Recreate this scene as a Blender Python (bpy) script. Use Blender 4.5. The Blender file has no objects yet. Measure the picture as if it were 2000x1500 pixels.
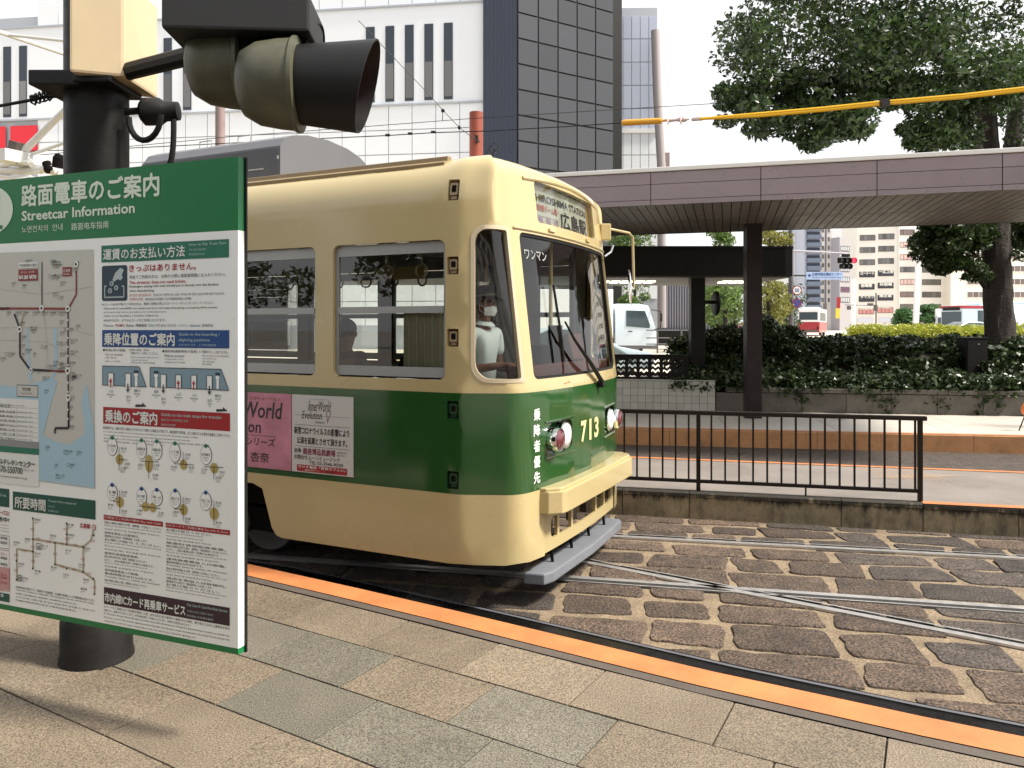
import bpy, bmesh, math, random
import numpy as np
from mathutils import Vector, Matrix, Euler
from mathutils.geometry import delaunay_2d_cdt
R = math.radians
random.seed(7); rng = np.random.default_rng(7)
SC = bpy.context.scene
COL = SC.collection

# ------------------------------------------------------------------ camera, world, sun, exposure
F, H, CZ = 1500.0, 640.0, 2.0
cam_d = bpy.data.cameras.new('camera'); cam = bpy.data.objects.new('camera', cam_d); COL.objects.link(cam)
cam.location = (0, 0, CZ); cam.rotation_euler = (R(90), 0, 0)
cam_d.sensor_width = 36; cam_d.lens = 36 * F / 2000
cam_d.shift_y = -(750 - H) / 2000
cam_d.clip_start = .05; cam_d.clip_end = 3000
SC.camera = cam
SUN_EL, SUN_AZ = 50, 103          # azimuth clockwise from +Y: the sun stands to the right
world = bpy.data.worlds.new('World'); SC.world = world; world.use_nodes = True
wn = world.node_tree.nodes; wl = world.node_tree.links
bg = wn['Background']
sky = wn.new('ShaderNodeTexSky'); sky.sky_type = 'NISHITA'; sky.sun_disc = False
sky.sun_elevation = R(SUN_EL); sky.sun_rotation = R(SUN_AZ); sky.dust_density = 4; sky.air_density = 1.0; sky.ozone_density = 1
hs = wn.new('ShaderNodeHueSaturation'); hs.inputs['Saturation'].default_value = .22
wmix = wn.new('ShaderNodeMixRGB'); wmix.inputs[0].default_value = .6
wmix.inputs[2].default_value = (9.3, 9.3, 9.5, 1)    # high thin cloud
wl.new(sky.outputs[0], hs.inputs['Color']); wl.new(hs.outputs[0], wmix.inputs[1]); wl.new(wmix.outputs[0], bg.inputs[0])
bg.inputs[1].default_value = .1
sd = bpy.data.lights.new('sun', 'SUN'); sd.energy = 4.6; sd.angle = R(9); sd.color = (1, .94, .84)
so = bpy.data.objects.new('sun', sd); COL.objects.link(so); so.location = (20, -10, 40)
sv = Vector((math.sin(R(SUN_AZ)) * math.cos(R(SUN_EL)), math.cos(R(SUN_AZ)) * math.cos(R(SUN_EL)), math.sin(R(SUN_EL))))
so.rotation_euler = sv.to_track_quat('Z', 'Y').to_euler()
SC.view_settings.view_transform = 'Standard'; SC.view_settings.look = 'None'
SC.view_settings.exposure = 0.72; SC.view_settings.gamma = 1; SC.view_settings.use_curve_mapping = False
SC.render.engine = 'CYCLES'; SC.cycles.max_bounces = 7; SC.cycles.transparent_max_bounces = 16
SC.cycles.use_denoising = True; SC.cycles.caustics_reflective = False; SC.cycles.caustics_refractive = False

# ------------------------------------------------------------------ helpers
def G(u, v, z): Y = (CZ - z) * F / (v - H); return Vector(((u - 1000) / F * Y, Y, z))
def A(u, v, Y): return Vector(((u - 1000) / F * Y, Y, CZ - (v - H) / F * Y))
WM = {}
def setp(o, label=None, cat=None, group=None, kind=None):
    if label: o['label'] = label
    if cat: o['category'] = cat
    if group: o['group'] = group
    if kind: o['kind'] = kind
    return o
def thing(name, loc, label, cat, rz=0, group=None):
    o = bpy.data.objects.new(name, None); COL.objects.link(o)
    o.location = loc; o.rotation_euler = (0, 0, rz); o.empty_display_size = .2
    WM[o] = Matrix.Translation(Vector(loc)) @ Matrix.Rotation(rz, 4, 'Z')
    return setp(o, label, cat, group)
class MB:
    def __init__(s): s.v = []; s.f = []; s.m = []; s.M = None
    def add(s, vs, fs, mi=0):
        b = len(s.v)
        s.v += [tuple(x) for x in (vs if s.M is None else [s.M @ Vector(q) for q in vs])]
        s.f += [tuple(i + b for i in f) for f in fs]; s.m += [mi] * len(fs)
        return s
    def box(s, c, d, mi=0, rz=0, M=None):
        cx, cy, cz = c; x, y, z = d[0] / 2, d[1] / 2, d[2] / 2
        vs = [(a * x, b * y, e * z) for e in (-1, 1) for a, b in ((-1, -1), (1, -1), (1, 1), (-1, 1))]
        T = Matrix.Translation((cx, cy, cz)) @ (M if M else Matrix.Rotation(rz, 4, 'Z'))
        vs = [T @ Vector(q) for q in vs]
        return s.add(vs, [(3, 2, 1, 0), (4, 5, 6, 7), (0, 1, 5, 4), (1, 2, 6, 5), (2, 3, 7, 6), (3, 0, 4, 7)], mi)
    def bb(s, x0, x1, y0, y1, z0, z1, mi=0): return s.box(((x0+x1)/2, (y0+y1)/2, (z0+z1)/2), (x1-x0, y1-y0, z1-z0), mi)
    def tube(s, pts, r, n=8, mi=0, caps=True):
        pts = [Vector(p) for p in pts]; rs = r if isinstance(r, (list, tuple)) else [r] * len(pts)
        rings = []; up = None
        for i, p in enumerate(pts):
            d = (pts[min(i + 1, len(pts) - 1)] - pts[max(i - 1, 0)])
            if d.length < 1e-9: d = Vector((0, 0, 1))
            d.normalize()
            if up is None: up = Vector((0, 0, 1)) if abs(d.z) < .9 else Vector((1, 0, 0))
            a = d.cross(up).normalized(); b = a.cross(d).normalized(); up = b
            rings.append([p + (a * math.cos(k * 2 * math.pi / n) + b * math.sin(k * 2 * math.pi / n)) * rs[i] for k in range(n)])
        vs = [q for rg in rings for q in rg]; fs = []
        for i in range(len(pts) - 1):
            for k in range(n): fs.append((i*n+k, i*n+(k+1) % n, (i+1)*n+(k+1) % n, (i+1)*n+k))
        if caps: fs.append(tuple(range(n))[::-1]); fs.append(tuple((len(pts)-1)*n + k for k in range(n)))
        return s.add(vs, fs, mi)
    def lathe(s, prof, c, axis=(0, 0, 1), n=20, mi=0):   # prof (r, h)
        q = Vector(axis).to_track_quat('Z', 'Y').to_matrix(); c = Vector(c); vs = []; fs = []
        for r, h in prof:
            for k in range(n): vs.append(c + q @ Vector((r*math.cos(k*2*math.pi/n), r*math.sin(k*2*math.pi/n), h)))
        for i in range(len(prof) - 1):
            for k in range(n): fs.append((i*n+k, i*n+(k+1) % n, (i+1)*n+(k+1) % n, (i+1)*n+k))
        return s.add(vs, fs, mi)
    def prism(s, poly, z0, z1, mi=0):
        n = len(poly); vs = [(x, y, z0) for x, y in poly] + [(x, y, z1) for x, y in poly]
        fs = [tuple(range(n))[::-1], tuple(range(n, 2*n))] + [(i, (i+1) % n, (i+1) % n + n, i + n) for i in range(n)]
        return s.add(vs, fs, mi)
    def extr(s, poly, off, mi=0):   # 3D polygon extruded by vector
        n = len(poly); poly = [Vector(p) for p in poly]; off = Vector(off)
        vs = poly + [p + off for p in poly]
        fs = [tuple(range(n))[::-1], tuple(range(n, 2*n))] + [(i, (i+1) % n, (i+1) % n + n, i + n) for i in range(n)]
        return s.add(vs, fs, mi)
    def ell(s, c, r, n=14, m=8, mi=0):
        prof = [(max(1e-4, math.sin(math.pi*i/m)), -math.cos(math.pi*i/m)) for i in range(m+1)]
        vs = []; fs = []
        for a, h in prof:
            for k in range(n): vs.append((c[0]+r[0]*a*math.cos(k*2*math.pi/n), c[1]+r[1]*a*math.sin(k*2*math.pi/n), c[2]+r[2]*h))
        for i in range(m):
            for k in range(n): fs.append((i*n+k, i*n+(k+1) % n, (i+1)*n+(k+1) % n, (i+1)*n+k))
        return s.add(vs, fs, mi)
    def mesh(s, name, mats, bevel=0, smooth=False, wi=None, merge=False):
        me = bpy.data.meshes.new(name)
        vs = s.v if wi is None else [wi @ Vector(q) for q in s.v]
        me.from_pydata(vs, [], s.f)
        for m in (mats if isinstance(mats, (list, tuple)) else [mats]): me.materials.append(m)
        if s.m and max(s.m) > 0: me.polygons.foreach_set('material_index', s.m)
        if bevel or merge or smooth:
            b = bmesh.new(); b.from_mesh(me)
            if merge or bevel: bmesh.ops.remove_doubles(b, verts=b.verts, dist=1e-5)
            if bevel:
                bmesh.ops.bevel(b, geom=[e for e in b.edges if len(e.link_faces) == 2 and e.calc_face_angle(0) > .5], offset=bevel, segments=2, affect='EDGES', profile=.6)
            if smooth:
                for fc in b.faces: fc.smooth = True
                for e in b.edges:
                    if len(e.link_faces) == 2 and e.calc_face_angle(0) > R(38): e.smooth = False
            b.to_mesh(me); b.free()
        return me
    def part(s, name, mats, parent, world=False, **k):
        wi = WM[parent].inverted() if (world and parent is not None) else None
        me = s.mesh(name, mats, wi=wi, **k)
        o = bpy.data.objects.new(name, me); COL.objects.link(o)
        if parent is not None: o.parent = parent; WM[o] = WM[parent]
        else: WM[o] = Matrix()
        return o
    def single(s, name, mats, label, cat, base=None, group=None, kind=None, **k):   # one-mesh thing, world coordinates
        base = Vector(base) if base is not None else Vector(s.v[0])
        me = s.mesh(name, mats, wi=Matrix.Translation(-base), **k)
        o = bpy.data.objects.new(name, me); o.location = base; COL.objects.link(o); WM[o] = Matrix.Translation(base)
        return setp(o, label, cat, group, kind)
def inst(name, me, parent, loc, rot=(0, 0, 0), scale=(1, 1, 1)):
    o = bpy.data.objects.new(name, me); COL.objects.link(o); o.parent = parent
    o.location = loc; o.rotation_euler = rot; o.scale = scale
    return o
def copy_tree(o, parent=None):
    c = o.copy(); COL.objects.link(c)
    if parent: c.parent = parent
    for ch in [q for q in bpy.data.objects if q.parent == o]: copy_tree(ch, c)
    return c

# ------------------------------------------------------------------ materials
def mat(name, col, rough=.6, metal=0, var=0, vs=3, bump=0, bs=60, spec=.5, speck=0, ss=250, rnd=0, streak=0, coat=0, dark=(.02, .018, .015), emit=None, cover=None, top=None):
    m = bpy.data.materials.new(name); m.use_nodes = True; nt = m.node_tree; N = nt.nodes; L = nt.links
    b = N['Principled BSDF']; b.inputs['Roughness'].default_value = rough; b.inputs['Metallic'].default_value = metal
    b.inputs['Specular IOR Level'].default_value = spec; b.inputs['Coat Weight'].default_value = coat; b.inputs['Coat Roughness'].default_value = .08
    col = (*col, 1); tc = N.new('ShaderNodeTexCoord')
    if rnd or var or speck or streak:
        oi = N.new('ShaderNodeObjectInfo'); ad = N.new('ShaderNodeVectorMath'); ad.operation = 'ADD'
        sc_ = N.new('ShaderNodeVectorMath'); sc_.operation = 'SCALE'; cb = N.new('ShaderNodeCombineXYZ')
        for i in range(3): L.new(oi.outputs['Random'], cb.inputs[i])
        L.new(cb.outputs[0], sc_.inputs[0]); sc_.inputs['Scale'].default_value = 37
        L.new(tc.outputs['Object'], ad.inputs[0]); L.new(sc_.outputs[0], ad.inputs[1]); vec = ad.outputs[0]
    else: vec = tc.outputs['Object']
    cur = None
    def rgb(c): n = N.new('ShaderNodeRGB'); n.outputs[0].default_value = c; return n.outputs[0]
    cur = rgb(col)
    def noise(scale, detail=5, vec_=None, rg=.6):
        n = N.new('ShaderNodeTexNoise'); n.inputs['Scale'].default_value = scale; n.inputs['Detail'].default_value = detail; n.inputs['Roughness'].default_value = rg
        L.new(vec_ or vec, n.inputs['Vector']); return n.outputs['Fac']
    def ramp(s, a, b2, c0=0., c1=1.):
        n = N.new('ShaderNodeMapRange'); n.inputs[1].default_value = a; n.inputs[2].default_value = b2; n.inputs[3].default_value = c0; n.inputs[4].default_value = c1; L.new(s, n.inputs[0]); return n.outputs[0]
    def mul(c, s):
        n = N.new('ShaderNodeVectorMath'); n.operation = 'SCALE'; L.new(c, n.inputs[0]); L.new(s, n.inputs['Scale']); return n.outputs[0]
    def mix(c, c2, s):
        n = N.new('ShaderNodeMixRGB'); L.new(s, n.inputs[0]); L.new(c, n.inputs[1]); n.inputs[2].default_value = (*c2[:3], 1); return n.outputs[0]
    if rnd: cur = mul(cur, ramp(oi.outputs['Random'], 0, 1, 1 - rnd, 1 + rnd))
    if var: cur = mul(cur, ramp(noise(vs), .25, .75, 1 - var, 1 + var))
    if speck: cur = mul(cur, ramp(noise(ss, 2), .35, .65, 1 - speck, 1 + speck))
    if cover: cur = mix(cur, cover[0], ramp(noise(cover[1], 8, rg=.75), cover[2], cover[2] + cover[3]))
    if streak:
        mp = N.new('ShaderNodeMapping'); mp.inputs['Scale'].default_value = (3.2, 3.2, .9); L.new(vec, mp.inputs[0])
        cur = mix(cur, dark, ramp(noise(2.4, 8, mp.outputs[0], .75), .62 - .25 * streak, .72, 0, min(1, .5 + streak * .5)))
        cur = mix(cur, dark, ramp(noise(4, 8, rg=.8), .55, .75, 0, .6))
    if top:      # black growth creeping down from the coping in uneven tongues
        sx = N.new('ShaderNodeSeparateXYZ'); L.new(tc.outputs['Object'], sx.inputs[0])
        mp2 = N.new('ShaderNodeMapping'); mp2.inputs['Scale'].default_value = (5, 5, 1.2); L.new(tc.outputs['Object'], mp2.inputs[0])
        ns = noise(1.8, 8, mp2.outputs[0], .75); mt = N.new('ShaderNodeMath'); mt.operation = 'MULTIPLY_ADD'; L.new(ns, mt.inputs[0]); mt.inputs[1].default_value = .42; L.new(sx.outputs[2], mt.inputs[2])
        cur = mix(cur, (.012, .010, .008), ramp(mt.outputs[0], top, top + .06, 0, .93))
    L.new(cur, b.inputs['Base Color'])
    if var:
        L.new(ramp(noise(vs * 2.3), .3, .7, max(.03, rough - .08), min(1, rough + .08)), b.inputs['Roughness'])
    if bump:
        bn = N.new('ShaderNodeBump'); bn.inputs['Strength'].default_value = min(1, bump); bn.inputs['Distance'].default_value = .01 if bump <= 1 else .03
        L.new(noise(bs, 6), bn.inputs['Height']); L.new(bn.outputs[0], b.inputs['Normal'])
    if emit: b.inputs['Emission Color'].default_value = (*emit[0], 1); b.inputs['Emission Strength'].default_value = emit[1]
    return m
def glass(name, tint=(.8, .85, .83), refl=1.0, rough=.0, base=.05):
    m = bpy.data.materials.new(name); m.use_nodes = True; N = m.node_tree.nodes; L = m.node_tree.links
    N.remove(N['Principled BSDF']); o = N['Material Output']
    t = N.new('ShaderNodeBsdfTransparent'); t.inputs[0].default_value = (*tint, 1)
    g = N.new('ShaderNodeBsdfGlossy'); g.inputs['Roughness'].default_value = rough; g.inputs[0].default_value = (1, 1, 1, 1)
    fr = N.new('ShaderNodeFresnel'); fr.inputs[0].default_value = 1.5
    mr = N.new('ShaderNodeMapRange'); mr.inputs[1].default_value = 0; mr.inputs[2].default_value = 1; mr.inputs[3].default_value = base * refl; mr.inputs[4].default_value = min(1, 1.3 * refl)
    mx = N.new('ShaderNodeMixShader'); L.new(fr.outputs[0], mr.inputs[0]); L.new(mr.outputs[0], mx.inputs[0]); L.new(t.outputs[0], mx.inputs[1]); L.new(g.outputs[0], mx.inputs[2]); L.new(mx.outputs[0], o.inputs[0])
    return m
def leafmat(name, c1, c2, trans=.35):
    m = bpy.data.materials.new(name); m.use_nodes = True; N = m.node_tree.nodes; L = m.node_tree.links
    b = N['Principled BSDF']; o = N['Material Output']; b.inputs['Roughness'].default_value = .38
    g = N.new('ShaderNodeNewGeometry'); mx = N.new('ShaderNodeMixRGB'); mx.inputs[1].default_value = (*c1, 1); mx.inputs[2].default_value = (*c2, 1)
    L.new(g.outputs['Random Per Island'], mx.inputs[0]); L.new(mx.outputs[0], b.inputs['Base Color'])
    tr = N.new('ShaderNodeBsdfTranslucent'); L.new(mx.outputs[0], tr.inputs[0])
    ms = N.new('ShaderNodeMixShader'); ms.inputs[0].default_value = trans; L.new(b.outputs[0], ms.inputs[1]); L.new(tr.outputs[0], ms.inputs[2]); L.new(ms.outputs[0], o.inputs[0])
    return m
m_cream = mat('cream_paint', (.485, .39, .195), .22, var=.05, vs=1.2, coat=.5)
m_green = mat('green_paint', (.018, .075, .016), .14, var=.08, vs=1.5, coat=.6)
m_greendk = mat('green_recess', (.012, .05, .018), .5)
m_brownrec = mat('recess_brown', (.16, .09, .05), .6)
m_alu = mat('aluminium_frame', (.36, .37, .36), .45, .4, var=.05)
m_black = mat('black_rubber', (.006, .006, .006), .5, spec=.3)
m_blackp = mat('black_painted_steel', (.0065, .006, .0055), .5, spec=.22, var=.2, vs=6, bump=.15, bs=40)
m_dark = mat('dark_underframe', (.006, .0055, .005), .9, spec=.1)
m_steel = mat('worn_rail_steel', (.62, .60, .58), .36, .75, var=.12, vs=8)
m_railside = mat('rusty_rail_groove', (.014, .012, .010), .7, .2, var=.3, vs=20)
m_grey = mat('grey_plow_paint', (.17, .18, .20), .4, var=.1)
m_chrome = mat('chrome', (.85, .85, .85), .08, 1)
m_lens = mat('lamp_lens', (.82, .83, .84), .18, .1, spec=.8, var=.12, vs=30)
m_redlens = mat('red_lens', (.11, .004, .012), .12, spec=.8, coat=1)
m_ac = mat('grey_cooler_casing', (.12, .122, .135), .4, .1, var=.05)
m_acside = mat('dark_grey_cooler_side', (.06, .063, .08), .45, var=.1)
m_bronze = mat('roof_gutter_bronze', (.30, .22, .11), .4, .2, var=.2)
m_glass = glass('tram_glass', (.82, .85, .82), .9, base=.035)
m_wglass = glass('windshield_glass', (.92, .94, .92), .65, base=.025)
m_int = mat('tram_interior_cream', (.40, .36, .27), .6, var=.1)
m_floor = mat('tram_floor', (.06, .04, .03), .7)
m_wood = mat('brown_desk', (.13, .045, .03), .45)
m_curtain = mat('curtain_cloth', (.85, .82, .62), .9)
m_seat = mat('seat_plush', (.02, .05, .12), .9)
m_white = mat('white_print', (.72, .74, .70), .5)
m_whitepaint = mat('white_paint', (.75, .75, .73), .4, var=.05)
m_signface = mat('sign_white_face', (.84, .86, .83), .35, var=.04, vs=1.5)
m_signgreen = mat('sign_green', (.004, .16, .045), .3)
m_txtw = mat('sign_text_pale', (.66, .74, .62), .4)
m_txtk = mat('ink_black', (.02, .02, .022), .5)
m_txtr = mat('ink_red', (.38, .02, .025), .5)
m_teal = mat('ink_teal', (.01, .15, .09), .4)
m_dteal = mat('ink_dark_teal', (.008, .075, .05), .4)
m_blue = mat('ink_blue', (.008, .06, .22), .4)
m_redb = mat('banner_red', (.33, .012, .015), .4)
m_purp = mat('banner_purple', (.03, .008, .02), .4)
m_navy = mat('icon_navy', (.012, .035, .06), .4)
m_mapland = mat('map_land', (.52, .52, .47), .4)
m_water = mat('map_water', (.36, .54, .63), .4)
m_lblue = mat('diagram_blue', (.20, .31, .37), .4)
m_gold = mat('map_gold', (.42, .32, .10), .4)
m_pinkpale = mat('pale_pink_box', (.55, .30, .30), .5)
m_orange = mat('orange_edge_paint', (.46, .165, .055), .65, var=.22, vs=4, speck=.12, bump=.2, bs=120, cover=((.20, .12, .07), 11, .60, .16))
m_kerbdk = mat('kerb_granite_dark', (.085, .068, .055), .7, var=.2, speck=.25, ss=180, bump=.3, bs=150)
m_pave = mat('granite_slab', (.168, .132, .092), .62, var=.18, vs=2.2, speck=.55, ss=125, rnd=.13, bump=.5, bs=120, cover=((.09, .07, .05), 3, .60, .25))
m_paveg = mat('grey_granite_slab', (.140, .126, .096), .62, var=.18, vs=2.2, speck=.55, ss=125, rnd=.13, bump=.5, bs=120, cover=((.08, .07, .05), 3, .60, .25))
m_joint = mat('dark_joint', (.035, .03, .025), .9)
m_sett = mat('stone_sett', (.086, .058, .040), .75, var=.50, vs=6, speck=.75, ss=60, rnd=.38, bump=1.4, bs=55, cover=((.17, .12, .075), 13, .60, .18))
m_settg = mat('grey_stone_sett', (.066, .050, .040), .75, var=.50, vs=6, speck=.7, ss=60, rnd=.38, bump=1.4, bs=55, cover=((.15, .11, .07), 13, .62, .18))
m_mortar = mat('sandy_mortar', (.20, .150, .095), .9, var=.35, vs=6, speck=.35, ss=90, bump=1, bs=50, cover=((.16, .11, .075), 5, .50, .2))
m_kerbdirty = mat('stained_concrete_kerb', (.25, .20, .125), .85, var=.35, vs=5, speck=.3, bump=.6, bs=40, streak=.6, top=.385)
m_kerbor = mat('stained_orange_kerb', (.40, .20, .085), .8, var=.25, vs=4, speck=.12, bump=.4, bs=40, streak=.28, dark=(.07, .05, .035))
m_asph = mat('dark_platform_asphalt', (.19, .165, .145), .6, var=.22, vs=1.5, speck=.2, ss=120, cover=((.25, .21, .18), 4, .62, .15))
m_pale = mat('pale_platform_slab', (.52, .48, .42), .5, var=.1, vs=1.2, speck=.08)
m_fasc = mat('mauve_fascia_metal', (.275, .225, .242), .33, .25, var=.07, vs=2, rnd=.05)
m_soff = mat('soffit_slat_brown', (.10, .083, .070), .5, var=.15, rnd=.12)
m_postbr = mat('dark_bronze_post', (.022, .016, .016), .45, .1, spec=.25, var=.25, vs=4)
m_rail = mat('bronze_railing', (.016, .011, .009), .4, .2, spec=.3, var=.2, vs=10)
m_tile = mat('pale_wall_tile', (.50, .50, .44), .35, rnd=.08, var=.06)
m_plant = mat('planter_stone', (.115, .105, .09), .85, var=.25, vs=3, rnd=.12, speck=.15, bump=.4, bs=50, streak=.3)
m_soil = mat('planter_soil', (.03, .022, .015), .95)
m_bark = mat('bark', (.030, .023, .018), .9, var=.4, vs=14, bump=2, bs=22)
m_leafN = leafmat('camphor_leaf', (.012, .028, .008), (.065, .105, .028))
m_leafivy = leafmat('ivy_leaf', (.010, .022, .006), (.055, .085, .028), .12)
m_leafy = leafmat('street_tree_leaf', (.05, .11, .025), (.18, .26, .07), .5)
m_leafh = leafmat('yellow_hedge_leaf', (.22, .27, .02), (.42, .42, .05), .4)
m_road = mat('bright_road', (.50, .45, .38), .8, var=.08, vs=.2)
m_ground = mat('city_ground', (.22, .20, .18), .9, var=.15, vs=.1)
m_panelw = mat('white_facade_panel', (.80, .83, .86), .3, rnd=.02, spec=.3)
m_seam = mat('facade_seam', (.40, .43, .47), .7)
m_winbl = mat('facade_dark_window', (.02, .03, .045), .12, spec=.6)
m_darkgl = mat('dark_glass_panel', (.050, .052, .058), .22, .2, rnd=.12, spec=.6)
m_darkbl = mat('dark_blue_cladding', (.045, .055, .085), .35, .2)
m_bluepan = mat('pale_blue_panel', (.42, .46, .56), .3, rnd=.04)
m_redsign = mat('red_shop_sign', (.70, .015, .03), .4)
m_rust = mat('rusty_pole_paint', (.22, .045, .022), .6, var=.15)
m_greybr = mat('grey_brown_pole', (.22, .16, .15), .6, var=.15)
m_beige = mat('beige_office_wall', (.76, .745, .70), .7, var=.04, vs=.15)
m_beigew = mat('office_window_glass', (.14, .14, .14), .15, rnd=.35, spec=.6)
m_frame = mat('window_frame_dark', (.10, .09, .085), .5)
m_yellow = mat('yellow_insulator_tube', (.85, .48, .015), .4)
m_skin = mat('skin', (.26, .13, .085), .5)
m_skinl = mat('skin_light', (.38, .20, .13), .5)
m_shirt = mat('mint_shirt_cloth', (.78, .86, .82), .8, var=.08, vs=8)
m_navycloth = mat('navy_cloth', (.008, .010, .018), .8)
m_bluecloth = mat('blue_cloth', (.02, .06, .14), .8, var=.2, vs=9)
m_mask = mat('white_mask_cloth', (.78, .80, .78), .8)
m_hair = mat('black_hair', (.01, .008, .007), .5)
m_lampglow = mat('ceiling_lamp', (.9, .85, .7), .5, emit=((1, .85, .5), 3))
m_redglow = mat('red_signal_light', (.6, .01, .02), .3, emit=((1, .03, .06), 2.2))
m_olive = mat('lamp_housing_olive', (.075, .075, .045), .45, var=.35, vs=9)
m_creambox = mat('cream_box_paint', (.55, .43, .27), .5, var=.1)

# ------------------------------------------------------------------ planes and lettering
class Pl:
    def __init__(s, O, D, N): s.O = Vector(O); s.D = Vector(D).normalized(); s.N = Vector(N).normalized()
    def px(s, u, v):
        d = Vector(((u - 1000) / F, 1, -(v - H) / F)); c = Vector((0, 0, CZ))
        t = (s.O - c).dot(s.N) / d.dot(s.N); p = c + d * t
        return (p - s.O).dot(s.D), p.z
    def at(s, a, z, off=0):
        p = s.O + s.D * a + s.N * off; return Vector((p.x, p.y, z))
    def poly(s, mb, pts, off, mi=0, px=True):
        q = [s.at(*(s.px(*p) if px else p), off) for p in pts]
        mb.add(q, [tuple(range(len(q)))], mi)
    def rect(s, mb, u0, v0, u1, v1, off, mi=0):   # v0,v1 = top, bottom at the left edge
        a0, z0 = s.px(u0, v0); _, z1 = s.px(u0, v1); a1, _ = s.px(u1, v0)
        q = [s.at(a, z, off) for a, z in ((a0, z1), (a1, z1), (a1, z0), (a0, z0))]
        mb.add(q, [(0, 1, 2, 3)], mi)
    def disc(s, mb, u, v, ru, off, mi=0, rv=None, n=20):
        a, z = s.px(u, v); a1, _ = s.px(u + ru, v); r = abs(a1 - a); _, z1 = s.px(u, v + (rv or ru)); rz = abs(z - z1)
        q = [s.at(a + r * math.cos(k*2*math.pi/n), z + rz * math.sin(k*2*math.pi/n), off) for k in range(n)]
        mb.add(q, [tuple(range(n))], mi)
    def line(s, mb, pts, w, off, mi=0):
        P2 = [s.px(*p) for p in pts]
        for (a, b), (c, d) in zip(P2, P2[1:]):
            dx, dz = c - a, d - b; l = math.hypot(dx, dz) or 1; nx, nz = -dz / l * w / 2, dx / l * w / 2
            q = [s.at(a - nx, b - nz, off), s.at(c - nx, d - nz, off), s.at(c + nx, d + nz, off), s.at(a + nx, b + nz, off)]
            mb.add(q, [(0, 1, 2, 3)], mi)
_fc = bpy.data.curves.new('lettering_source', 'FONT'); _fo = bpy.data.objects.new('lettering_source', _fc); _fc.resolution_u = 2
_cache = {}
def glyphs(body, bold=0.0, res=2):
    k = (body, bold, res)
    if k not in _cache:
        _fc.body = body; _fc.offset = bold; _fc.resolution_u = res
        me = bpy.data.meshes.new_from_object(_fo)
        vs = np.array([tuple(v.co)[:2] for v in me.vertices]) if len(me.vertices) else np.zeros((0, 2))
        _cache[k] = (vs, [tuple(p.vertices) for p in me.polygons]); bpy.data.meshes.remove(me)
    return _cache[k]
def text_map(mb, body, f, a0, a1, z0, z1, mi=0, bold=0.0, shear=0, res=2):
    heavy = 0
    if any(ord(c) > 0x2e80 for c in body): heavy = bold / .02; bold = 0
    if heavy and (z1 - z0) < .018: heavy = 0
    vs, fs = glyphs(body, bold, res)
    if not len(vs): return
    mn, mx = vs.min(0), vs.max(0); sx = (a1 - a0) / max(1e-6, mx[0] - mn[0]); sy = (z1 - z0) / max(1e-6, mx[1] - mn[1])
    cps = [(0, 0)]
    if heavy: b = heavy * (z1 - z0) * .020; cps = [(-b, 0), (b, 0), (0, b), (0, -b)]
    e = .01; n = (f(a0+e, z0) - f(a0, z0)).cross(f(a0, z0+e) - f(a0, z0)).normalized()
    for i, (dx, dy) in enumerate(cps):
        q = [f(a0 + (x - mn[0]) * sx + shear * (y - mn[1]) * sy + dx, z0 + (y - mn[1]) * sy + dy) + n * (.00015 * i) for x, y in vs]
        mb.add(q, fs, mi)
def ptext(mb, pl, body, u0, vt, vb, u1, mi=0, bold=0.0, off=.002, shear=0):
    a0, zt = pl.px(u0, vt); _, zb = pl.px(u0, vb); a1, _ = pl.px(u1, vt)
    text_map(mb, body, lambda a, z: pl.at(a, z, off), a0, a1, zb, zt, mi, bold, shear)

# ------------------------------------------------------------------ ground
mb = MB(); mb.add([(-600, -200, -.12), (800, -200, -.12), (800, 900, -.12), (-600, 900, -.12)], [(0, 1, 2, 3)])
setp(mb.part('ground', m_ground, None), kind='structure')
mb = MB(); ys = [16.75, 30, 50, 90, 130, 700]
for i, y in enumerate(ys):
    z = .5 + .007 * min(y, 130); mb.v += [(-500, y, z), (700, y, z)]
mb.f = [(2*i, 2*i+1, 2*i+3, 2*i+2) for i in range(len(ys)-1)]; mb.m = [0]*len(mb.f)
setp(mb.part('road', m_road, None), kind='structure')
def rz_(y): return .5 + .007 * min(y, 130)

# rails: straight lines through photographed points on the track bed
def gline(u0, v0, u1, v1, z=0): p, q = G(u0, v0, z), G(u1, v1, z); return Vector((p.x, p.y)), Vector((q.x - p.x, q.y - p.y)).normalized()
RA = gline(1190, 1048, 2000, 1092); RC = gline(1085, 1127, 2000, 1190); RB = gline(1130, 1097, 2000, 1265); RN = gline(1100, 1221, 1451, 1313)
K2 = gline(1216, 1004, 2000, 1048)       # foot of the island platform kerb
KD = K2[1]; KN = Vector((-KD.y, KD.x))
def along(L, t, off=0): n = Vector((-L[1].y, L[1].x)); p = L[0] + L[1]*t + n*off; return p
PZ = .2                                   # near platform height
E0 = G(480, 1100, PZ); E1 = G(1390, 1310, PZ)
# platform edge is gently bowed
def edge_pts(off):
    q = []
    for u, v in ((-700, 953), (-100, 1012), (480, 1101), (700, 1150), (900, 1196), (1110, 1246), (1390, 1312), (1800, 1400), (2400, 1520)):
        p = G(u, v, PZ); q.append(Vector((p.x, p.y)))
    o = []
    for i, p in enumerate(q):
        d = (q[min(i+1, len(q)-1)] - q[max(0, i-1)]).normalized(); o.append(p - Vector((-d.y, d.x)) * off)
    return o
def strip(mb, a, b, z, mi=0):
    n = len(a); mb.add([(p.x, p.y, z) for p in a] + [(p.x, p.y, z) for p in b], [(i, i+1, n+i+1, n+i) for i in range(n-1)], mi)
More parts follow.
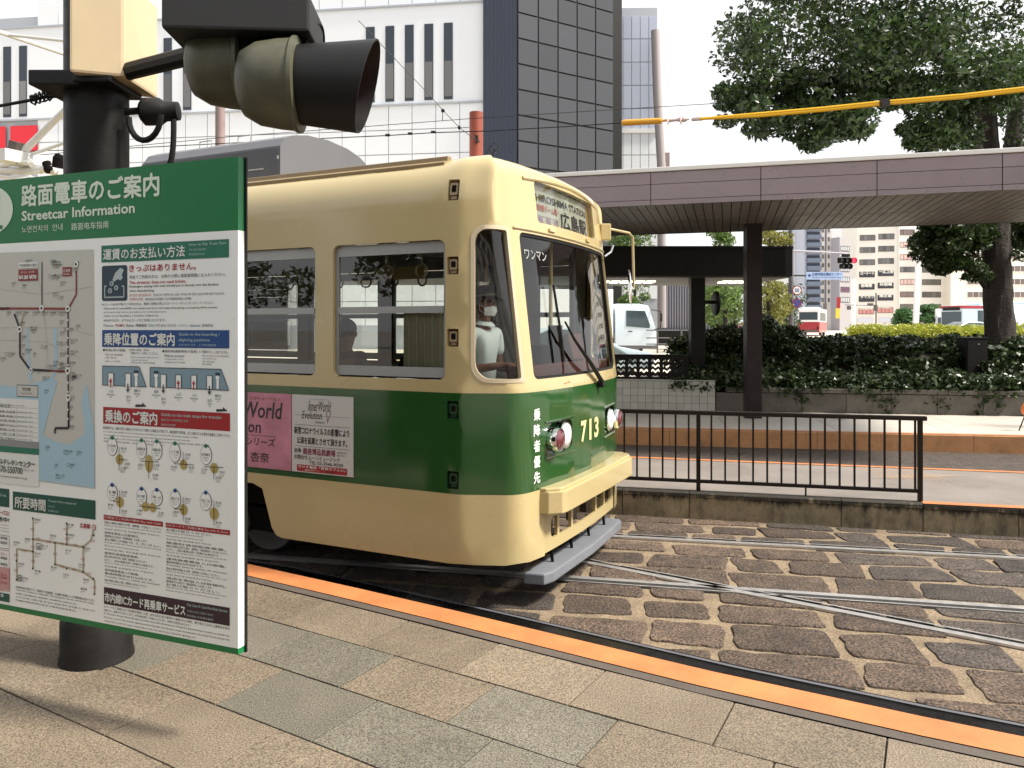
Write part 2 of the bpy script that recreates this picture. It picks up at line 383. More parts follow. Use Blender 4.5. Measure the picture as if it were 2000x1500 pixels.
# track bed of mortar
e = edge_pts(0)
mb = MB(); kf = [along(K2, t) for t in (-14, -6, 0, 4, 9)]
mb.add([(-16, 1, -.008), (16, -3, -.008), (18, 9, -.008), (-16, 14, -.008)], [(0, 1, 2, 3)])
setp(mb.part('track_bed', m_mortar, None), kind='structure')
tb = bpy.data.objects['track_bed']; WM[tb] = Matrix()

# rails as parts of a track thing
def rail(L, t0, t1, parent, w=.062, groove=.05, side=1):
    n = Vector((-L[1].y, L[1].x))
    def q(t, o, z): p = L[0] + L[1]*t + n*o; return (p.x, p.y, z)
    mb = MB(); mb.add([q(t0, -w/2, .012), q(t1, -w/2, .012), q(t1, w/2, .012), q(t0, w/2, .012), q(t0, -w/2, -.05), q(t1, -w/2, -.05), q(t1, w/2, -.05), q(t0, w/2, -.05)],
        [(0, 1, 2, 3), (4, 5, 1, 0), (3, 2, 6, 7), (4, 0, 3, 7), (1, 5, 6, 2)])
    a = -side * (w/2 + groove) ; mb.add([q(t0, a, .010), q(t1, a, .010), q(t1, a - side*.018, .010), q(t0, a - side*.018, .010)], [(0, 1, 2, 3)] if side < 0 else [(3, 2, 1, 0)])
    r = mb.part('rail', m_steel, parent, world=True)
    mb = MB(); lo, hi = sorted((side*(w/2+.01), -side*(w/2+groove+.03)))
    mb.add([q(t0, lo, -.006), q(t1, lo, -.006), q(t1, hi, -.006), q(t0, hi, -.006)], [(0, 1, 2, 3)])
    mb.part('rail_groove', m_railside, parent, world=True)
cross_t = 3.0
tr1 = thing('tram_track', (2.6, 6.6, 0), 'pair of grooved steel rails curving out from under the tram along the railed platform', 'track')
rail(RA, -7, 6, tr1, side=-1); rail(RC, -6, 6, tr1, side=1)
tr2 = thing('tram_track', (2.6, 4.8, 0), 'pair of grooved rails crossing the other track beside the orange platform edge', 'track')
rail(RB, -.1, 8, tr2, w=.06, side=-1)
# guard rail hugging the near platform
mb = MB(); a = edge_pts(-.02); b = edge_pts(-.56)
strip(mb, a, b, .02); n = len(a); strip(mb, [p for p in b], [p for p in b], .02)
mb.add([(p.x, p.y, .02) for p in b] + [(p.x, p.y, -.05) for p in b], [(i, i+1, n+i+1, n+i) for i in range(n-1)])
mb.part('guard_rail', mat('black_greasy_rail', (.012, .011, .010), .28, .5, var=.3, vs=6), tr2, world=True)
mb = MB(); strip(mb, edge_pts(-.51), edge_pts(-.535), .026); mb.part('rail', m_ac, tr2, world=True)

# ------------------------------------------------------------------ stone setts
def clip(poly, p, n, off):   # keep side (q-p).n > off
    out = []; N_ = len(poly)
    for i in range(N_):
        a, b = poly[i], poly[(i+1) % N_]; da, db = (a-p).dot(n)-off, (b-p).dot(n)-off
        if da > 0: out.append(a)
        if da * db < 0: out.append(a + (b-a) * (da/(da-db)))
    return out
def area(p): return .5*sum(p[i].x*p[(i+1) % len(p)].y - p[(i+1) % len(p)].x*p[i].y for i in range(len(p)))
lines = [(RA[0], Vector((-RA[1].y, RA[1].x)), .035, .085), (RC[0], Vector((-RC[1].y, RC[1].x)), .085, .035), (RB[0], Vector((-RB[1].y, RB[1].x)), .035, .095)]
ax = Vector((math.cos(R(-11)), math.sin(R(-11)))); ay = Vector((-ax.y, ax.x)); org = Vector((.5, 3.2))
setts = []; v0 = -.3; row = 0
while v0 < 6.2:
    hgt = random.uniform(.34, .50); x0 = -6 + random.uniform(0, .4)
    while x0 < 9.5:
        wd = random.uniform(.42, .80)
        j = lambda: random.uniform(-.04, .04)
        q = [(x0 + .028 + j(), v0 + .028 + j()), (x0 + wd - .028 + j(), v0 + .028 + j()), (x0 + wd - .028 + j(), v0 + hgt - .028 + j()), (x0 + .028 + j(), v0 + hgt - .028 + j())]
        sk = .22 * (v0)    # rows drift so joints fan out like the curve
        setts.append([org + ax*(a - sk*.35) + ay*b for a, b in q]); x0 += wd
    v0 += hgt; row += 1
fin = []
for s in setts:
    ps = [s]
    for p, n, o1, o2 in lines:
        nx = []
        for q in ps:
            for k in (clip(q, p, n, o2), clip(q, p, -n, o1)):
                if len(k) > 2: nx.append(k)
        ps = nx
    for q in ps:
        q = clip(q, K2[0], -KN, .04)
        if len(q) < 3: continue
        ed = edge_pts(-.60)
        for i in range(2, 8):
            if len(q) < 3: break
            c = sum(q, Vector((0, 0)))/len(q)
            if ed[i].x - .3 <= c.x <= ed[i+1].x + .3:
                d = (ed[i+1]-ed[i]).normalized(); q = clip(q, ed[i], Vector((-d.y, d.x)), 0)
        if len(q) > 2 and abs(area(q)) > .012: fin.append(q)
def vis(q):
    c = sum(q, Vector((0, 0)))/len(q)
    if c.y < 2.5: return False
    u, v = 1000 + F*c.x/c.y, H + 2*F/c.y
    return 380 < u < 2080 and v < 1560
fin = [q for q in fin if vis(q)]
def depth(q): c = sum(q, Vector((0, 0)))/len(q); return c.y
fin.sort(key=depth)
def sett_mesh(q):
    if area(q) < 0: q = q[::-1]
    c = sum(q, Vector((0, 0)))/len(q)
    # round corners & wobble edges
    pts = []
    for i in range(len(q)):
        a, b, d = q[i-1], q[i], q[(i+1) % len(q)]
        l1, l2 = (a-b).length, (d-b).length; r = min(.05, l1*.25, l2*.25)
        p1 = b + (a-b).normalized()*r; p2 = b + (d-b).normalized()*r
        pts += [p1, p1*.25 + b*.5 + p2*.25, p2]
        n_ = Vector((d.y-b.y, b.x-d.x)).normalized(); e_ = d + (b-d).normalized()*min(.05, l2*.25); K_ = max(1, int(l2/.09))
        for k_ in range(1, K_): pts.append(p2.lerp(e_, k_/K_) + n_*random.uniform(-.013, .011))
    def ring(k, z): return [(c.x + (p.x-c.x)*k, c.y + (p.y-c.y)*k, z) for p in pts]
    h = random.uniform(-.001, .007); n = len(pts)
    mb = MB(); vs = ring(1, -.03) + ring(.990, h-.006) + ring(.972, h) + ring(.5, h+.003)
    fs = [(k*n+i, k*n+(i+1) % n, (k+1)*n+(i+1) % n, (k+1)*n+i) for k in range(3) for i in range(n)] + [tuple(3*n+i for i in range(n))]
    mb.add([(x-c.x, y-c.y, z + (random.uniform(-.003, .003) if z > -.02 else 0)) for x, y, z in vs], fs)
    return mb, c
rest = MB()
for i, q in enumerate(fin):
    mb, c = sett_mesh(q)
    mm = m_sett if (math.sin(c.x*1.3)+random.uniform(-1, 1)) > -.2 else m_settg
    if i < 300:
        me = mb.mesh('paving_stone', mm, smooth=True)
        inst('paving_stone', me, tb, (c.x, c.y, 0))
    else:
        rest.add([(x+c.x, y+c.y, z) for x, y, z in mb.v], mb.f)
if rest.f: setp(rest.part('paving_stones', m_sett, tb), kind='stuff')

# ------------------------------------------------------------------ near platform
mb = MB(); a = edge_pts(0); far = [Vector((p.x - 1, p.y - 7.5)) for p in a]
strip(mb, far, edge_pts(.17), PZ - .012)
o = mb.part('platform', m_joint, None); setp(o, kind='structure'); WM[o] = Matrix(); plat = o
mb = MB(); n = len(a); b = edge_pts(.19)
strip(mb, b, a, PZ + .003)
mb.add([(p.x, p.y, PZ + .003) for p in a] + [(p.x, p.y, -.1) for p in a], [(n+i, n+i+1, i+1, i) for i in range(n-1)], 1)
mb.part('kerb_edge', [m_orange, m_kerbdk], plat)
mb = MB(); strip(mb, edge_pts(.265), edge_pts(.195), PZ); mb.part('kerb_stone', m_kerbdk, plat)
# slabs follow the kerb line
pd = (Vector((E1.x, E1.y)) - Vector((E0.x, E0.y))).normalized(); pn = Vector((pd.y, -pd.x))
rows = [(.275, .434), (.71, .434), (1.145, .434), (1.58, .434), (2.015, .434), (2.45, .434), (2.885, .434), (3.32, .434), (3.755, .434)]
ep = edge_pts(0)
from bisect import bisect
cum = [0]
for p, q in zip(ep, ep[1:]): cum.append(cum[-1] + (q-p).length)
def epoint(s, off):
    i = min(max(bisect(cum, s)-1, 0), len(ep)-2); t = (s-cum[i])/(cum[i+1]-cum[i]); d0 = (ep[i+1]-ep[i]).normalized()
    return ep[i].lerp(ep[i+1], t) + Vector((d0.y, -d0.x))*off
base_s = min(range(0, 1200), key=lambda k: abs((lambda p: 1000+F*p.x/p.y)(epoint(k*.01, .275)) - 798))*.01
for r_, (off, w) in enumerate(rows):
    sh = [0, .26, -.14, .33, .1, -.2, .25, 0, .3][r_]
    for k in range(-12, 8):
        s0 = base_s + sh + k*.66; s1 = s0 + .66
        if s0 < .3 or s1 > cum[-1]-.3: continue
        q = [epoint(s0+.004, off+.004), epoint(s0+.004, off+w-.004), epoint(s1-.004, off+w-.004), epoint(s1-.004, off+.004)]
        c = sum(q, Vector((0, 0)))/4
        if c.y < 1.6 or c.x < -4.5: continue
        mb = MB(); mb.prism([(p.x-c.x, p.y-c.y) for p in q], -.03, 0)
        me = mb.mesh('paving_slab', m_paveg if (r_ in (1, 2) and k < 3 and random.random() < .75) else m_pave, bevel=.003)
        inst('paving_slab', me, plat, (c.x, c.y, PZ + random.uniform(-.0012, .0012)))

# ------------------------------------------------------------------ island platform with railing
def kpt(L, t, off, z): p = along(L, t, off); return (p.x, p.y, z)
def t_at(L, u, off=0, z=None):   # parameter of the point of line L that stands at image column u
    n = Vector((-L[1].y, L[1].x)); p = L[0] + n*off; k = (u - 1000)/F
    return (k*p.y - p.x)/(L[1].x - k*L[1].y)
IZ = .27
mb = MB(); mb.add([kpt(K2, t, o, IZ - .002) for t, o in ((-16, .12), (8, .12), (8, 2.02), (-16, 2.02))], [(0, 1, 2, 3)])
mb.add([kpt(K2, t, o, z) for t, o, z in ((-16, 2.1, IZ), (8, 2.1, IZ), (8, 2.1, -.1), (-16, 2.1, -.1))], [(3, 2, 1, 0)])
isl = mb.part('island_platform', m_asph, None); setp(isl, kind='structure'); WM[isl] = Matrix()
cuts = [-16, -9.5, -6.5, -3.5] + [t_at(K2, u) for u in (1216, 1346, 1643, 1803)] + [t_at(K2, 1990), 8]
for i, (a, b) in enumerate(zip(cuts, cuts[1:])):
    mb = MB(); g = .004
    prof = [(0, -.08), (-.0, IZ-.05), (-.02, IZ-.045), (-.02, IZ-.012), (-.008, IZ), (.12, IZ), (.12, -.08)]
    va = [kpt(K2, a+g, o, z) for o, z in prof]; vb = [kpt(K2, b-g, o, z) for o, z in prof]; n = len(prof)
    mb.add(va+vb, [(k, (k+1) % n, (k+1) % n+n, k+n) for k in range(n)] + [tuple(range(n))[::-1], tuple(range(n, 2*n))])
    mb.part('kerb_block', m_kerbdirty, isl)
mb = MB(); t0 = t_at(K2, 1803)
mb.add([kpt(K2, t, o, IZ+.004) for t, o in ((t0, -.018), (8, -.018), (8, .10), (t0, .10))], [(0, 1, 2, 3)])
mb.add([kpt(K2, t, o, IZ+.004) for t, o in ((-16, 2.0), (8, 2.0), (8, 2.1), (-16, 2.1))], [(0, 1, 2, 3)])
mb.part('edge_stripe', m_orange, isl)
mb = MB()
for k in range(9):
    t = t_at(K2, 1735 + k*14, 1.5); mb.add([kpt(K2, t+a, o, IZ+.003) for a, o in ((0, 1.25), (.012, 1.25), (-.30, 1.9), (-.312, 1.9))], [(0, 1, 2, 3)])
    mb.add([kpt(K2, t-.25+a, o, IZ+.005) for a, o in ((0, 1.3+k*.04), (.5, 1.33+k*.04), (.5, 1.34+k*.04), (0, 1.31+k*.04))], [(0, 1, 2, 3)])
mb.part('hatch_marking', mat('faded_marking', (.45, .30, .18), .7), isl)

ro = .09; tr_l = t_at(K2, 1364, ro); tr_r = t_at(K2, 1797, ro); tr_0 = tr_l - 2.55
rl = thing('railing', kpt(K2, tr_0, ro, IZ), 'dark bronze bar railing on the island platform in front of the canopy post', 'railing', math.atan2(KD.y, KD.x))
Lr = tr_r - tr_0; xm = tr_l - tr_0
def locpart(mbf, name, m, par, **k): mb = MB(); mbf(mb); return mb.part(name, m, par, **k)
locpart(lambda m: m.bb(-.3, xm-.02, -.028, .028, .805, .85), 'top_rail', m_rail, rl, bevel=.008)
locpart(lambda m: m.bb(xm+.02, Lr+.06, -.028, .028, .805, .85), 'top_rail', m_rail, rl, bevel=.008)
locpart(lambda m: m.bb(-.3, xm-.02, -.018, .018, .085, .12), 'bottom_rail', m_rail, rl, bevel=.004)
locpart(lambda m: m.bb(xm+.02, Lr, -.018, .018, .085, .12), 'bottom_rail', m_rail, rl, bevel=.004)
for x in (xm, Lr): locpart(lambda m: m.bb(x-.022, x+.022, -.022, .022, -.02, .848), 'post', m_rail, rl, bevel=.004)
locpart(lambda m: m.bb((xm+Lr)/2-.008, (xm+Lr)/2+.008, -.008, .008, -.01, .088), 'post', m_rail, rl)
bme = MB(); bme.bb(-.0095, .0095, -.0095, .0095, .118, .808); bme = bme.mesh('baluster', m_rail)
k = 0
x = xm - .10
while x > -.3: inst('baluster', bme, rl, (x, 0, 0)); x -= .136
nb = 15
for i in range(nb): inst('baluster', bme, rl, (xm + (Lr-xm-.045)*(i+.95)/(nb-.05), 0, 0))
# far platform
P3a, P3b = G(1215, 836, IZ), G(1850, 849, IZ)
K3 = (Vector((P3a.x, P3a.y)), (Vector((P3b.x, P3b.y)) - Vector((P3a.x, P3a.y))).normalized())
mb = MB(); mb.add([kpt(K3, -16, .10, IZ-.004), kpt(K3, 9, .10, IZ-.004), kpt(K3, 9, 3.6, IZ-.004), kpt(K3, -16, 7, IZ-.004)], [(0, 1, 2, 3)])
fp = mb.part('far_platform', m_joint, None); setp(fp, kind='structure'); WM[fp] = Matrix()
t = -9.0
while t < 8.6:
    mb = MB(); g = .006
    mb.add([kpt(K3, a, o, z) for z in (IZ-.1, IZ) for a, o in ((t+g+.12*0, .12), (t+1.8-g, .12), (t+1.8-g, 1.75-g), (t+g, 1.75-g))], [(3, 2, 1, 0), (4, 5, 6, 7), (0, 1, 5, 4), (1, 2, 6, 5), (2, 3, 7, 6), (3, 0, 4, 7)])
    mb.add([kpt(K3, a, o, z) for z in (IZ-.1, IZ) for a, o in ((t+g+.5, 1.75+g), (t+2.3-g, 1.75+g), (t+2.3-g, 3.7), (t+g+.5, 3.7))], [(3, 2, 1, 0), (4, 5, 6, 7), (0, 1, 5, 4), (1, 2, 6, 5), (2, 3, 7, 6), (3, 0, 4, 7)])
    mb.part('paving_slab', m_pale, fp); t += 1.8
mb = MB(); t = -16
while t < 9:
    b = t + 2.4; prof = [(0, -.1), (0, IZ-.015), (.015, IZ), (.12, IZ), (.12, -.1)]; n = 5; mb = MB()
    mb.add([kpt(K3, t+.003, o, z) for o, z in prof] + [kpt(K3, b-.003, o, z) for o, z in prof], [(k, (k+1) % n, (k+1) % n+n, k+n) for k in range(n)] + [tuple(range(n))[::-1], tuple(range(n, 2*n))])
    mb.part('kerb_block', m_kerbor, fp); t = b
mb = MB(); mb.add([kpt(K3, t, o, IZ+.004) for t, o in ((-16, .012), (9, .012), (9, .14), (-16, .14))], [(0, 1, 2, 3)])
mb.part('edge_stripe', m_orange, fp)
# lane between the platforms
mb = MB(); mb.add([kpt(K2, -16, 2.1, -.015), kpt(K2, 9, 2.1, -.015), kpt(K3, 9, 0, -.015), kpt(K3, -16, 0, -.015)], [(0, 1, 2, 3)])
setp(mb.part('track_lane', m_settg, None), kind='structure')

# ------------------------------------------------------------------ planter, tile wall, lattice
Q0, Q1 = G(1398, 803, IZ), G(1995, 813, IZ)
KP = (Vector((Q0.x, Q0.y)), (Vector((Q1.x, Q1.y)) - Vector((Q0.x, Q0.y))).normalized())
pl = thing('planter', kpt(KP, 2, 0, IZ), 'long low stone planter filled with dark ivy behind the far platform', 'planter')
t = 0.0; i = 0
for i, w in enumerate((.86, .84, .86, .85, .86, .84, .86, .85, .86)):
    mb = MB(); g = .006; mb.add([kpt(KP, a, o, z) for z in (IZ, .655) for a, o in ((t+g, 0), (t+w-g, 0), (t+w-g, .14), (t+g, .14))], [(3, 2, 1, 0), (4, 5, 6, 7), (0, 1, 5, 4), (1, 2, 6, 5), (2, 3, 7, 6), (3, 0, 4, 7)])
    mb.part('wall_block', m_plant, pl, world=True)
    mb = MB(); mb.add([kpt(KP, a, o, z) for z in (.672, .76) for a, o in ((t+g+.2, -.02), (t+.2+w-g, -.02), (t+.2+w-g, .2), (t+g+.2, .2))], [(3, 2, 1, 0), (4, 5, 6, 7), (0, 1, 5, 4), (1, 2, 6, 5), (2, 3, 7, 6), (3, 0, 4, 7)])
    mb.part('cap_stone', m_plant, pl, world=True, bevel=.006); t += w
def soil_z(x, y):    # mound of earth behind the wall
    d = (Vector((x, y)) - KP[0]).dot(Vector((-KP[1].y, KP[1].x)))
    s = min(1, max(0, (d-.9)/1.2)); return .76 + .05*d + .64*s*s*(3-2*s)
mb = MB(); nx_, ny_ = 24, 14
for j in range(ny_+1):
    for i in range(nx_+1):
        p = along(KP, -.7 + i*.42, .12 + j*.42); mb.v.append((p.x, p.y, soil_z(p.x, p.y) + .05*math.sin(i*1.7)*math.cos(j*2.1)))
mb.f = [(j*(nx_+1)+i, j*(nx_+1)+i+1, (j+1)*(nx_+1)+i+1, (j+1)*(nx_+1)+i) for j in range(ny_) for i in range(nx_)]; mb.m = [0]*len(mb.f)
mb.part('soil', m_soil, pl, world=True)

tw = thing('tiled_wall', kpt(KP, -2, 0, IZ), 'low wall of square pale tiles to the left of the ivy planter', 'wall')
mb = MB(); mb.add([kpt(KP, a, o, z) for z in (IZ, .885) for a, o in ((-7, .008), (-.012, .008), (-.012, .45), (-7, .45))], [(3, 2, 1, 0), (4, 5, 6, 7), (0, 1, 5, 4), (1, 2, 6, 5), (2, 3, 7, 6), (3, 0, 4, 7)])
mb.part('wall_core', m_joint, tw, world=True)
tmb = MB(); tmb.bb(0, .152, -.006, .01, 0, .147); tme = tmb.mesh('tile', m_tile, bevel=.002)
tw_ang = math.atan2(KP[1].y, KP[1].x)
for r_ in range(4):
    for c_ in range(22):
        p = kpt(KP, -.012 - .158*(c_+1) + .003, 0, IZ + .004 + r_*.152)
        inst('tile', tme, tw, tuple(Vector(p) - WM[tw].translation), (0, 0, tw_ang))
mb = MB(); mb.add([kpt(KP, a, o, z) for z in (.885, .905) for a, o in ((-7, -.012), (-.004, -.012), (-.004, .46), (-7, .46))], [(3, 2, 1, 0), (4, 5, 6, 7), (0, 1, 5, 4), (1, 2, 6, 5), (2, 3, 7, 6), (3, 0, 4, 7)])
mb.part('coping', m_tile, tw, world=True, bevel=.004)

def cdt_region(outer, holes, extra=(), cons=()):
    """triangulate a 2D region with holes; returns verts, tris"""
    vs = []; es = []
    for loop in [outer] + list(holes):
        b = len(vs); vs += [Vector(p) for p in loop]; es += [(b+i, b+(i+1) % len(loop)) for i in range(len(loop))]
    for line in cons:
        b = len(vs); vs += [Vector(p) for p in line]; es += [(b+i, b+i+1) for i in range(len(line)-1)]
    vs += [Vector(p) for p in extra]
    V, E_, Fc, *_ = delaunay_2d_cdt(vs, es, [], 0, 1e-6)
    P_ = np.array([(v.x, v.y) for v in V])
    def inside(loop, c):
        L = np.array(loop); x, y = c[:, 0], c[:, 1]; r = np.zeros(len(c), bool)
        for i in range(len(L)):
            x1, y1 = L[i]; x2, y2 = L[(i+1) % len(L)]
            if y1 == y2: continue
            cond = ((y1 > y) != (y2 > y)) & (x < (x2-x1)*(y-y1)/(y2-y1)+x1); r ^= cond
        return r
    T = np.array([tuple(f) for f in Fc if len(f) == 3]); C_ = P_[T].mean(1)
    ok = inside(outer, C_)
    for h in holes: ok &= ~inside(h, C_)
    return P_, T[ok]
la = thing('lattice_screen', kpt(KP, -1.9, .25, .9), 'black cast screen with rows of chevron openings standing on the tiled wall', 'screen', tw_ang)
cell = .243; holes = []; ncell = 11; Wd = ncell*cell + .1; HT = .50
for c_ in range(ncell):
    x0 = -Wd + .11 + c_*cell
    for r_ in range(3):
        z0 = .13 + r_*.105
        holes.append([(x0, z0+.07), (x0, z0+.02), (x0+.03, z0+.05), (x0+.085, z0), (x0+.14, z0+.05), (x0+.17, z0+.02), (x0+.17, z0+.07), (x0+.14, z0+.095), (x0+.085, z0+.05), (x0+.03, z0+.095)])
    holes.append([(x0, .04), (x0+.04, .06), (x0+.085, .045), (x0+.13, .06), (x0+.17, .04), (x0+.13, .085), (x0+.085, .07), (x0+.04, .085)])
V, T = cdt_region([(-Wd, 0), (0, 0), (0, HT), (-Wd, HT)], holes)
mb = MB(); nV = len(V)
mb.add([(x+1.31, -.025, z) for x, z in V] + [(x+1.31, .025, z) for x, z in V], [tuple(t) for t in T] + [tuple(t[::-1]+nV) for t in T])
for hl in holes + [[(0, 0), (-Wd, 0), (-Wd, HT), (0, HT)]]:
    n = len(hl); mb.add([(x+1.31, -.025, z) for x, z in hl] + [(x+1.31, .025, z) for x, z in hl], [(i, (i+1) % n, (i+1) % n+n, i+n) for i in range(n)])
mb.part('lattice_panel', m_blackp, la)
locpart(lambda m: (m.bb(1.31-Wd, 1.36, -.04, .04, HT, HT+.03), m.bb(1.31, 1.36, -.04, .04, 0, HT)), 'frame', m_blackp, la, bevel=.005)

# ------------------------------------------------------------------ main canopy
FB = A(1465, 392, 12.0); fd = Vector((.963, -.269)).normalized(); fn = Vector((-fd.y, fd.x))
def cp(t, o, z): p = Vector((FB.x, FB.y)) + fd*t + fn*o; return (p.x, p.y, z)
CB = FB.z; CD = 3.95
ca = thing('tram_stop_canopy', (A(1470, 816, 14.74).x, 14.74, IZ), 'long flat canopy with mauve panelled fascia and dark slatted underside over the far platform', 'canopy')
FP = Pl(cp(0, 0, 0), (fd.x, fd.y, 0), (-fn.x, -fn.y, 0))
def ft(u): return FP.px(u, 350)[0]
joints = [ft(1130)-4*2.0, ft(1130)-2*1.9-.1, ft(1130)-1.95, ft(1060)] + [ft(u) for u in (1271, 1486, 1713, 1958, 2240)]
joints = sorted(set(joints))
bands = [(CB, CB+.075), (CB+.083, CB+.325), (CB+.333, CB+.52)]
for a, b in zip(joints, joints[1:]):
    for z0, z1 in bands:
        mb = MB(); g = .006
        mb.add([cp(t, o, z) for z in (z0, z1) for t, o in ((a+g, 0), (b-g, 0), (b-g, .03), (a+g, .03))], [(3, 2, 1, 0), (4, 5, 6, 7), (0, 1, 5, 4), (1, 2, 6, 5), (2, 3, 7, 6), (3, 0, 4, 7)])
        mb.part('fascia_panel', m_fasc, ca, world=True)
ta, tb_ = joints[0], joints[-1]
mb = MB()
def cbox(mb, t0, t1, o0, o1, z0, z1, mi=0): mb.add([cp(t, o, z) for z in (z0, z1) for t, o in ((t0, o0), (t1, o0), (t1, o1), (t0, o1))], [(3, 2, 1, 0), (4, 5, 6, 7), (0, 1, 5, 4), (1, 2, 6, 5), (2, 3, 7, 6), (3, 0, 4, 7)], mi)
cbox(mb, ta+.01, tb_-.01, .031, CD-.03, CB+.03, CB+.50); mb.part('roof_body', m_dark, ca, world=True)
mb = MB(); cbox(mb, ta, tb_, -.03, CD+.02, CB+.53, CB+.60); mb.part('top_flashing', m_whitepaint, ca, world=True, bevel=.01)
mb = MB(); cbox(mb, ta, tb_, CD-.03, CD, CB-.005, CB+.5); mb.part('back_fascia', m_blackp, ca, world=True)
smb = MB(); smb.bb(.006, .142, .0, 1.93, -.012, .012); sme = smb.mesh('soffit_slat', m_soff)
ang = math.atan2(fd.y, fd.x)
tt = ft(1100)
while tt < tb_-.1:
    for o in (.04, 2.0):
        p = Vector(cp(tt, o, CB+.012)); inst('soffit_slat', sme, ca, tuple(p - WM[ca].translation), (0, 0, ang))
    tt += .150
P0 = WM[ca].translation
locpart(lambda m: m.bb(-.147, .147, -.12, .12, 0, CB-IZ+.04), 'post', m_postbr, ca, bevel=.012)
locpart(lambda m: m.box((-9.2*fd.x, -9.2*fd.y, (CB-IZ)/2), (.29, .24, CB-IZ+.04)), 'post', m_postbr, ca, bevel=.012)
locpart(lambda m: m.box((7.0*fd.x, 7.0*fd.y, (CB-IZ)/2), (.29, .24, CB-IZ+.04)), 'post', m_postbr, ca, bevel=.012)

# ------------------------------------------------------------------ second shelter behind
sh = thing('bus_shelter', (A(1361, 742, 17.3).x, 17.3, .85), 'black deep-fronted shelter roof on a thick dark post behind the ivy planter', 'shelter')
zT, zB = A(0, 485, 17).z, A(0, 541, 17).z; xr = A(1556, 0, 17).x
mb = MB(); y0, y1 = 17, 20.6
poly = [(-7, y0), (xr-.25, y0), (xr-.07, y0+.07), (xr, y0+.25), (xr, y1), (-7, y1)]
mb.prism(poly, zB+.02, zT); mb.part('roof_box', m_blackp, sh, world=True)
mb = MB(); mb.prism([(-7.02, y0-.02), (xr-.24, y0-.02), (xr-.05, y0+.05), (xr+.02, y0+.25), (xr+.02, y1+.02), (-7.02, y1+.02)], zT, zT+.05); mb.part('roof_edge', m_blackp, sh, world=True)
s2 = MB(); s2.bb(.005, .175, 0, 3.3, -.01, .01); s2m = s2.mesh('soffit_slat', m_soff); x = 1.6
while x < xr-.25: inst('soffit_slat', s2m, sh, tuple(Vector((x, y0+.15, zB+.008)) - WM[sh].translation)); x += .185
for u in (1247, 1436, 1200):
    x = A(u, 548, 18.6).x; mb = MB()
    for k in range(3): mb.bb(x-.35+k*.26, x-.16+k*.26, 18.3, 18.9, zB-.03, zB-.004)
    mb.part('ceiling_light', m_lampglow, sh, world=True)
locpart(lambda m: m.bb(-.16, .16, -.14, .14, 0, zB-.85+.03), 'post', m_blackp, sh, bevel=.02)
dm = thing('round_sign', A(1398, 592, 17.3), 'thin black round sign seen edge-on, fixed by an arm to the shelter post', 'sign')
mb = MB(); mb.lathe([(.001, -.035), (.24, -.035), (.27, -.02), (.27, .02), (.24, .035), (.001, .035)], (0, 0, 0), (1, .08, 0), 24); mb.part('disc', m_blackp, dm, smooth=True)
mb = MB(); mb.bb(-.28, .0, -.025, .025, -.02, .06); mb.part('arm', m_blackp, dm)

# ------------------------------------------------------------------ the tram
TA = R(-25.5)
TR = thing('tram', (.1657, 6.4923, 0), 'old cream and green single tram with 713 on its front', 'tram', TA)
HW = 1.27; TL = 12.0
ctrl = [(-TL, -HW), (-.02, -HW), (.02, -HW+.004), (.33, -1.14), (.372, -1.11), (.405, -1.065), (.43, -1.0), (.475, -.78), (.515, -.4), (.53, 0)]
ctrl = np.array(ctrl + [(x, -y) for x, y in ctrl[::-1][1:]], float)
cd = np.r_[0, np.cumsum(np.linalg.norm(np.diff(ctrl, axis=0), axis=1))]; cd -= cd[2]; TT = float(cd[-3])
def sms(a, b, x): k = min(1., max(0., (x-a)/(b-a))); return k*k*(3-2*k)
def outl(t):
    # light smoothing of the outline corner
    def raw(q): return np.array([np.interp(q, cd, ctrl[:, 0]), np.interp(q, cd, ctrl[:, 1])])
    if -.1 < t < TT + .1: return (raw(t-.03)+raw(t-.015)+raw(t)+raw(t+.015)+raw(t+.03))/5
    return raw(t)
def TP(t, q, off=0.):
    """point of the tram shell: t along the outline, q height; off outwards"""
    def pos(t, q):
        x, y = outl(t); f = sms(-.30, .46, x)
        if q <= 2.88: z = q; sh = 0.; shf = 0.
        else:
            k = (q-2.88)/.42; th = min(1, k)*math.pi/2
            zs, os_ = 2.88+.355*math.sin(th), .30*(1-math.cos(th))
            if k < .5: zf, of = 2.88+.22*k/.5, 0.
            else: th = (k-.5)*math.pi; zf, of = 3.10+.145*math.sin(th), .17*(1-math.cos(th))
            z = zs*(1-f)+zf*f; sh = os_*(1-f)+of*f; shf = of
        xx = x - .115*max(0, min(z, 3.1)-1.544)*sms(.2, .42, x) - shf*sms(-.3, .5, x)
        return np.array([xx, y*(1-sh/HW), z])
    p = pos(t, q)
    if off:
        e = .02; a = pos(t+e, q)-pos(t-e, q); b = pos(t, q+.01)-pos(t, q-.01); n = np.cross(a, b); n /= np.linalg.norm(n); p = p + n*off
    return Vector(p)
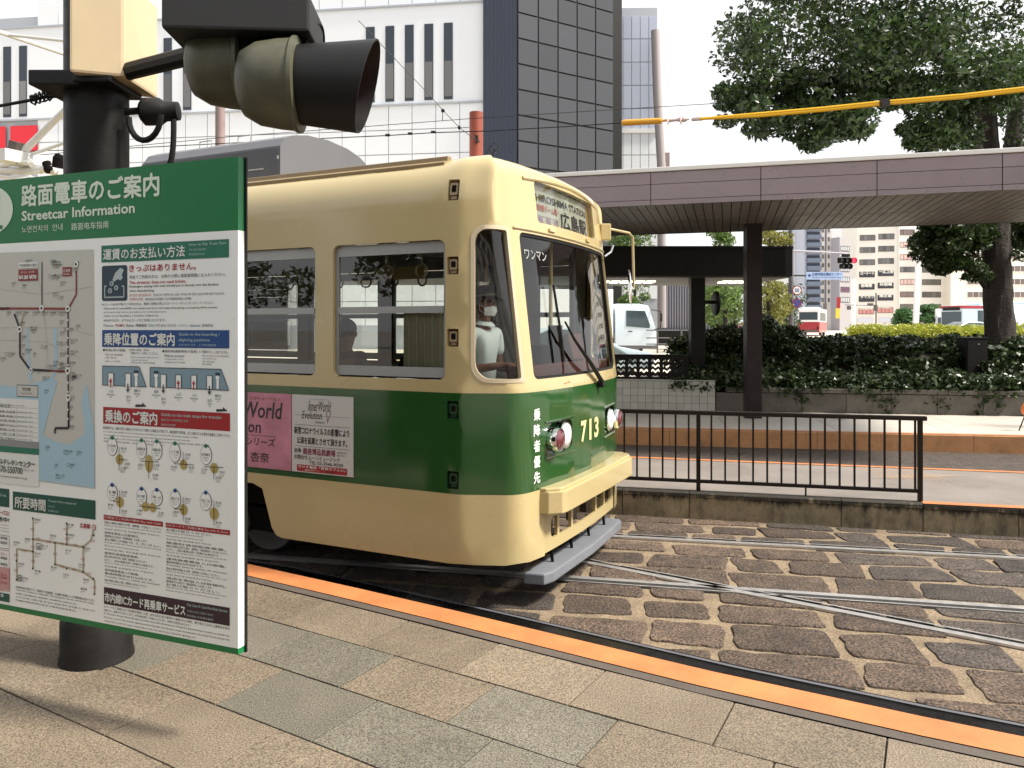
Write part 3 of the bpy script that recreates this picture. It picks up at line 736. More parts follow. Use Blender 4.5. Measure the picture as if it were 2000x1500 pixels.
def rrect(t0, t1, z0, z1, r, n=5, r2=None):
    r = [r]*4 if not isinstance(r, (list, tuple)) else r   # bl, br, tr, tl
    q = []
    for (cx, cz, a0), rr in zip(((t0, z0, 180), (t1, z0, 270), (t1, z1, 0), (t0, z1, 90)), r):
        sx, sz = (1 if cx == t0 else -1), (1 if cz == z0 else -1)
        for k in range(n+1):
            a = R(a0+90*k/n); q.append((cx+sx*rr+rr*math.cos(a), cz+sz*rr+rr*math.sin(a)))
    o = [q[0]]
    for p in q[1:]:      # split long edges so the loop follows curved panels
        l = math.hypot(p[0]-o[-1][0], p[1]-o[-1][1]); m = max(1, int(l/.12)); b = o[-1]
        for i in range(1, m+1): o.append((b[0]+(p[0]-b[0])*i/m, b[1]+(p[1]-b[1])*i/m))
    p = o[0]; b = o[-1]; l = math.hypot(p[0]-b[0], p[1]-b[1]); m = max(1, int(l/.12))
    for i in range(1, m): o.append((b[0]+(p[0]-b[0])*i/m, b[1]+(p[1]-b[1])*i/m))
    return o
WZ0, WZ1 = 1.632, 2.62
side_w = []
for k in range(9):
    side_w.append((-(1.10+1.15*k), -(.116+1.15*k)))
holes = []; wins = []
for a, b in side_w:
    h = rrect(a, b, WZ0, WZ1, .055); holes.append(h); wins.append(('side', a, b, h))
    a2, b2 = TT-b, TT-a; h = rrect(a2, b2, WZ0, WZ1, .055); holes.append(h); wins.append(('side', a2, b2, h))
cabh = rrect(.075, .475, 1.615, 2.715, [.13, .02, .02, .10]); holes.append(cabh); wins.append(('cab', .075, .475, cabh))
cabh2 = rrect(TT-.475, TT-.075, 1.615, 2.715, [.02, .13, .10, .02]); holes.append(cabh2); wins.append(('cab', TT-.475, TT-.075, cabh2))
wsh = rrect(.585, TT-.585, 1.63, 2.69, .05); holes.append(wsh); wins.append(('ws', .585, TT-.585, wsh))
dsh = rrect(.86, TT-.90, 2.79, 3.095, .035); holes.append(dsh)
steps_z = [2.95, 2.435, 1.93]; stepg = [1.425, .935]
sth = [rrect(-.104, -.012, z-.062, z+.062, .006, 1) for z in steps_z+stepg]; holes += sth
hlh = [rrect(.735, 1.13, 1.075, 1.30, .05), rrect(TT-1.13, TT-.735, 1.075, 1.30, .05)]; holes += hlh
T0, T1 = -11.9, TT+11.9; ZB_ = .35
def bog(sgn, c):   # bogie opening in the skirt
    a = c; L = [(a-2.6, .2), (a-2.6, .60), (a-2.5, .72), (a-2.42, .755), (a-.20, .755), (a-.10, .72), (a-.06, .60), (a-.0, .42), (a+.045, .365), (a+.11, .349), (a+.11, .2)]
    return L if sgn > 0 else [(TT-x, z) for x, z in L[::-1]]
outer = [(T0, .35)]
def densify(a, b, s=.2): m = max(1, int(math.hypot(b[0]-a[0], b[1]-a[1])/s)); return [(a[0]+(b[0]-a[0])*i/m, a[1]+(b[1]-a[1])*i/m) for i in range(m)]
holes2 = [bog(1, -1.70), bog(-1, -1.70), bog(1, -7.6), bog(-1, -7.6), [(.70, .2), (TT-.72, .2), (TT-.72, .80), (.70, .80)]]
ZT = 3.30
outer = densify((T0, .35), (T1, .35)) + densify((T1, .35), (T1, ZT)) + densify((T1, ZT), (T0, ZT)) + densify((T0, ZT), (T0, .35))
ts = sorted(set([round(x, 3) for x in list(np.arange(T0+.25, -.3, .35)) + list(np.arange(-.2, TT+.2, .035)) + list(np.arange(TT+.3, T1-.1, .35))]))
zs = [.5, .65, 1.0, 1.2, 1.4, 1.58, 1.8, 2.0, 2.2, 2.4, 2.6, 2.75, 2.84, 2.88, 2.915, 2.95, 2.985, 3.02, 3.055, 3.09, 3.125, 3.16, 3.195, 3.23, 3.265]
def near_loop(p):
    for h in holes+holes2:
        xs = [q[0] for q in h]; zz = [q[1] for q in h]
        if min(xs)-.012 < p[0] < max(xs)+.012 and min(zz)-.012 < p[1] < max(zz)+.012: return True
    return False
extra = [(t, z) for t in ts for z in zs if not near_loop((t, z))]
ZG1, ZG0 = 1.544, .838
cons = []
for zz in (ZG1, ZG0): cons.append([(t, zz) for t in [T0+.01]+ts+[T1-.01]])
V, T = cdt_region(outer, holes + holes2, extra, cons)
cz = V[T][:, :, 1].mean(1)
mb = MB(); mb.v = [tuple(TP(t, z)) for t, z in V]; mb.f = [tuple(int(i) for i in f) for f in T]; mb.m = [1 if ZG0 < z < ZG1 else 0 for z in cz]
def reveal(mb, loop, d, mi=0, out_=0.):
    n = len(loop); mb.add([TP(t, z, out_) for t, z in loop] + [TP(t, z, out_-d) for t, z in loop], [(i, i+n, (i+1) % n+n, (i+1) % n) for i in range(n)], mi)
for w in wins: reveal(mb, w[3], .055, 0)
reveal(mb, dsh, .05, 0)
for h, z in zip(sth, steps_z+stepg): reveal(mb, h, .05, 0 if z > ZG1 else 2)
for h in hlh: reveal(mb, h, .035, 1)
# skirt thickness along the bottom opening edges
for h in holes2[:4]:
    q = [p for p in h if p[1] >= .349]; n = len(q)
    mb.add([TP(t, z) for t, z in q] + [TP(t, z, -.03) for t, z in q], [(i, i+1, i+1+n, i+n) for i in range(n-1)], 0)
body = mb.part('body', [m_cream, m_green, m_greendk], TR, smooth=True)
# roof cap
mb = MB(); lt = [t for t in np.linspace(T0, T1, 8)]; lt = list(np.linspace(T0, -.3, 8)) + list(np.arange(-.25, TT+.26, .05)) + list(np.linspace(TT+.35, T1, 8))
rings = []
for s in (1, .93, .8, .6, .35, 0.02):
    rg = []
    for t in lt:
        p = TP(t, ZT); x = p.x if p.x < -.5 else -.5 + (p.x+.5)*(.25+.75*s); rg.append((x, p.y*s, p.z + .05*(1-s*s)))
    rings.append(rg)
n = len(lt); mb.v = [q for rg in rings for q in rg]; mb.f = [(k*n+i, k*n+i+1, (k+1)*n+i+1, (k+1)*n+i) for k in range(5) for i in range(n-1)]; mb.m = [0]*len(mb.f)
mb.part('roof', m_cream, TR, smooth=True, merge=True)
mb = MB(); mb.add([(-11.9, -HW, .35), (-11.9, HW, .35), (-11.9, HW, 2.9), (-11.9, HW-.4, 3.25), (-11.9, -HW+.4, 3.25), (-11.9, -HW, 2.9)], [tuple(range(6))]); mb.part('rear_wall', m_cream, TR)
# step recesses
for h, z in zip(sth, steps_z+stepg):
    mb = MB(); mb.add([TP(t, q, -.05) for t, q in h], [tuple(range(len(h)))]); t0 = -.125
    mb.part('step_recess', m_brownrec if z > ZG1 else m_greendk, TR)
    mb = MB(); p = [TP(t, q, -.012) for t, q in rrect(-.090, -.026, z-.03, z+.045, .01, 2)]; mb.add(p, [tuple(range(len(p)))])
    p2 = rrect(-.076, -.040, z-.012, z+.03, .004, 1); mb.add([TP(t, q, -.011) for t, q in p2], [tuple(range(len(p2)))], 1)
    mb.add([TP(t, q, -.02) for t, q in ((-.083, z-.053), (-.035, z-.053), (-.035, z-.035), (-.083, z-.035))], [(0, 1, 2, 3)], 0)
    mb.part('step_handle', [mat('step_metal', (.30, .22, .13), .5) if z > ZG1 else m_greendk, m_dark], TR)
# gutters on the near and far shoulder
for s in (-1, 1):
    mb = MB(); prof = [(.02, -.03), (-.03, -.005), (-.035, .03), (-.01, .045), (.015, .045), (.02, .085), (.07, .09), (.10, .02)]
    y = HW-.16
    mb.extr([(-11.8, s*(y - a), 3.165+b) for a, b in prof], (11.62, 0, 0)); mb.part('rain_gutter', mat('gutter_cream', (.24, .17, .08), .45, var=.15), TR, bevel=.006)
# passenger windows
def patch(mb, t0, t1, z0, z1, off, mi=0, nt=1, nz=1):
    vs = [TP(t0+(t1-t0)*i/nt, z0+(z1-z0)*j/nz, off) for j in range(nz+1) for i in range(nt+1)]
    mb.add(vs, [(j*(nt+1)+i, j*(nt+1)+i+1, (j+1)*(nt+1)+i+1, (j+1)*(nt+1)+i) for j in range(nz) for i in range(nt)], mi)
def solidp(mb, t0, t1, z0, z1, o0, o1, mi=0, nt=1):
    for i in range(nt):
        a, b = t0+(t1-t0)*i/nt, t0+(t1-t0)*(i+1)/nt
        vs = [TP(t, z, o) for o in (o0, o1) for t, z in ((a, z0), (b, z0), (b, z1), (a, z1))]
        mb.add(vs, [(3, 2, 1, 0), (4, 5, 6, 7), (0, 1, 5, 4), (1, 2, 6, 5), (2, 3, 7, 6), (3, 0, 4, 7)], mi)
for kind, a, b, h in wins:
    if kind == 'side':
        mb = MB(); o0, o1 = -.055, -.03; e = .004
        solidp(mb, a+e, b-e, WZ1-.085, WZ1-e, o0, o1); solidp(mb, a+.03, b-.03, 2.105, 2.155, o0, o1+.006); solidp(mb, a+e, b-e, WZ0+.012, WZ0+.085, o0, o1)
        solidp(mb, a+e, a+.03, WZ0+.085, WZ1-.085, o0, o1); solidp(mb, b-.03, b-e, WZ0+.085, WZ1-.085, o0, o1)
        w = mb.part('window', m_alu, TR)
        mb = MB(); patch(mb, a+.03, b-.03, 2.155, WZ1-.085, -.043); p = mb.part('pane', m_glass, w)
        mb = MB(); patch(mb, a+.03, b-.03, WZ0+.085, 2.105, -.040); p = mb.part('pane', m_glass, w)
    else:
        ww = .028 if kind == 'cab' else .02
        n = len(h); cx = (a+b)/2; cz_ = sum(q[1] for q in h)/n; H2 = (max(q[1] for q in h)-min(q[1] for q in h))/2; W2 = (b-a)/2
        inner = [(cx+(t-cx)*(1-ww/W2), cz_+(z-cz_)*(1-ww/H2)) for t, z in h]
        mb = MB(); o0 = -.03; o1 = -.012 if kind == 'ws' else .004
        mb.add([TP(t, z, o1) for t, z in h] + [TP(t, z, o1) for t, z in inner] + [TP(t, z, -.04) for t, z in inner],
               [(i, (i+1) % n, (i+1) % n+n, i+n) for i in range(n)] + [(i+n, (i+1) % n+n, (i+1) % n+2*n, i+2*n) for i in range(n)])
        w = mb.part('cab_window' if kind == 'cab' else 'windshield', mat('cab_window_trim', (.50, .42, .29), .5) if kind == 'cab' else m_black, TR, smooth=True)
        mb = MB(); ex = [(t, z) for t in np.arange(a+.07, b-.05, .07) for z in np.arange(1.72, 2.66, .16)]
        PV, PT = cdt_region(inner, [], ex); mb.v = [tuple(TP(t, z, -.028)) for t, z in PV]; mb.f = [tuple(int(i) for i in f) for f in PT]; mb.m = [0]*len(mb.f)
        mb.part('pane', m_wglass, w, smooth=True)
# destination box
mb = MB(); patch(mb, .865, TT-.905, 2.795, 3.09, -.05, nt=8); ds = mb.part('destination_sign', [mat('sign_roll_white', (.62, .62, .50), .6)], TR)
dt0, dt1 = .93, TT-.96
mb = MB(); patch(mb, .867, .925, 2.797, 3.088, -.047, 3); patch(mb, TT-.95, TT-.907, 2.797, 3.088, -.047, 3)
f_ = lambda a, z: TP(a, z, -.045)
text_map(mb, 'HIROSHIMA STATION', f_, .95, dt1-.03, 2.972, 3.03, 0, .01)
text_map(mb, '広島駅', f_, 1.36, dt1-.05, 2.805, 2.945, 0, .015)
text_map(mb, '原爆ドーム前', f_, .95, 1.31, 2.90, 2.95, 1, .02); text_map(mb, '紙  屋  町', f_, .95, 1.31, 2.81, 2.86, 2, .02)
patch(mb, .94, 1.33, 2.865, 2.895, -.0465, 4, nt=4)
mb.part('lettering', [m_txtk, mat('sign_roll_red', (.55, .10, .05), .5), mat('sign_roll_pink', (.5, .3, .45), .5), mat('sign_roll_orange', (.65, .38, .05), .5), mat('roll_paper', (.68, .70, .62), .5)], ds)
mb = MB(); patch(mb, .865, TT-.905, 2.795, 3.09, -.012, nt=8); mb.part('pane', glass('roll_glass', (.93, .95, .92), .6, base=.02), ds)
# raised brow over the destination box
mb = MB(); mb.tube([TP(t, 2.88+.42*(.50+.10*math.sin(math.pi*(t-.70)/(TT-1.4))), .0) for t in np.linspace(.70, TT-.70, 24)], .014, 8); mb.part('front_brow', m_cream, TR, smooth=True)
for t in (1.08, 1.86):
    mb = MB(); solidp(mb, t-.07, t+.03, 2.735, 2.757, 0, .018); mb.part('hinge', m_cream, TR)
# belt moulding between cream and green, rain lip above windshield
mb = MB(); mb.tube([TP(t, 2.715, .004) for t in np.linspace(.52, TT-.52, 30)], .008, 6); mb.part('windshield_lip', m_cream, TR)
# headlamps
def lamp_at(t, z, r, red, side):
    c = TP(t, z, -.03); ax_ = Vector((1, 0, 0))
    ax_ = (TP(t, z, .1)-TP(t, z, 0)).normalized(); ax_ = (ax_*.45 + Vector((1, 0, 0))*.55).normalized()
    mb = MB(); L = .10 if red else .055
    mb.lathe([(r*.82, 0), (r*.98, .02), (r, .05), (r*1.0, L-.02), (r*.96, L), (r*.88, L), (r*.86, L-.02)], c, ax_, 28)
    l = mb.part('tail_light' if red else 'headlight', m_chrome, TR, smooth=True)
    mb = MB()
    if red: mb.lathe([(r*.88, L-.03), (r*.84, L-.01), (r*.6, L+.008), (r*.3, L+.016), (.001, L+.018)], c, ax_, 24)
    else: mb.lathe([(r*.90, L-.012), (r*.80, L+.002), (r*.5, L+.014), (.001, L+.02)], c, ax_, 24)
    mb.part('lens', m_redlens if red else m_lens, l, smooth=True)
for s in (0, 1):
    tt_ = [.80, .985] if s == 0 else [TT-.81, TT-.99]
    lamp_at(tt_[0], 1.182, .088, True, s); lamp_at(tt_[1], 1.192, .105, False, s)
    h = hlh[s]; mb = MB(); mb.add([TP(t, z, -.035) for t, z in h], [tuple(range(len(h)))]); mb.part('lamp_recess', m_green, TR)
    mb = MB(); a_ = min(q[0] for q in h)
    for zz in (1.315, 1.055): mb = MB(); mb.tube([TP(a_-.03+.1*k*.42, zz, .004) for k in range(12)], .006, 6); mb.part('lamp_trim', m_green, TR)
# numbers and characters
mb = MB(); fo = lambda t, z: TP(t, z, .004)
text_map(mb, '7', fo, 1.30, 1.415, 1.09, 1.26, 0, .035, res=4); text_map(mb, '1', fo, 1.475, 1.52, 1.09, 1.26, 0, .03, res=4); text_map(mb, '3', fo, 1.60, 1.715, 1.09, 1.26, 0, .035, res=4)
mb.part('fleet_number', mat('number_cream', (.72, .62, .30), .4), TR)
mb = MB()
for i, ch in enumerate('乗降者優先'):
    z = 1.38 - i*.112; text_map(mb, ch, fo, .56, .635, z-.04, z+.042, 0, .03)
mb.part('front_lettering', m_white, TR)
mb = MB(); text_map(mb, 'ワンマン', lambda t, z: TP(t, z, -.024), .66, .98, 2.505, 2.575, 0, .015); mb.part('windshield_lettering', mat('faded_lettering', (.30, .31, .30), .6), TR)
# bumper, grille, plow
mb = MB(); bp = [(.40, -.88), (.52, -.87), (.60, -.80), (.615, -.74), (.625, -.3), (.635, .3), (.635, .80), (.60, .88), (.52, .93), (.40, .93)]
mb.prism(bp, .665, .825); mb.part('bumper_beam', m_cream, TR, bevel=.008)
mb = MB(); mb.prism([(x-.02, y) for x, y in bp], .822, .850); mb.part('bumper_ledge', m_cream, TR, bevel=.01)
mb = MB(); fx = lambda y: .49 - .03*(y/.8)**2
og = [(y, .36) for y in np.linspace(-.84, .84, 12)] + [(y, .67) for y in np.linspace(.84, -.84, 12)]
gh = rrect(-.70, .70, .445, .60, .05); GV, GT = cdt_region(og, [gh], [(y, z) for y in np.arange(-.75, .76, .15) for z in (.40, .635)])
nV = len(GV); mb.add([(fx(y), y, z) for y, z in GV] + [(fx(y)-.02, y, z) for y, z in GV], [tuple(int(i) for i in t) for t in GT] + [tuple(int(i)+nV for i in t[::-1]) for t in GT])
n = len(gh); mb.add([(fx(y), y, z) for y, z in gh] + [(fx(y)-.02, y, z) for y, z in gh], [(i, i+n, (i+1) % n+n, (i+1) % n) for i in range(n)])
n = len(og); mb.add([(fx(y), y, z) for y, z in og] + [(fx(y)-.02, y, z) for y, z in og], [(i, (i+1) % n, (i+1) % n+n, i+n) for i in range(n)])
gr = mb.part('grille_panel', m_cream, TR)
for y in (-.56, -.30, .26, .50): locpart(lambda m: m.bb(fx(y)-.03, fx(y)-.004, y-.02, y+.02, .43, .615), 'grille_bar', m_cream, gr)
for y in (-.45, .08, .40): locpart(lambda m: m.bb(.30, .36, y-.05, y+.05, .40, .66), 'grille_bar', mat('dull_brown_bar', (.12, .08, .05), .7), gr)
mb = MB(); mb.prism([(.35, -.93), (.50, -.90), (.535, -.80), (.56, 0), (.535, .80), (.50, .86), (.35, .86)], .165, .245); mb.part('plow', m_grey, TR, bevel=.012)
for y in (-.6, -.2, .2, .6): locpart(lambda m: m.tube([(.44, y, .24), (.42, y, .42)], .012, 6), 'plow_bracket', m_dark, TR)
# wiper
def wl_(t, z, o): return TP(t, z, o)
mb = MB(); mb.tube([wl_(1.72, 1.545, .035), wl_(1.45, 1.70, .05), wl_(1.15, 1.90, .055), wl_(1.03, 2.04, .05)], [.020, .018, .012, .008], 6)
mb.lathe([(.032, 0), (.032, .05), (.001, .055)], TP(1.72, 1.53, 0), (1, 0, 0), 12); mb.part('wiper_arm', m_black, TR)
mb = MB(); mb.tube([wl_(.965, 2.32, .018), wl_(.98, 2.1, .022), wl_(1.0, 1.90, .022), wl_(1.0, 1.74, .018)], .010, 6); mb.part('wiper_blade', m_black, TR)
# mirror with its tube arm, corner box
mb = MB(); b0 = TP(TT-.42, 2.80, .0); p1 = b0+Vector((.05, .10, .03))
arm = [TP(TT-.45, 2.93, .0), TP(TT-.45, 2.93, .05)+Vector((.02, .05, .01)), TP(TT-.45, 2.93, 0)+Vector((.18, .34, .0)), TP(TT-.45, 2.93, 0)+Vector((.20, .40, -.04)), TP(TT-.45, 2.93, 0)+Vector((.21, .40, -.55))]
mb.tube(arm, .013, 8); ma = mb.part('mirror_arm', m_cream, TR, smooth=True)
mc = arm[-1] + Vector((-.03, -.03, .02))
mb = MB(); mb.M = Matrix.Translation(mc) @ Matrix.Rotation(R(20), 4, 'Z'); mb.lathe([(.001, -.02), (.10, -.012), (.125, 0), (.115, .01), (.001, .012)], (0, 0, 0), (1, 0, .1), 20)
mb.v = [(x, y, mc.z + (z-mc.z)*1.45) for x, y, z in mb.v]; mb.M = None; mb.tube([mc, arm[-1]], .012, 6); mb.part('mirror', m_chrome, TR, smooth=True)
mb = MB(); q = TP(TT-.5, 2.90, .03); mb.box(tuple(q + Vector((.0, .02, .0))), (.10, .12, .16), rz=R(30)); mb.part('marker_box', m_cream, TR, bevel=.01)
mb = MB(); q = TP(TT-.62, 2.66, .02); mb.tube([q, q+Vector((.03, .10, .05)), q+Vector((.02, .2, .12))], .01, 6); mb.part('wiper_stub', m_grey, TR)
# roof gear
mb = MB(); z0 = 3.26; mb.tube([(-.30, -.22, z0), (-.30, -.22, z0+.10), (-.29, -.19, z0+.12), (-.29, .16, z0+.12), (-.30, .19, z0+.10), (-.30, .19, z0)], .012, 8); mb.part('roof_handle', mat('peach_paint', (.75, .42, .22), .5), TR, smooth=True)
# cooler on the roof
AX0 = -2.15; ac_p = [(-.66, 3.18), (-.66, 3.62), (-.60, 3.70), (-.50, 3.745), (-.3, 3.79), (0, 3.81), (.3, 3.79), (.5, 3.745), (.60, 3.70), (.66, 3.62), (.66, 3.18)]
mb = MB(); n = len(ac_p); mb.add([(AX0, y, z) for y, z in ac_p], [tuple(range(n))], 0)
mb.add([(AX0, y, z) for y, z in ac_p] + [(AX0-1.75, y, z-.0) for y, z in ac_p], [(i, i+n, i+1+n, i+1) for i in range(n-1)], 0)
mb.add([(AX0-1.75, y, z) for y, z in ac_p] + [(AX0-1.95, y*.9, 3.26+(z-3.26)*.8) for y, z in ac_p], [(i, i+n, i+1+n, i+1) for i in range(n-1)], 0)
mb.add([(AX0-1.95, y*.9, 3.26+(z-3.26)*.8) for y, z in ac_p], [tuple(range(n))[::-1]], 0)
ac = mb.part('roof_cooler', m_ac, TR)
mb = MB(); mb.bb(AX0-1.74, AX0-.01, -.668, -.661, 3.28, 3.60); mb.part('side_cover', m_acside, ac)
for x in (AX0-.55, AX0-1.05): locpart(lambda m: m.tube([(x, -.45, 3.75), (x, -.45, 3.82), (x-.16, -.45, 3.82), (x-.16, -.45, 3.75)], .006, 5), 'lifting_loop', m_alu, ac)
locpart(lambda m: (m.bb(AX0-.36, AX0-.18, -.675, -.667, 3.42, 3.432), m.bb(AX0-.03, AX0-.01, -.672, -.667, 3.5, 3.53)), 'latch', m_alu, ac)
locpart(lambda m: m.tube([(AX0+.01, -.35, 3.36), (AX0+.05, -.35, 3.36), (AX0+.05, -.35, 3.42)], .012, 6), 'vent_pipe', m_alu, ac)
# pantograph
pg_ = (-6.3, 0, 3.30)
pm = mat('pale_pantograph_paint', (.62, .62, .60), .5)
mb = MB()
for y in (-.62, -.2, .2, .62): mb.tube([(-7.3, y, 3.55), (-5.4, y, 3.55)], .02, 6)
for x in (-7.3, -6.7, -6.0, -5.4): mb.tube([(x, -.72, 3.57), (x, .72, 3.57)], .024, 6)
for s in (-1, 1): mb.tube([(-7.2, s*.5, 3.62), (-5.9, s*.5, 3.68), (-5.5, s*.5, 3.60)], .018, 6)
pf = mb.part('pantograph_base', pm, TR)
for x in (-7.2, -6.4, -5.6):
    for y in (-.7, .7):
        locpart(lambda m: m.lathe([(.03, 0), (.03, .03), (.075, .04), (.04, .07), (.075, .09), (.04, .12), (.075, .14), (.04, .17), (.04, .22)], (x, y, 3.27), (0, 0, 1), 12), 'insulator', mat('insulator_glaze', (.55, .52, .46), .2), pf, smooth=True)
iT = WM[TR].inverted()
mb = MB(); f0 = iT @ A(40, 302, 9.35); f1 = iT @ A(128, 214, 9.1); f2 = f1 + (f1-f0)*1.3
mb.tube([f0, f1, f2], [.045, .036, .026], 10); mb.tube([f0+Vector((0, .05, -.02)), iT @ A(128, 278, 9.2)], .022, 8); mb.tube([f2, f2+Vector((-2.2, 0, .5))], .02, 8)
mb.tube([f2+Vector((-2.2, -.8, .5)), f2+Vector((-2.2, .8, .5))], .03, 8)
mb.box(tuple(f0+Vector((0, 0, -.05))), (.22, .5, .14)); mb.part('pantograph_arm', pm, TR, smooth=True)
mb = MB()
for k, (ua, va, ub, vb) in enumerate(((0, 312, 110, 335), (0, 325, 60, 318), (0, 333, 90, 330), (5, 341, 80, 336), (20, 318, 100, 328), (60, 334, 120, 340), (0, 344, 60, 346), (45, 306, 62, 322))):
    p, q = iT @ A(ua, va, 9.6), iT @ A(ub, vb, 9.2); m_ = (p+q)/2 + Vector((0, 0, .03 if k % 2 else -.02)); mb.tube([p, m_, q], .026 + .008*(k % 3), 8)
mb.part('pantograph_springs', pm, TR, smooth=True)
mb = MB(); c = iT @ A(32, 285, 9.3); mb.box(tuple(c), (.16, .10, .10), M=Matrix.Rotation(R(15), 4, 'Y')); mb.tube([c, c+Vector((.0, 0, -.22))], .008, 5); mb.tube([c, c+Vector((-1.2, 0, -.03))], .009, 5); mb.part('pantograph_hook', mat('weathered_bracket', (.08, .06, .05), .7), TR)
mb = MB(); c = iT @ A(112, 328, 9.1); mb.lathe([(.001, 0), (.06, 0), (.06, .12), (.04, .16), (.001, .17)], tuple(c), (.2, 0, 1), 12); mb.lathe([(.001, 0), (.05, 0), (.05, .12), (.001, .12)], tuple(c+Vector((-.18, .02, -.02))), (-.5, 0, 1), 12); mb.part('contact_block', m_dark, TR)
# side advertisement panels (near side)
def SPt(t, z, o): return TP(t, z, o)
mb = MB(); solidp(mb, -1.49, -.905, .885, 1.482, .002, .008); ad = mb.part('advert_panel', mat('advert_white', (.56, .55, .53), .4), TR)
ad['label'] = 'white advert panel with black lettering'
mb = MB(); g = lambda a, z: TP(a, z, .0095)
text_map(mb, 'InnerWorld', g, -1.33, -1.12, 1.36, 1.44, 0, .0, .15); text_map(mb, 'Evolution', g, -1.39, -1.20, 1.30, 1.36, 0, 0, .15); text_map(mb, 'V', g, -1.17, -1.12, 1.27, 1.36, 2, 0, .15)
text_map(mb, 'インナーワールド エボリューション', g, -1.31, -1.12, 1.448, 1.458, 0); text_map(mb, '月野木杏奈の世界', g, -1.26, -1.17, 1.268, 1.285, 0)
for z in (1.25, 1.085): solidp(mb, -1.46, -.935, z, z+.002, .008, .0092)
solidp(mb, -1.46, -.935, 1.325, 1.3265, .008, .0088)
text_map(mb, '新型コロナウイルスの影響により', g, -1.465, -.94, 1.18, 1.235, 0, .02); text_map(mb, '公演を延期とさせて頂きます。', g, -1.44, -.96, 1.105, 1.158, 0, .02)
text_map(mb, '会場:', g, -1.465, -1.395, 1.035, 1.07, 0, .01); text_map(mb, '銀座博品館劇場', g, -1.38, -1.07, 1.025, 1.075, 1, .02)
text_map(mb, '(東京都中央区', g, -1.055, -.96, 1.05, 1.065, 0); text_map(mb, '銀座8丁目)', g, -1.055, -.98, 1.03, 1.043, 0)
text_map(mb, 'お問合せ:ムーンミュージック', g, -1.465, -1.03, .985, 1.02, 0, .01); text_map(mb, 'TEL 03-3546-9500', g, -1.32, -1.0, .952, .978, 0, .01)
mb.part('advert_lettering', [m_txtk, mat('maroon_ink', (.22, .02, .06), .5), mat('faded_ink', (.3, .2, .2), .5)], ad)
mb = MB(); pts = rrect(-1.44, -.96, .897, .943, .008, 2); mb.add([TP(t, z-.0, .0093) for t, z in rrect(-1.44, -.96, .893, .944, .008, 2)], [tuple(range(len(rrect(-1.44, -.96, .893, .944, .008, 2))))])
text_map(mb, 'ラジオ番組「杏奈カフェ♪♪」', lambda a, z: TP(a, z, .0105), -1.425, -.975, .919, .94, 1, .02); text_map(mb, '番組公式サイト', lambda a, z: TP(a, z, .0105), -1.36, -1.22, .899, .912, 1); text_map(mb, '検索', lambda a, z: TP(a, z, .0105), -1.16, -1.08, .897, .913, 2)
mb.part('advert_banner', [m_redb, m_white, m_txtk], ad)
mb = MB(); solidp(mb, -2.55, -1.498, .885, 1.482, .002, .008); ad2 = mb.part('advert_panel', mat('advert_pink', (.50, .20, .27), .4, var=.35, vs=3.5), TR); ad2['label'] = 'pink advert panel with large black lettering'
mb = MB()
text_map(mb, 'InnerWorld', g, -2.32, -1.60, 1.28, 1.41, 0, .01, .12); text_map(mb, 'Evolution', g, -2.32, -1.81, 1.16, 1.26, 0, .01, .12)
text_map(mb, 'インナーワールド エボリューション', g, -2.25, -1.61, 1.425, 1.452, 1, .01); text_map(mb, '月の文化 シリーズ', g, -2.3, -1.66, 1.06, 1.125, 0, .01); solidp(mb, -2.3, -1.65, 1.14, 1.143, .008, .009)
text_map(mb, '月野木 杏奈', g, -2.25, -1.72, .93, 1.01, 0, .01); mb.part('advert_lettering', [m_txtk, mat('gold_ink', (.25, .13, .03), .5)], ad2)
# scuffs on the cream front
mb = MB()
for t, z in ((1.0, 1.575), (1.62, 1.57), (2.1, 1.56)):
    for k in range(2): solidp(mb, t+k*.06, t+k*.06+.045, z+.006*k, z+.006*k+.008, .001, .003)
mb.part('paint_chip', mat('chipped_rust', (.38, .20, .09), .8), TR)
mb = MB(); solidp(mb, 1.58, 1.66, .70, .722, .16, .163); mb.part('maker_plate', m_dark, TR) if False else None

# interior
mb = MB(); mb.bb(-11.8, .05, -1.2, 1.2, .76, .80); mb.bb(.05, .33, -1.0, 1.0, .76, .80); mb.part('floor', m_floor, TR)
mb = MB(); mb.bb(-11.8, .1, -1.1, 1.1, 2.86, 2.89); mb.part('ceiling', m_int, TR)
mb = MB()
for k in range(9):
    a, b = -(1.10+1.15*k), -(.116+1.15*k)
    for s in (-1, 1):
        y = s*1.20; mb.bb(b+.0, b+.16, y-.015, y+.015, .8, 2.88); mb.bb(a, b, y-.015, y+.015, .8, 1.62); mb.bb(a, b, y-.015, y+.015, 2.63, 2.88)
mb.part('interior_wall', m_int, TR)
mb = MB()
mb.bb(-.46, -.43, .12, 1.18, .8, 2.86); mb.bb(-.46, -.43, -1.18, .12, .8, 1.55); mb.bb(-.46, -.43, -1.18, .12, 2.55, 2.86); mb.part('cab_partition', mat('partition_dark', (.05, .045, .04), .6), TR)
for y in (-.32, .12): locpart(lambda m: m.tube([(-.5, y, .8), (-.5, y, 2.86)], .018, 8), 'grab_pole', mat('dull_gold_pole', (.35, .28, .10), .35, .5), TR)
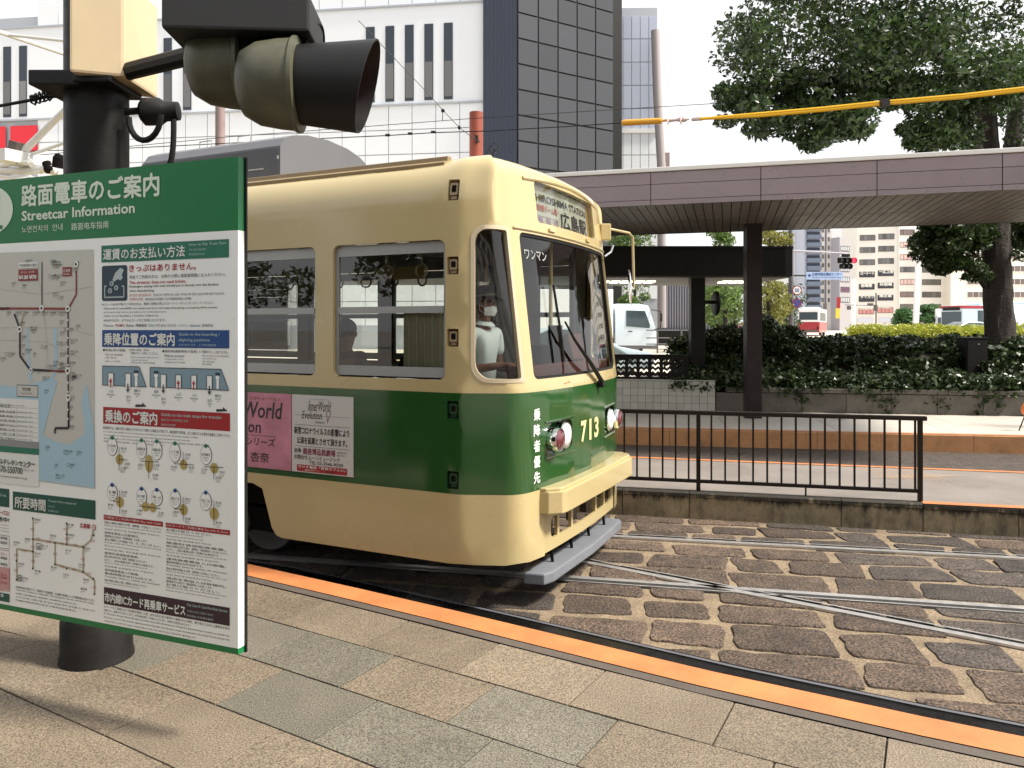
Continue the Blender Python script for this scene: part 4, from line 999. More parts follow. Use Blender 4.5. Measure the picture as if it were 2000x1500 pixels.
# pleated curtain inside the second half of the first window
mb = MB(); cs = []
for k in range(61): cs.append((-.50 + .36*k/60, -1.165 + .016*math.sin(k*1.15), 0))
mb.add([(x, y-.02, 1.66) for x, y, _ in cs] + [(x, y-.02, 2.12) for x, y, _ in cs], [(k, k+1, k+62, k+61) for k in range(60)]); mb.part('curtain', m_curtain, TR, smooth=True)
for x0 in (-11.3,):
    pass
for s in (-1, 1):
    mb = MB(); mb.bb(-10.5, -.75, s*.72-.0 if s < 0 else .72, s*.72+.42*s if False else s*1.14, 1.10, 1.22) if s > 0 else mb.bb(-10.5, -.75, -1.14, -.72, 1.10, 1.22)
    mb.bb(-10.5, -.75, min(s*1.06, s*1.16), max(s*1.06, s*1.16), 1.22, 1.56); mb.part('bench_seat', m_seat, TR, bevel=.02)
# hand straps and rail
for s in (-1, 1):
    mb = MB(); mb.tube([(-10.5, s*.55, 2.66), (-.6, s*.55, 2.66)], .014, 8); mb.part('strap_rail', m_alu, TR)
    sm_ = MB(); sm_.bb(-.01, .01, -.004, .004, -.12, .02); sm_ = sm_
    rr = [(.055*math.cos(k*math.pi/8), 0, -.17+.055*math.sin(k*math.pi/8)) for k in range(17)]; sm_.tube(rr, .009, 6, caps=False); sme2 = sm_.mesh('hand_strap', mat('strap_ring_ivory', (.62, .58, .42), .4))
    for k in range(14): inst('hand_strap', sme2, TR, (-.75-.34*k, s*.55, 2.64), (0, 0, R(15*math.sin(k*2.))))
mb = MB(); mb.box((-1.0, -.5, 2.46), (.50, .01, .10)); mb.part('hanging_poster', mat('hanging_poster_gold', (.45, .33, .10), .5), TR)
mb = MB(); mb.box((-.48, .2, 2.25), (.02, .5, .3)); mb.part('notice_board', m_signface, TR)
# driver's desk
mb = MB(); mb.bb(.20, .37, -.90, .95, .8, 1.72); mb.part('driver_desk', m_wood, TR, bevel=.01)
mb = MB(); mb.box((.26, .15, 1.82), (.20, .30, .22), M=Matrix.Rotation(R(-14), 4, 'Y')); mb.part('fare_box', m_wood, TR, bevel=.01)
mb = MB(); mb.bb(.13, .30, -.50, -.12, 1.66, 1.86); mb.tube([(.2, -.62, 1.6), (.2, -.62, 1.83)], .05, 10); mb.part('controller', m_dark, TR, bevel=.01)
mb = MB(); mb.bb(.16, .24, -.02, .10, 1.70, 2.02); mb.bb(.1, .14, .62, .68, .8, 2.8); mb.part('instrument_post', m_black, TR)
mb = MB(); mb.tube([(.05, .30, .8), (.05, .30, 2.86)], .018, 8); mb.part('grab_pole', mat('yellow_grab_pole', (.55, .45, .12), .35), TR)
mb = MB(); mb.bb(-.42, -.36, -.72, -.34, 1.05, 1.62); mb.bb(-.42, .02, -.74, -.34, 1.02, 1.12); mb.part('driver_seat', m_seat, TR, bevel=.03)
# bogies and underframe
mb = MB(); mb.bb(-11.5, .30, -1.02, 1.02, .52, .77); mb.bb(-1.2, .15, -1.08, 1.08, .38, .77); mb.part('underframe', m_dark, TR)
for cx in (-3.0, -8.9):
    mb = MB(); mb.bb(cx-1.15, cx+1.15, -.98, -.86, .28, .48); mb.bb(cx-1.15, cx+1.15, .86, .98, .28, .48); mb.bb(cx-.2, cx+.2, -.9, .9, .3, .55)
    bg_ = mb.part('bogie', m_dark, TR, bevel=.01)
    for x in (cx-.72, cx+.72):
        for s in (-1, 1):
            locpart(lambda m: (m.lathe([(.001, -.05), (.31, -.05), (.33, -.04), (.33, .04), (.31, .05), (.24, .03), (.1, .03), (.09, .06), (.001, .06)], (x, s*.63, .33), (0, s, 0), 28)), 'wheel', mat('wheel_steel', (.10, .09, .085), .5, .6), bg_, smooth=True)
            locpart(lambda m: m.lathe([(.001, 0), (.11, 0), (.11, .05), (.06, .09), (.001, .09)], (x, s*.96, .34), (0, s, 0), 14), 'axle_box', mat('axle_grey', (.07, .065, .06), .6), bg_, smooth=True)
    for x in (cx-.25, cx+.25): locpart(lambda m: m.tube([(x+.07*math.cos(k*.8), -1.0+.07*math.sin(k*.8), .30+k*.004) for k in range(60)], .012, 5), 'spring', m_dark, bg_)

# ------------------------------------------------------------------ information sign on the near platform
SE = Vector((-1.177, 3.3, 0)); SD = Vector((.931, -.364, 0)).normalized(); SN = Vector((SD.y, -SD.x, 0))
SP = Pl(SE, SD, SN)
SZ1, SZ0 = 2.736, .594; SL = 2.35
def sp(a, o, z): p = SE + SD*a + SN*o; return (p.x, p.y, z)
sg = thing('information_sign', sp(-SL/2, -.02, SZ0), 'big green and white streetcar information board on the dark pole at the left edge', 'sign')
def sbox(mb, a0, a1, o0, o1, z0, z1, mi=0): mb.add([sp(a, o, z) for z in (z0, z1) for a, o in ((a0, o0), (a1, o0), (a1, o1), (a0, o1))], [(3, 2, 1, 0), (4, 5, 6, 7), (0, 1, 5, 4), (1, 2, 6, 5), (2, 3, 7, 6), (3, 0, 4, 7)], mi)
_, zh = SP.px(465, 449.5); _, zg = SP.px(465, 1267)
mb = MB(); sbox(mb, -SL, 0, 0, -.038, zg, zh); mb.part('panel', m_signface, sg, world=True)
mb = MB(); sbox(mb, -SL, 0, 0, -.038, zh, SZ1); mb.part('header', m_signgreen, sg, world=True)
mb = MB(); sbox(mb, -SL, 0, 0, -.038, SZ0, zg); mb.part('bottom_strip', m_signgreen, sg, world=True)
mb = MB(); sbox(mb, -SL, .008, -.040, -.050, SZ0-.004, SZ1+.004); mb.part('back_plate', m_black, sg, world=True)
mb = MB(); SP.disc(mb, -21, 412, 47, .002, 0, rv=48, n=40); hd = mb.part('number_disc', m_txtw, sg, world=True)
mb = MB(); SP.disc(mb, -8, 388, 9, .004, 0, 10); mb.part('header_lettering', m_signgreen, sg, world=True)
mb = MB(); SP.poly(mb, [(6, 447), (-24, 450), (-24, 443), (-17, 442), (-17, 412), (-23, 412), (-23, 405), (-1, 403), (-1, 440), (6, 440)][::1], .004); mb.part('header_lettering', m_signgreen, sg, world=True)
for tx in (('路面電車のご案内', 43, 363, 404, 311, 1, .03), ('Streetcar Information', 43, 412.5, 432, 264, 1, .022), ('노면전차의  안내', 43, 442, 455, 123, 1, .0), ('路面电车指南', 140, 436, 450, 213, 1, 0)):
    mb = MB(); ptext(mb, SP, *tx); mb.part('header_lettering', [m_signgreen, m_txtw], sg, world=True)
# banners
def banner(name, u0, vt, vb, u1, m): mb = MB(); SP.rect(mb, u0, vt, u1, vb, .0015); return mb.part(name, m, sg, world=True)
b1 = banner('fare_banner', 198.5, 480, 513, 447.5, m_teal); b2 = banner('boarding_banner', 200, 644.5, 677.5, 448, m_blue)
b3 = banner('transfer_banner', 202, 794.5, 827, 449.5, m_redb); b4 = banner('service_banner', 203.5, 1146, 1179, 449, m_purp)
b5 = banner('travel_time_banner', 25.5, 959.5, 995, 187, m_dteal); b6 = banner('side_banner', -120, 940, 974, 18.5, m_dteal)
banner('small_red_banner', 203, 1005, 1014.5, 318.5, m_redb); banner('small_red_banner', 324, 1020.5, 1030, 449.5, m_redb)
T_ = lambda *a, **k: ptext(mb, SP, *a, **k)
m_bsm = mat('banner_small_ink', (.40, .52, .50), .4)
mb = MB(); T_('運賃のお支払い方法', 203, 487, 508, 362, 0, .02, .0035); T_('How to Pay Train Fare', 370, 475.5, 482, 443, 1, .01, .0035); T_('전차 요금 지불 방법', 370, 486, 490.5, 402, 1, .01, .0035); T_('乘车费支付方法', 370, 495, 499.5, 400, 1, .01, .0035); mb.part('banner_lettering', [m_white, m_bsm], sg, world=True)
mb = MB(); T_('乗降位置のご案内', 205, 650.5, 674, 342, 0, .03, .0035); T_('Guide to the boarding /', 350, 650, 657, 430, 1, .01, .0035); T_('alighting positions', 350, 661, 668, 411, 1, .01, .0035); T_('승하차위치 안내    上下车位置指南', 350, 671.5, 675.5, 423, 1, .01, .0035); mb.part('banner_lettering', [m_white, m_bsm], sg, world=True)
mb = MB(); T_('乗換のご案内', 207, 800, 824, 308, 0, .03, .0035); T_('Guide to the train stops for transfer', 316, 806, 814, 435, 1, .01, .0035); T_('환승안내  전차정류장 안내', 316, 817, 822, 368, 1, .01, .0035); T_('换乘车站的指南', 316, 827, 831, 344, 1, .01, .0035); mb.part('banner_lettering', [m_white, m_bsm], sg, world=True)
mb = MB(); T_('市内線ICカード再乗車サービス', 206, 1156, 1174.5, 363, 0, .03, .0035); T_('City Line IC Card Re-Ride Service', 366, 1177.5, 1184, 445, 1, .01, .0035); T_('시내선 IC카드 재승차 서비스', 366, 1190, 1194.5, 418, 1, 0, .0035); T_('市内线IC卡再乘车服务', 366, 1199, 1203.5, 418, 1, 0, .0035); mb.part('banner_lettering', [m_white, m_bsm], sg, world=True)
mb = MB(); T_('所要時間', 30, 969, 991, 90, 0, .02, .0035); T_('Travel time required', 95, 975, 981, 150, 1, .01, .0035); T_('소요시간', 95, 986, 990, 108, 1, 0, .0035); T_('所需时间', 95, 995, 999, 115, 1, 0, .0035); mb.part('banner_lettering', [m_white, m_bsm], sg, world=True)
mb = MB(); T_('ets & etc.', -6, 962, 968, 15, 1, .01, .0035); mb.part('banner_lettering', [m_white, m_bsm], sg, world=True)
# fare icon
mb = MB(); a0, zt = SP.px(199.5, 519.5); a1, _ = SP.px(249, 519.5); _, zb = SP.px(199.5, 588); r = .012
q = [SP.at(a, z, .0015) for a, z in rrect(a0, a1, zb, zt, r)]; mb.add(q, [tuple(range(len(q)))]); mb.part('fare_icon', m_navy, sg, world=True)
mb = MB(); SP.line(mb, [(209, 559), (205.5, 559), (205.5, 581), (243, 580), (243, 559), (239, 559)], .006, .003)
for u, v in ((219, 554), (228, 562), (216, 568)): SP.disc(mb, u, v, 4, .003, 0, 5); ptext(mb, SP, '¥', u-2, v-3, v+3, u+2, 1, .02, .0045)
SP.poly(mb, [(221, 546), (226, 533), (236, 523), (243, 527), (239, 537), (241, 543), (236, 548), (232, 545), (227, 548), (223, 551)], .003)
mb.part('icon_print', [mat('icon_pale', (.42, .50, .50), .4), m_navy], sg, world=True)
# body text
mb = MB()
T_('きっぷはありません。', 253, 518, 531, 383, 1, .02); T_('現金でご利用の方は、お降りの際に直接運賃箱にお入れください。', 253, 538, 545, 442, 0, .015)
T_('This streetcar does not need tickets.', 253, 549, 555, 364, 1, .01); T_('Passengers paying with cash should put it directly into the farebox', 253, 557.5, 563, 428, 0, .01); T_('when disembarking.', 253, 566, 571.5, 302, 0, .01)
T_('승차권은 필요없습니다.', 253, 574, 579.5, 297, 1, .01); T_('현금으로 이용하시는 분은 내리실 때 직접 요금상자에 넣어 주십시오.', 300, 573.5, 578.5, 440, 0, .01)
T_('无需购买车票。', 253, 582, 587, 281, 1, 0); T_('使用现金支付的乘客,下车时请直接将钱投入付款箱。', 284, 582, 587, 375, 0, 0)
T_('※ICカード(PASPY等)でご利用の方は、乗車と降車の際にICカードリーダーにタッチしてください。', 199, 592, 598, 418, 0, .01)
T_('※Those with IC cards (PASPY, etc.) should touch the IC card reader when getting on and getting off the streetcar.', 203, 601, 605.5, 426, 0, .01)
T_('※IC카드(PASPY 등)를 이용하시는 분은 승하차시 IC카드 리더에 터치해 주십시오.', 203, 608.5, 612.5, 326, 0, 0); T_('※使用IC卡(PASPY等)的乘客,上下车时请将IC卡接触读卡机。', 203, 615.5, 619.5, 311, 0, 0)
T_('※PASPYのほか、以下のICカードをご利用いただけます。', 203, 623, 628.5, 324, 0, .01)
for w, u0, u1, c in (('Kitaca', 203, 222, 2), ('PASMO', 226, 244, 1), ('Suica', 247, 262, 0), ('manaca', 266, 287, 0), ('TOICA', 290, 302, 3), ('PiTaPa', 305, 325, 2), ('ICOCA', 328, 345, 2), ('はやかけん', 350, 367, 3), ('nimoca', 371, 392, 3), ('SUGOCA', 395, 417, 0)): T_(w, u0, 633, 638, u1, c, .01)
T_('◆単車(1両の電車)', 201, 681, 687, 246, 0, .01); T_('One-car streetcar', 206, 690, 694, 241, 0); T_('1량 전차', 206, 697, 700, 228, 0); T_('单车(一节车厢)', 206, 704, 707, 235, 0)
T_('※お降りの際は、前方の', 252, 681, 685.5, 292, 0); T_('「降車ボタン」を押してください。', 255, 687, 692, 310, 0); T_('Press a stop button when you want', 256, 696, 699.5, 311, 0); T_('to get off the streetcar.', 256, 701.5, 704.5, 290, 0); T_('내리실 때는 하차 버튼을', 256, 706.5, 709.5, 303, 0)
T_('◆連接車(複数車両の電車)', 317, 683, 689, 386, 0, .01); T_('Multi-car streetcar', 322, 692, 697, 361, 0); T_('연결차(2량 이상)', 322, 700, 703, 358, 0); T_('连接车(多节车厢)', 322, 706, 709, 362, 0)
T_('※「降車ボタン」はありません。', 390, 684, 690, 447, 0); T_('This streetcar is not equipped', 395, 693, 697, 447, 0); T_('with stop buttons.', 395, 699, 702, 424, 0); T_('하차 버튼 없음', 395, 704.5, 707.5, 419, 0); T_('没有下车按钮', 395, 709.5, 712.5, 413, 0)
for u, v, a, b in ((213, 761, '入口', 'Entrance'), (247.5, 772, '出口', 'Exit'), (262, 760, '運転士', 'Driver'), (301.5, 762, '車掌', 'Conductor'), (316, 776, '出口', 'Exit'), (345, 767, '入口', 'Entrance'), (375.5, 769, '入口', 'Entrance'), (406, 779, '出口', 'Exit'), (420, 770, '運転士', 'Driver')):
    w = 13 if len(a) == 3 else 8.5; T_(a, u, v, v+5.5, u+w, 0, .02); w2 = len(b)*1.9; T_(b, u+w/2-w2/2, v+7.5, v+10.5, u+w/2+w2/2, 0, .01); T_('입구', u+w/2-2.5, v+12.5, v+15.5, u+w/2+2.5, 0)
T_('乗換電停では、乗換え回りの電車と行き先がちがう電車への乗換えが可能です。乗換電停で降車後、次にお乗りになる電停の電車をご利用ください。', 202, 832, 838, 451, 0, .01)
T_('It is transfer stop, possible to train for destination which different from that of the train before transfer is ridden.', 203, 841, 844.5, 388, 0)
T_('Please get off at the transfer stop, and use the streetcar bound for your destination from the next stop.', 203, 847.5, 851, 372, 0)
T_('환승역에서는 다른 노선의 전차로 갈아탈 수 있습니다. 환승 정류장에서 하차 후 다음 정류장의 전차를 이용해 주십시오.', 203, 854, 857, 410, 0)
T_('换乘站可换乘往不同方向的电车。请在换乘站下车后,乘坐下一站的电车。', 203, 860, 863, 322, 0)
mb.part('printed_text', [m_txtk, m_txtr, mat('ink_grey', (.25, .28, .27), .5), mat('ink_light_blue', (.08, .28, .38), .5)], sg, world=True)
# boarding diagrams
mb = MB()
for P_ in ([(201, 714.5), (272.5, 716), (286.5, 755.5), (201, 752)], [(293.7, 717.5), (432.5, 721), (447.5, 762.5), (293.7, 755)]):
    SP.poly(mb, P_[::-1], .0015, 0); SP.line(mb, P_+[P_[0]], .0028, .003, 1)
for i, u in enumerate((212.5, 246, 315, 344.5, 374.5, 405)):
    dv = (u-212)*.028 + 728; SP.rect(mb, u, dv, u+10.5, dv+25.5, .0032, 2); SP.line(mb, [(u, dv+26), (u, dv), (u+10.5, dv+.2), (u+10.5, dv+26)], .0026, .0045, 1)
    c = u+5.2
    if i in (0, 3, 4): SP.poly(mb, [(c-1, dv+28), (c-1, dv+18), (c-3.2, dv+18), (c, dv+10), (c+3.2, dv+18), (c+1, dv+18), (c+1, dv+28)], .005, 3)
    else: SP.poly(mb, [(c-1, dv+20), (c-1, dv+31), (c-3.2, dv+31), (c, dv+38), (c+3.2, dv+31), (c+1, dv+31), (c+1, dv+20)], .005, 1)
for u in (267, 306, 426):
    dv = (u-212)*.03 + 722; SP.rect(mb, u-2.2, dv+13, u+2.6, dv+31, .0033, 2); SP.disc(mb, u, dv+8, 3.8, .0036, 2, 5.2); SP.rect(mb, u-4.2, dv-.5, u+4.4, dv+5, .0045, 4)
for u, v in ((265, 786), (423, 795)): SP.poly(mb, [(u, v+4), (u+13, v+4), (u+13, v), (u+22, v+8), (u, v+9)], .002, 1)
mb.part('boarding_diagram', [m_lblue, m_txtk, m_signface, m_txtr, m_navy], sg, world=True)
# transfer diagrams
mb = MB()
def ringd(u, v, ru, rv):
    SP.disc(mb, u, v, ru, .0015, 0, rv, 28); SP.disc(mb, u, v, ru-.8, .0025, 1, rv-1, 28)
nm = iter(['十日市町', '紙屋町西', '紙屋町東', '八丁堀', '的場町', '土橋', '本川町', '原爆ドーム前', '皆実町六丁目', '宇品二丁目'])
for (u, v, ru, rv) in ((220, 872, 10, 18), (277, 878, 10.5, 19), (307, 880, 10.5, 19), (342.5, 884, 11, 19), (403, 889, 11.5, 19), (220, 962, 10.5, 16), (277, 970, 10.5, 16.5), (307, 972, 11, 16.5), (343, 975, 11, 18), (402.5, 979, 11.5, 18)):
    ringd(u, v, ru, rv); SP.disc(mb, u, v-rv+1, 3.6, .003, 2 if v < 930 else 3, 4); n_ = next(nm); ptext(mb, SP, n_, u-8, v-5, v+1, u+8, 0, .01, .004); ptext(mb, SP, n_, u-6, v+3.5, v+5.5, u+6, 0, 0, .004); ptext(mb, SP, n_, u-4, v+8, v+10, u+4, 0, 0, .004)
for (u, v, ru, rv) in ((234, 897, 7, 10), (291.5, 905, 7.5, 17), (359, 907, 7, 10), (419, 914, 7.5, 10), (235, 980, 7, 10.5), (285, 989, 7, 9), (299, 991, 6.5, 9), (359, 995, 7.5, 10.5), (419, 1003, 8.5, 12)):
    SP.disc(mb, u, v, ru, .003, 4, rv, 24)
for L_ in ([(234, 872), (234, 919)], [(234, 897), (250, 898)], [(275, 900), (311, 902)], [(291.5, 902), (291.5, 935)], [(359, 882), (359, 906)], [(341, 905), (380, 908)], [(400, 911), (438, 913)], [(419, 913), (419, 936)], [(235, 957), (235, 1003)], [(223, 979), (235, 980)], [(272, 988), (315, 993)], [(359, 970), (359, 1017)], [(341, 993), (359, 995)], [(419, 977), (419, 1026)]):
    SP.line(mb, L_, .0028, .0045, 0)
for i, (u, v) in enumerate(((237, 873), (243, 903), (236, 912), (270, 905), (301, 906), (299, 925), (335, 909), (369, 911), (362, 885), (394, 914), (429, 919), (422, 930), (238, 958), (238, 995), (211, 983), (268, 994), (309, 999), (362, 972), (338, 997), (362, 1010), (422, 979), (422, 1018))):
    ptext(mb, SP, ['横川駅', '広島駅', '江波', '宮島口', '広島港', '白島', '西広島'][i % 7], u, v, v+4.5, u+11, 0, .015, .002)
    for k in range(2): ptext(mb, SP, ['Yokogawa', 'Hiroshima Sta.', 'Eba', 'Miyajima', 'Port', 'Hakushima', 'Nishi'][(i+k) % 7], u, v+6+k*3.2, v+8+k*3.2, u+9, 0, 0, .002)
mb.part('transfer_diagram', [m_txtk, m_signface, m_teal, m_blue, m_gold], sg, world=True)
# lower text columns
mb = MB()
jl = ['現金は運賃を運転士の横、運賃箱へお支払いください。', 'Please put the fare in to the fare box near the driver seat.', '요금은 운전석 옆 요금함에 넣어 주십시오.', '请将车费投入付款箱内。', '乗換電停または終点で「乗換電車券」をお渡しします。',
 'お受け取りください。', 'Please get a transfer ticket when you get off the streetcar at the stop.', 'Please keep it until the end of your trip.', '환승하실 때는 환승표를 받아 주십시오.', '换乘时请领取换乘票。', '乗換えの電車をお降りの際は、運賃箱に「乗換電車券」をお入れください。',
 'ただし、1回の乗車は同一区間のみ有効です。', 'Please put the "transfer ticket" in the fare box when you get off.', '환승표를 요금함에 넣어 주십시오.', '请将换乘票投入付款箱。', '乗換時間は30分以内です。', 'Transfer time is within 30 minutes.']
def col(u0, u1, va, vb, n, seed):
    r_ = random.Random(seed)
    for k in range(n):
        v = va + (vb-va)*k/n; s = jl[(k+seed) % len(jl)]; jp = ord(s[0]) > 255 and not (0xac00 <= ord(s[0]) < 0xd7a4)
        ptext(mb, SP, s, u0, v, v + (4.6 if jp else 3.0), u0 + (u1-u0)*r_.choice((.97, .86, .6, .99, .74)), 0, .01 if jp else 0, .0015)
col(204.5, 317, 1017.5, 1143, 19, 0); col(325, 446, 1032, 1157, 20, 5)
ptext(mb, SP, '①現金でご利用の場合 Pay with Cash', 205, 1007, 1012.5, 316, 1, .01, .003); ptext(mb, SP, '②ICカードでご利用の場合 Pay with IC Card', 326, 1022.5, 1028, 445, 1, .01, .003)
for k, s in enumerate(('ICカードをご利用になり市内線を降車した後、60分以内に別の電停から乗車された場合、乗り換えとみなし2乗車目を割引', '料金です。(自動で引き去りします。)※市内線全線でご利用いただけます。対象外の区間もあります。', 'IC card users who get off and ride again at another stop within 60 minutes are charged the discounted fare, counted as a transfer trip.', 'If you use a card on the city lines, alighting and boarding again, the discount is made automatically at the reader for the second ride.', '시내선에서 하차 후 60분 이내에 재승차하시면 환승으로 인정되어 할인됩니다.')):
    ptext(mb, SP, s, 203.5, 1181.5+k*7.2, 1181.5+k*7.2+(5 if k < 2 else 3.4), [449, 372, 449, 449, 384][k], 0, .01, .0015)
for k, s in enumerate(('※所要時間は目安です。時間帯や交通事情、天候等の影響により所要時間は変わります。', 'Travel time is shown as a rough guide. The running time may vary with the time of day,', 'traffic conditions, weather conditions and so on.', '소요시간은 교통사정 및 날씨 등에 따라 변경될 수 있습니다.', '所需时间因交通状况,天气等影响会有变化。')):
    ptext(mb, SP, s, 31, 1143.5+k*6.6, 1143.5+k*6.6+(5 if k == 0 else 3.3), [187, 184, 150, 187, 150][k], 0, .01, .0015)
mb.part('fine_print', [m_txtk, m_white], sg, world=True)
# route map
mb = MB(); SP.poly(mb, [(-150, 485+14), (183.5, 487), (186.5, 955), (-150, 909)][::-1], .0012, 0)
SP.poly(mb, [(0, 752), (28, 756), (60, 750), (105, 735), (112, 748), (100, 790), (88, 838), (84, 850), (108, 862), (135, 868), (152, 858), (166, 846), (164, 815), (160, 790), (166, 756), (172, 752), (176, 790), (184, 835), (185.5, 953), (60, 936), (-150, 907), (-150, 745)][::-1], .0022, 1)
SP.poly(mb, [(105, 640), (112, 640), (113, 700), (108, 736), (103, 736), (107, 690)][::-1], .0022, 1); SP.poly(mb, [(52, 640), (56, 640), (58, 690), (64, 745), (58, 746), (54, 700)][::-1], .0022, 1)
for P_ in ([(-60, 662), (90, 668), (160, 700)], [(60, 500), (80, 560), (90, 640), (95, 715)], [(-30, 560), (80, 575), (180, 560)], [(0, 640), (130, 640), (183, 655)]): SP.line(mb, P_, .0022, .0026, 2)
mp_ = mb.part('route_map', [m_mapland, m_water, mat('map_grid_line', (.40, .41, .38), .5)], sg, world=True)
mb = MB()
for P_, w, c in (([(-80, 602), (134, 603)], .011, 1), ([(83, 512), (83, 602)], .006, 0), ([(134, 603), (150, 575), (150, 528)], .009, 1), ([(134, 603), (134, 724), (135, 836)], .008, 0), ([(135, 772), (135, 836), (109, 836), (108, 846)], .012, 0), ([(29, 613), (40, 642), (40, 695), (60, 722), (100, 724)], .012, 0), ([(47, 614), (40, 642)], .006, 3), ([(100, 724), (134, 726)], .010, 1), ([(-80, 604), (20, 602.5)], .013, 0)):
    SP.line(mb, P_, w, .0035, c)
for u, v, r in ((83, 602, 4.5), (40, 643, 4.5), (134, 603, 4.5), (134, 724, 5), (135, 776, 4.5), (62, 723, 3.5), (150, 516, 4.5)): SP.disc(mb, u, v, r, .005, 2, r*1.4); SP.disc(mb, u, v, r*.45, .006, 0, r*.6)
for k in range(12): SP.disc(mb, 134.5, 625+k*17.5, 1.5, .0055, 2, 2)
SP.rect(mb, 37.5, 513, 75, 524.5, .004, 2); SP.rect(mb, 37.5, 527, 75, 549, .004, 1); SP.rect(mb, 123.5, 522, 141, 540, .004, 1)
SP.rect(mb, 34, 751, 75.5, 774.5, .003, 0); SP.rect(mb, 35, 752.3, 74.7, 773.2, .0035, 4)
SP.rect(mb, -150, 770, 76.5, 862, .003, 2); SP.rect(mb, -150, 846, 77, 862, .004, 5); SP.rect(mb, -150, 858, 77, 869, .0045, 6); SP.rect(mb, -150, 868, 77, 927, .003, 2)
for k in range(8): SP.line(mb, [(-60, 791+k*9), (76, 798+k*9.4)], .0012, .0045, 5)
SP.line(mb, [(34.5, 795), (34.5, 862)], .0012, .0045, 5); SP.line(mb, [(-20, 902), (70, 905)], .0012, .0045, 5)
mb.part('route_lines', [m_txtk, mat('route_dark_red', (.24, .03, .03), .5), m_white, m_gold, m_mapland, mat('table_grey', (.25, .26, .25), .5), m_teal], sg, world=True)
mb = MB()
T_('市内線各駅の運賃', 40, 516, 522, 73, 0, .02, .006); T_('大人 小児', 42, 530, 534, 70, 1, .01, .006); T_('¥130 ¥70', 39, 538, 546, 73.5, 1, .04, .006); T_('広島駅', 125.5, 526, 532, 139.5, 1, .01, .006); T_('Hiroshima', 126, 534, 537, 139, 1, .01, .006)
T_('市内線', 45, 756, 763, 62, 0, .02, .006); T_('Inner City Line', 43, 766, 770, 64, 0, .0, .006)
T_('運行区間', 2, 788, 795, 22, 0, .02, .006); T_('Major route sections', 24, 790, 793, 50, 0, 0, .006)
for k in range(7): T_(['①広島駅-広島港', '②広島駅-宮島口', '③西広島-宇品', '⑤広島駅-比治山', '⑥広島駅-江波', '⑦横川駅-江波', '⑧横川駅-広電本社'][k], -12, 800+k*8.6, 804.5+k*8.6, 32, 0, .03, .006); T_('Hiroshima Sta. - Port', 36, 803+k*8.8, 805.5+k*8.8, 66, 0, 0, .006)
T_('電車バステレホンセンター', -22, 884+9, 904, 70, 0, .02, .006); T_('0570-550700', -6, 908, 921, 46, 0, .01, .006); T_('受付時間', 48, 910, 913, 58, 0, 0, .006); T_('9:00-17:45', 48, 916, 919, 68, 0, 0, .006); T_('http://www.hiroden.co.jp', -8, 926, 931, 55, 0, 0, .006)
st = ['紙屋町東', '立町', '八丁堀', '胡町', '銀山町', '稲荷町', '松川町', '比治山下', '段原一丁目', '南区役所前', '皆実町二丁目', '御幸橋', '本通', '袋町', '中電前', '市役所前', '鷹野橋', '日赤病院前', '広電本社前', '縮景園前', '家庭裁判所前', '白島', '宇品二丁目', '宇品三丁目', '県病院前', '海岸通', '元宇品口', '平和記念公園', '広島城', '美術館', '原爆ドーム前', '本川町', '土橋', '舟入町', '江波']
rr_ = random.Random(3)
pos = [(138, 735+k*19) for k in range(6)] + [(118, 625+k*21) for k in range(5)] + [(44, 655+k*17) for k in range(3)] + [(14+k*17, 608) for k in range(7)] + [(138, 640+k*22) for k in range(4)]
for k in range(46):
    u, v = rr_.uniform(2, 165), rr_.uniform(500, 735)
    if abs(u-83) < 12 and v < 600 or abs(v-603) < 10 or abs(u-134) < 6 or (30 < u < 78 and 508 < v < 552): continue
    pos.append((u, v))
pos += [(150, 880), (125, 878), (90, 870), (138, 905), (110, 925), (88, 760), (108, 905)]
for i, (u, v) in enumerate(pos):
    n_ = st[i % len(st)]; w = 2.9*len(n_); T_(n_, u, v, v+4.2, min(u+w, 183), 0, .01, .004); T_('Hiroshima', u, v+5.2, v+7.2, min(u+w*.8, 182), 0, 0, .004); T_('히로시마', u, v+8.2, v+10, min(u+w*.5, 182), 0, 0, .004)
    if i % 4 == 0: SP.line(mb, [(u-6, v), (u-1.5, v), (u-1.5, v+6), (u-6, v+6), (u-6, v)], .0012, .004, 2)
mb.part('map_lettering', [m_txtk, m_white, mat('ink_brown', (.12, .05, .03), .5)], sg, world=True)
# travel time diagram
mb = MB()
for P_ in ([(65, 1012), (65, 1110)], [(65, 1053), (163, 1068), (178, 1055), (184, 1030)], [(131, 1022), (131, 1063)], [(33, 1072), (65, 1077)], [(33, 1072), (33, 1132)], [(108, 1060), (108, 1102), (163, 1117), (163, 1068)], [(163, 1117), (185, 1133), (185, 1160)]):
    SP.line(mb, P_, .010, .0015, 0)
for u, v in ((65, 1012), (65, 1053), (65, 1077), (65, 1110), (33, 1095), (33, 1132), (131, 1022), (131, 1043), (131, 1063), (108, 1060), (163, 1068), (108, 1102), (131, 1110), (163, 1117), (183, 1130), (185, 1160), (184, 1045)): SP.disc(mb, u, v, 1.6, .003, 1, 2.2, 10)
for u, v, s in ((60, 1030, '7分'), (72, 1048, '4分'), (92, 1054, '2分'), (118, 1058, '4分'), (125, 1030, '4分'), (128, 1049, '4分'), (145, 1061, '7分'), (179, 1053, '6分'), (45, 1072, '11分'), (61, 1064, '2分'), (62, 1092, '13分'), (29, 1080, '6分'), (105, 1078, '3分'), (159, 1088, '12分'), (119, 1103, '7分'), (142, 1108, '4分'), (171, 1116, '6分'), (181, 1143, '11分'), (28, 1110, '22分')):
    ptext(mb, SP, s, u, v, v+5.5, u+8, 2, .02, .004)
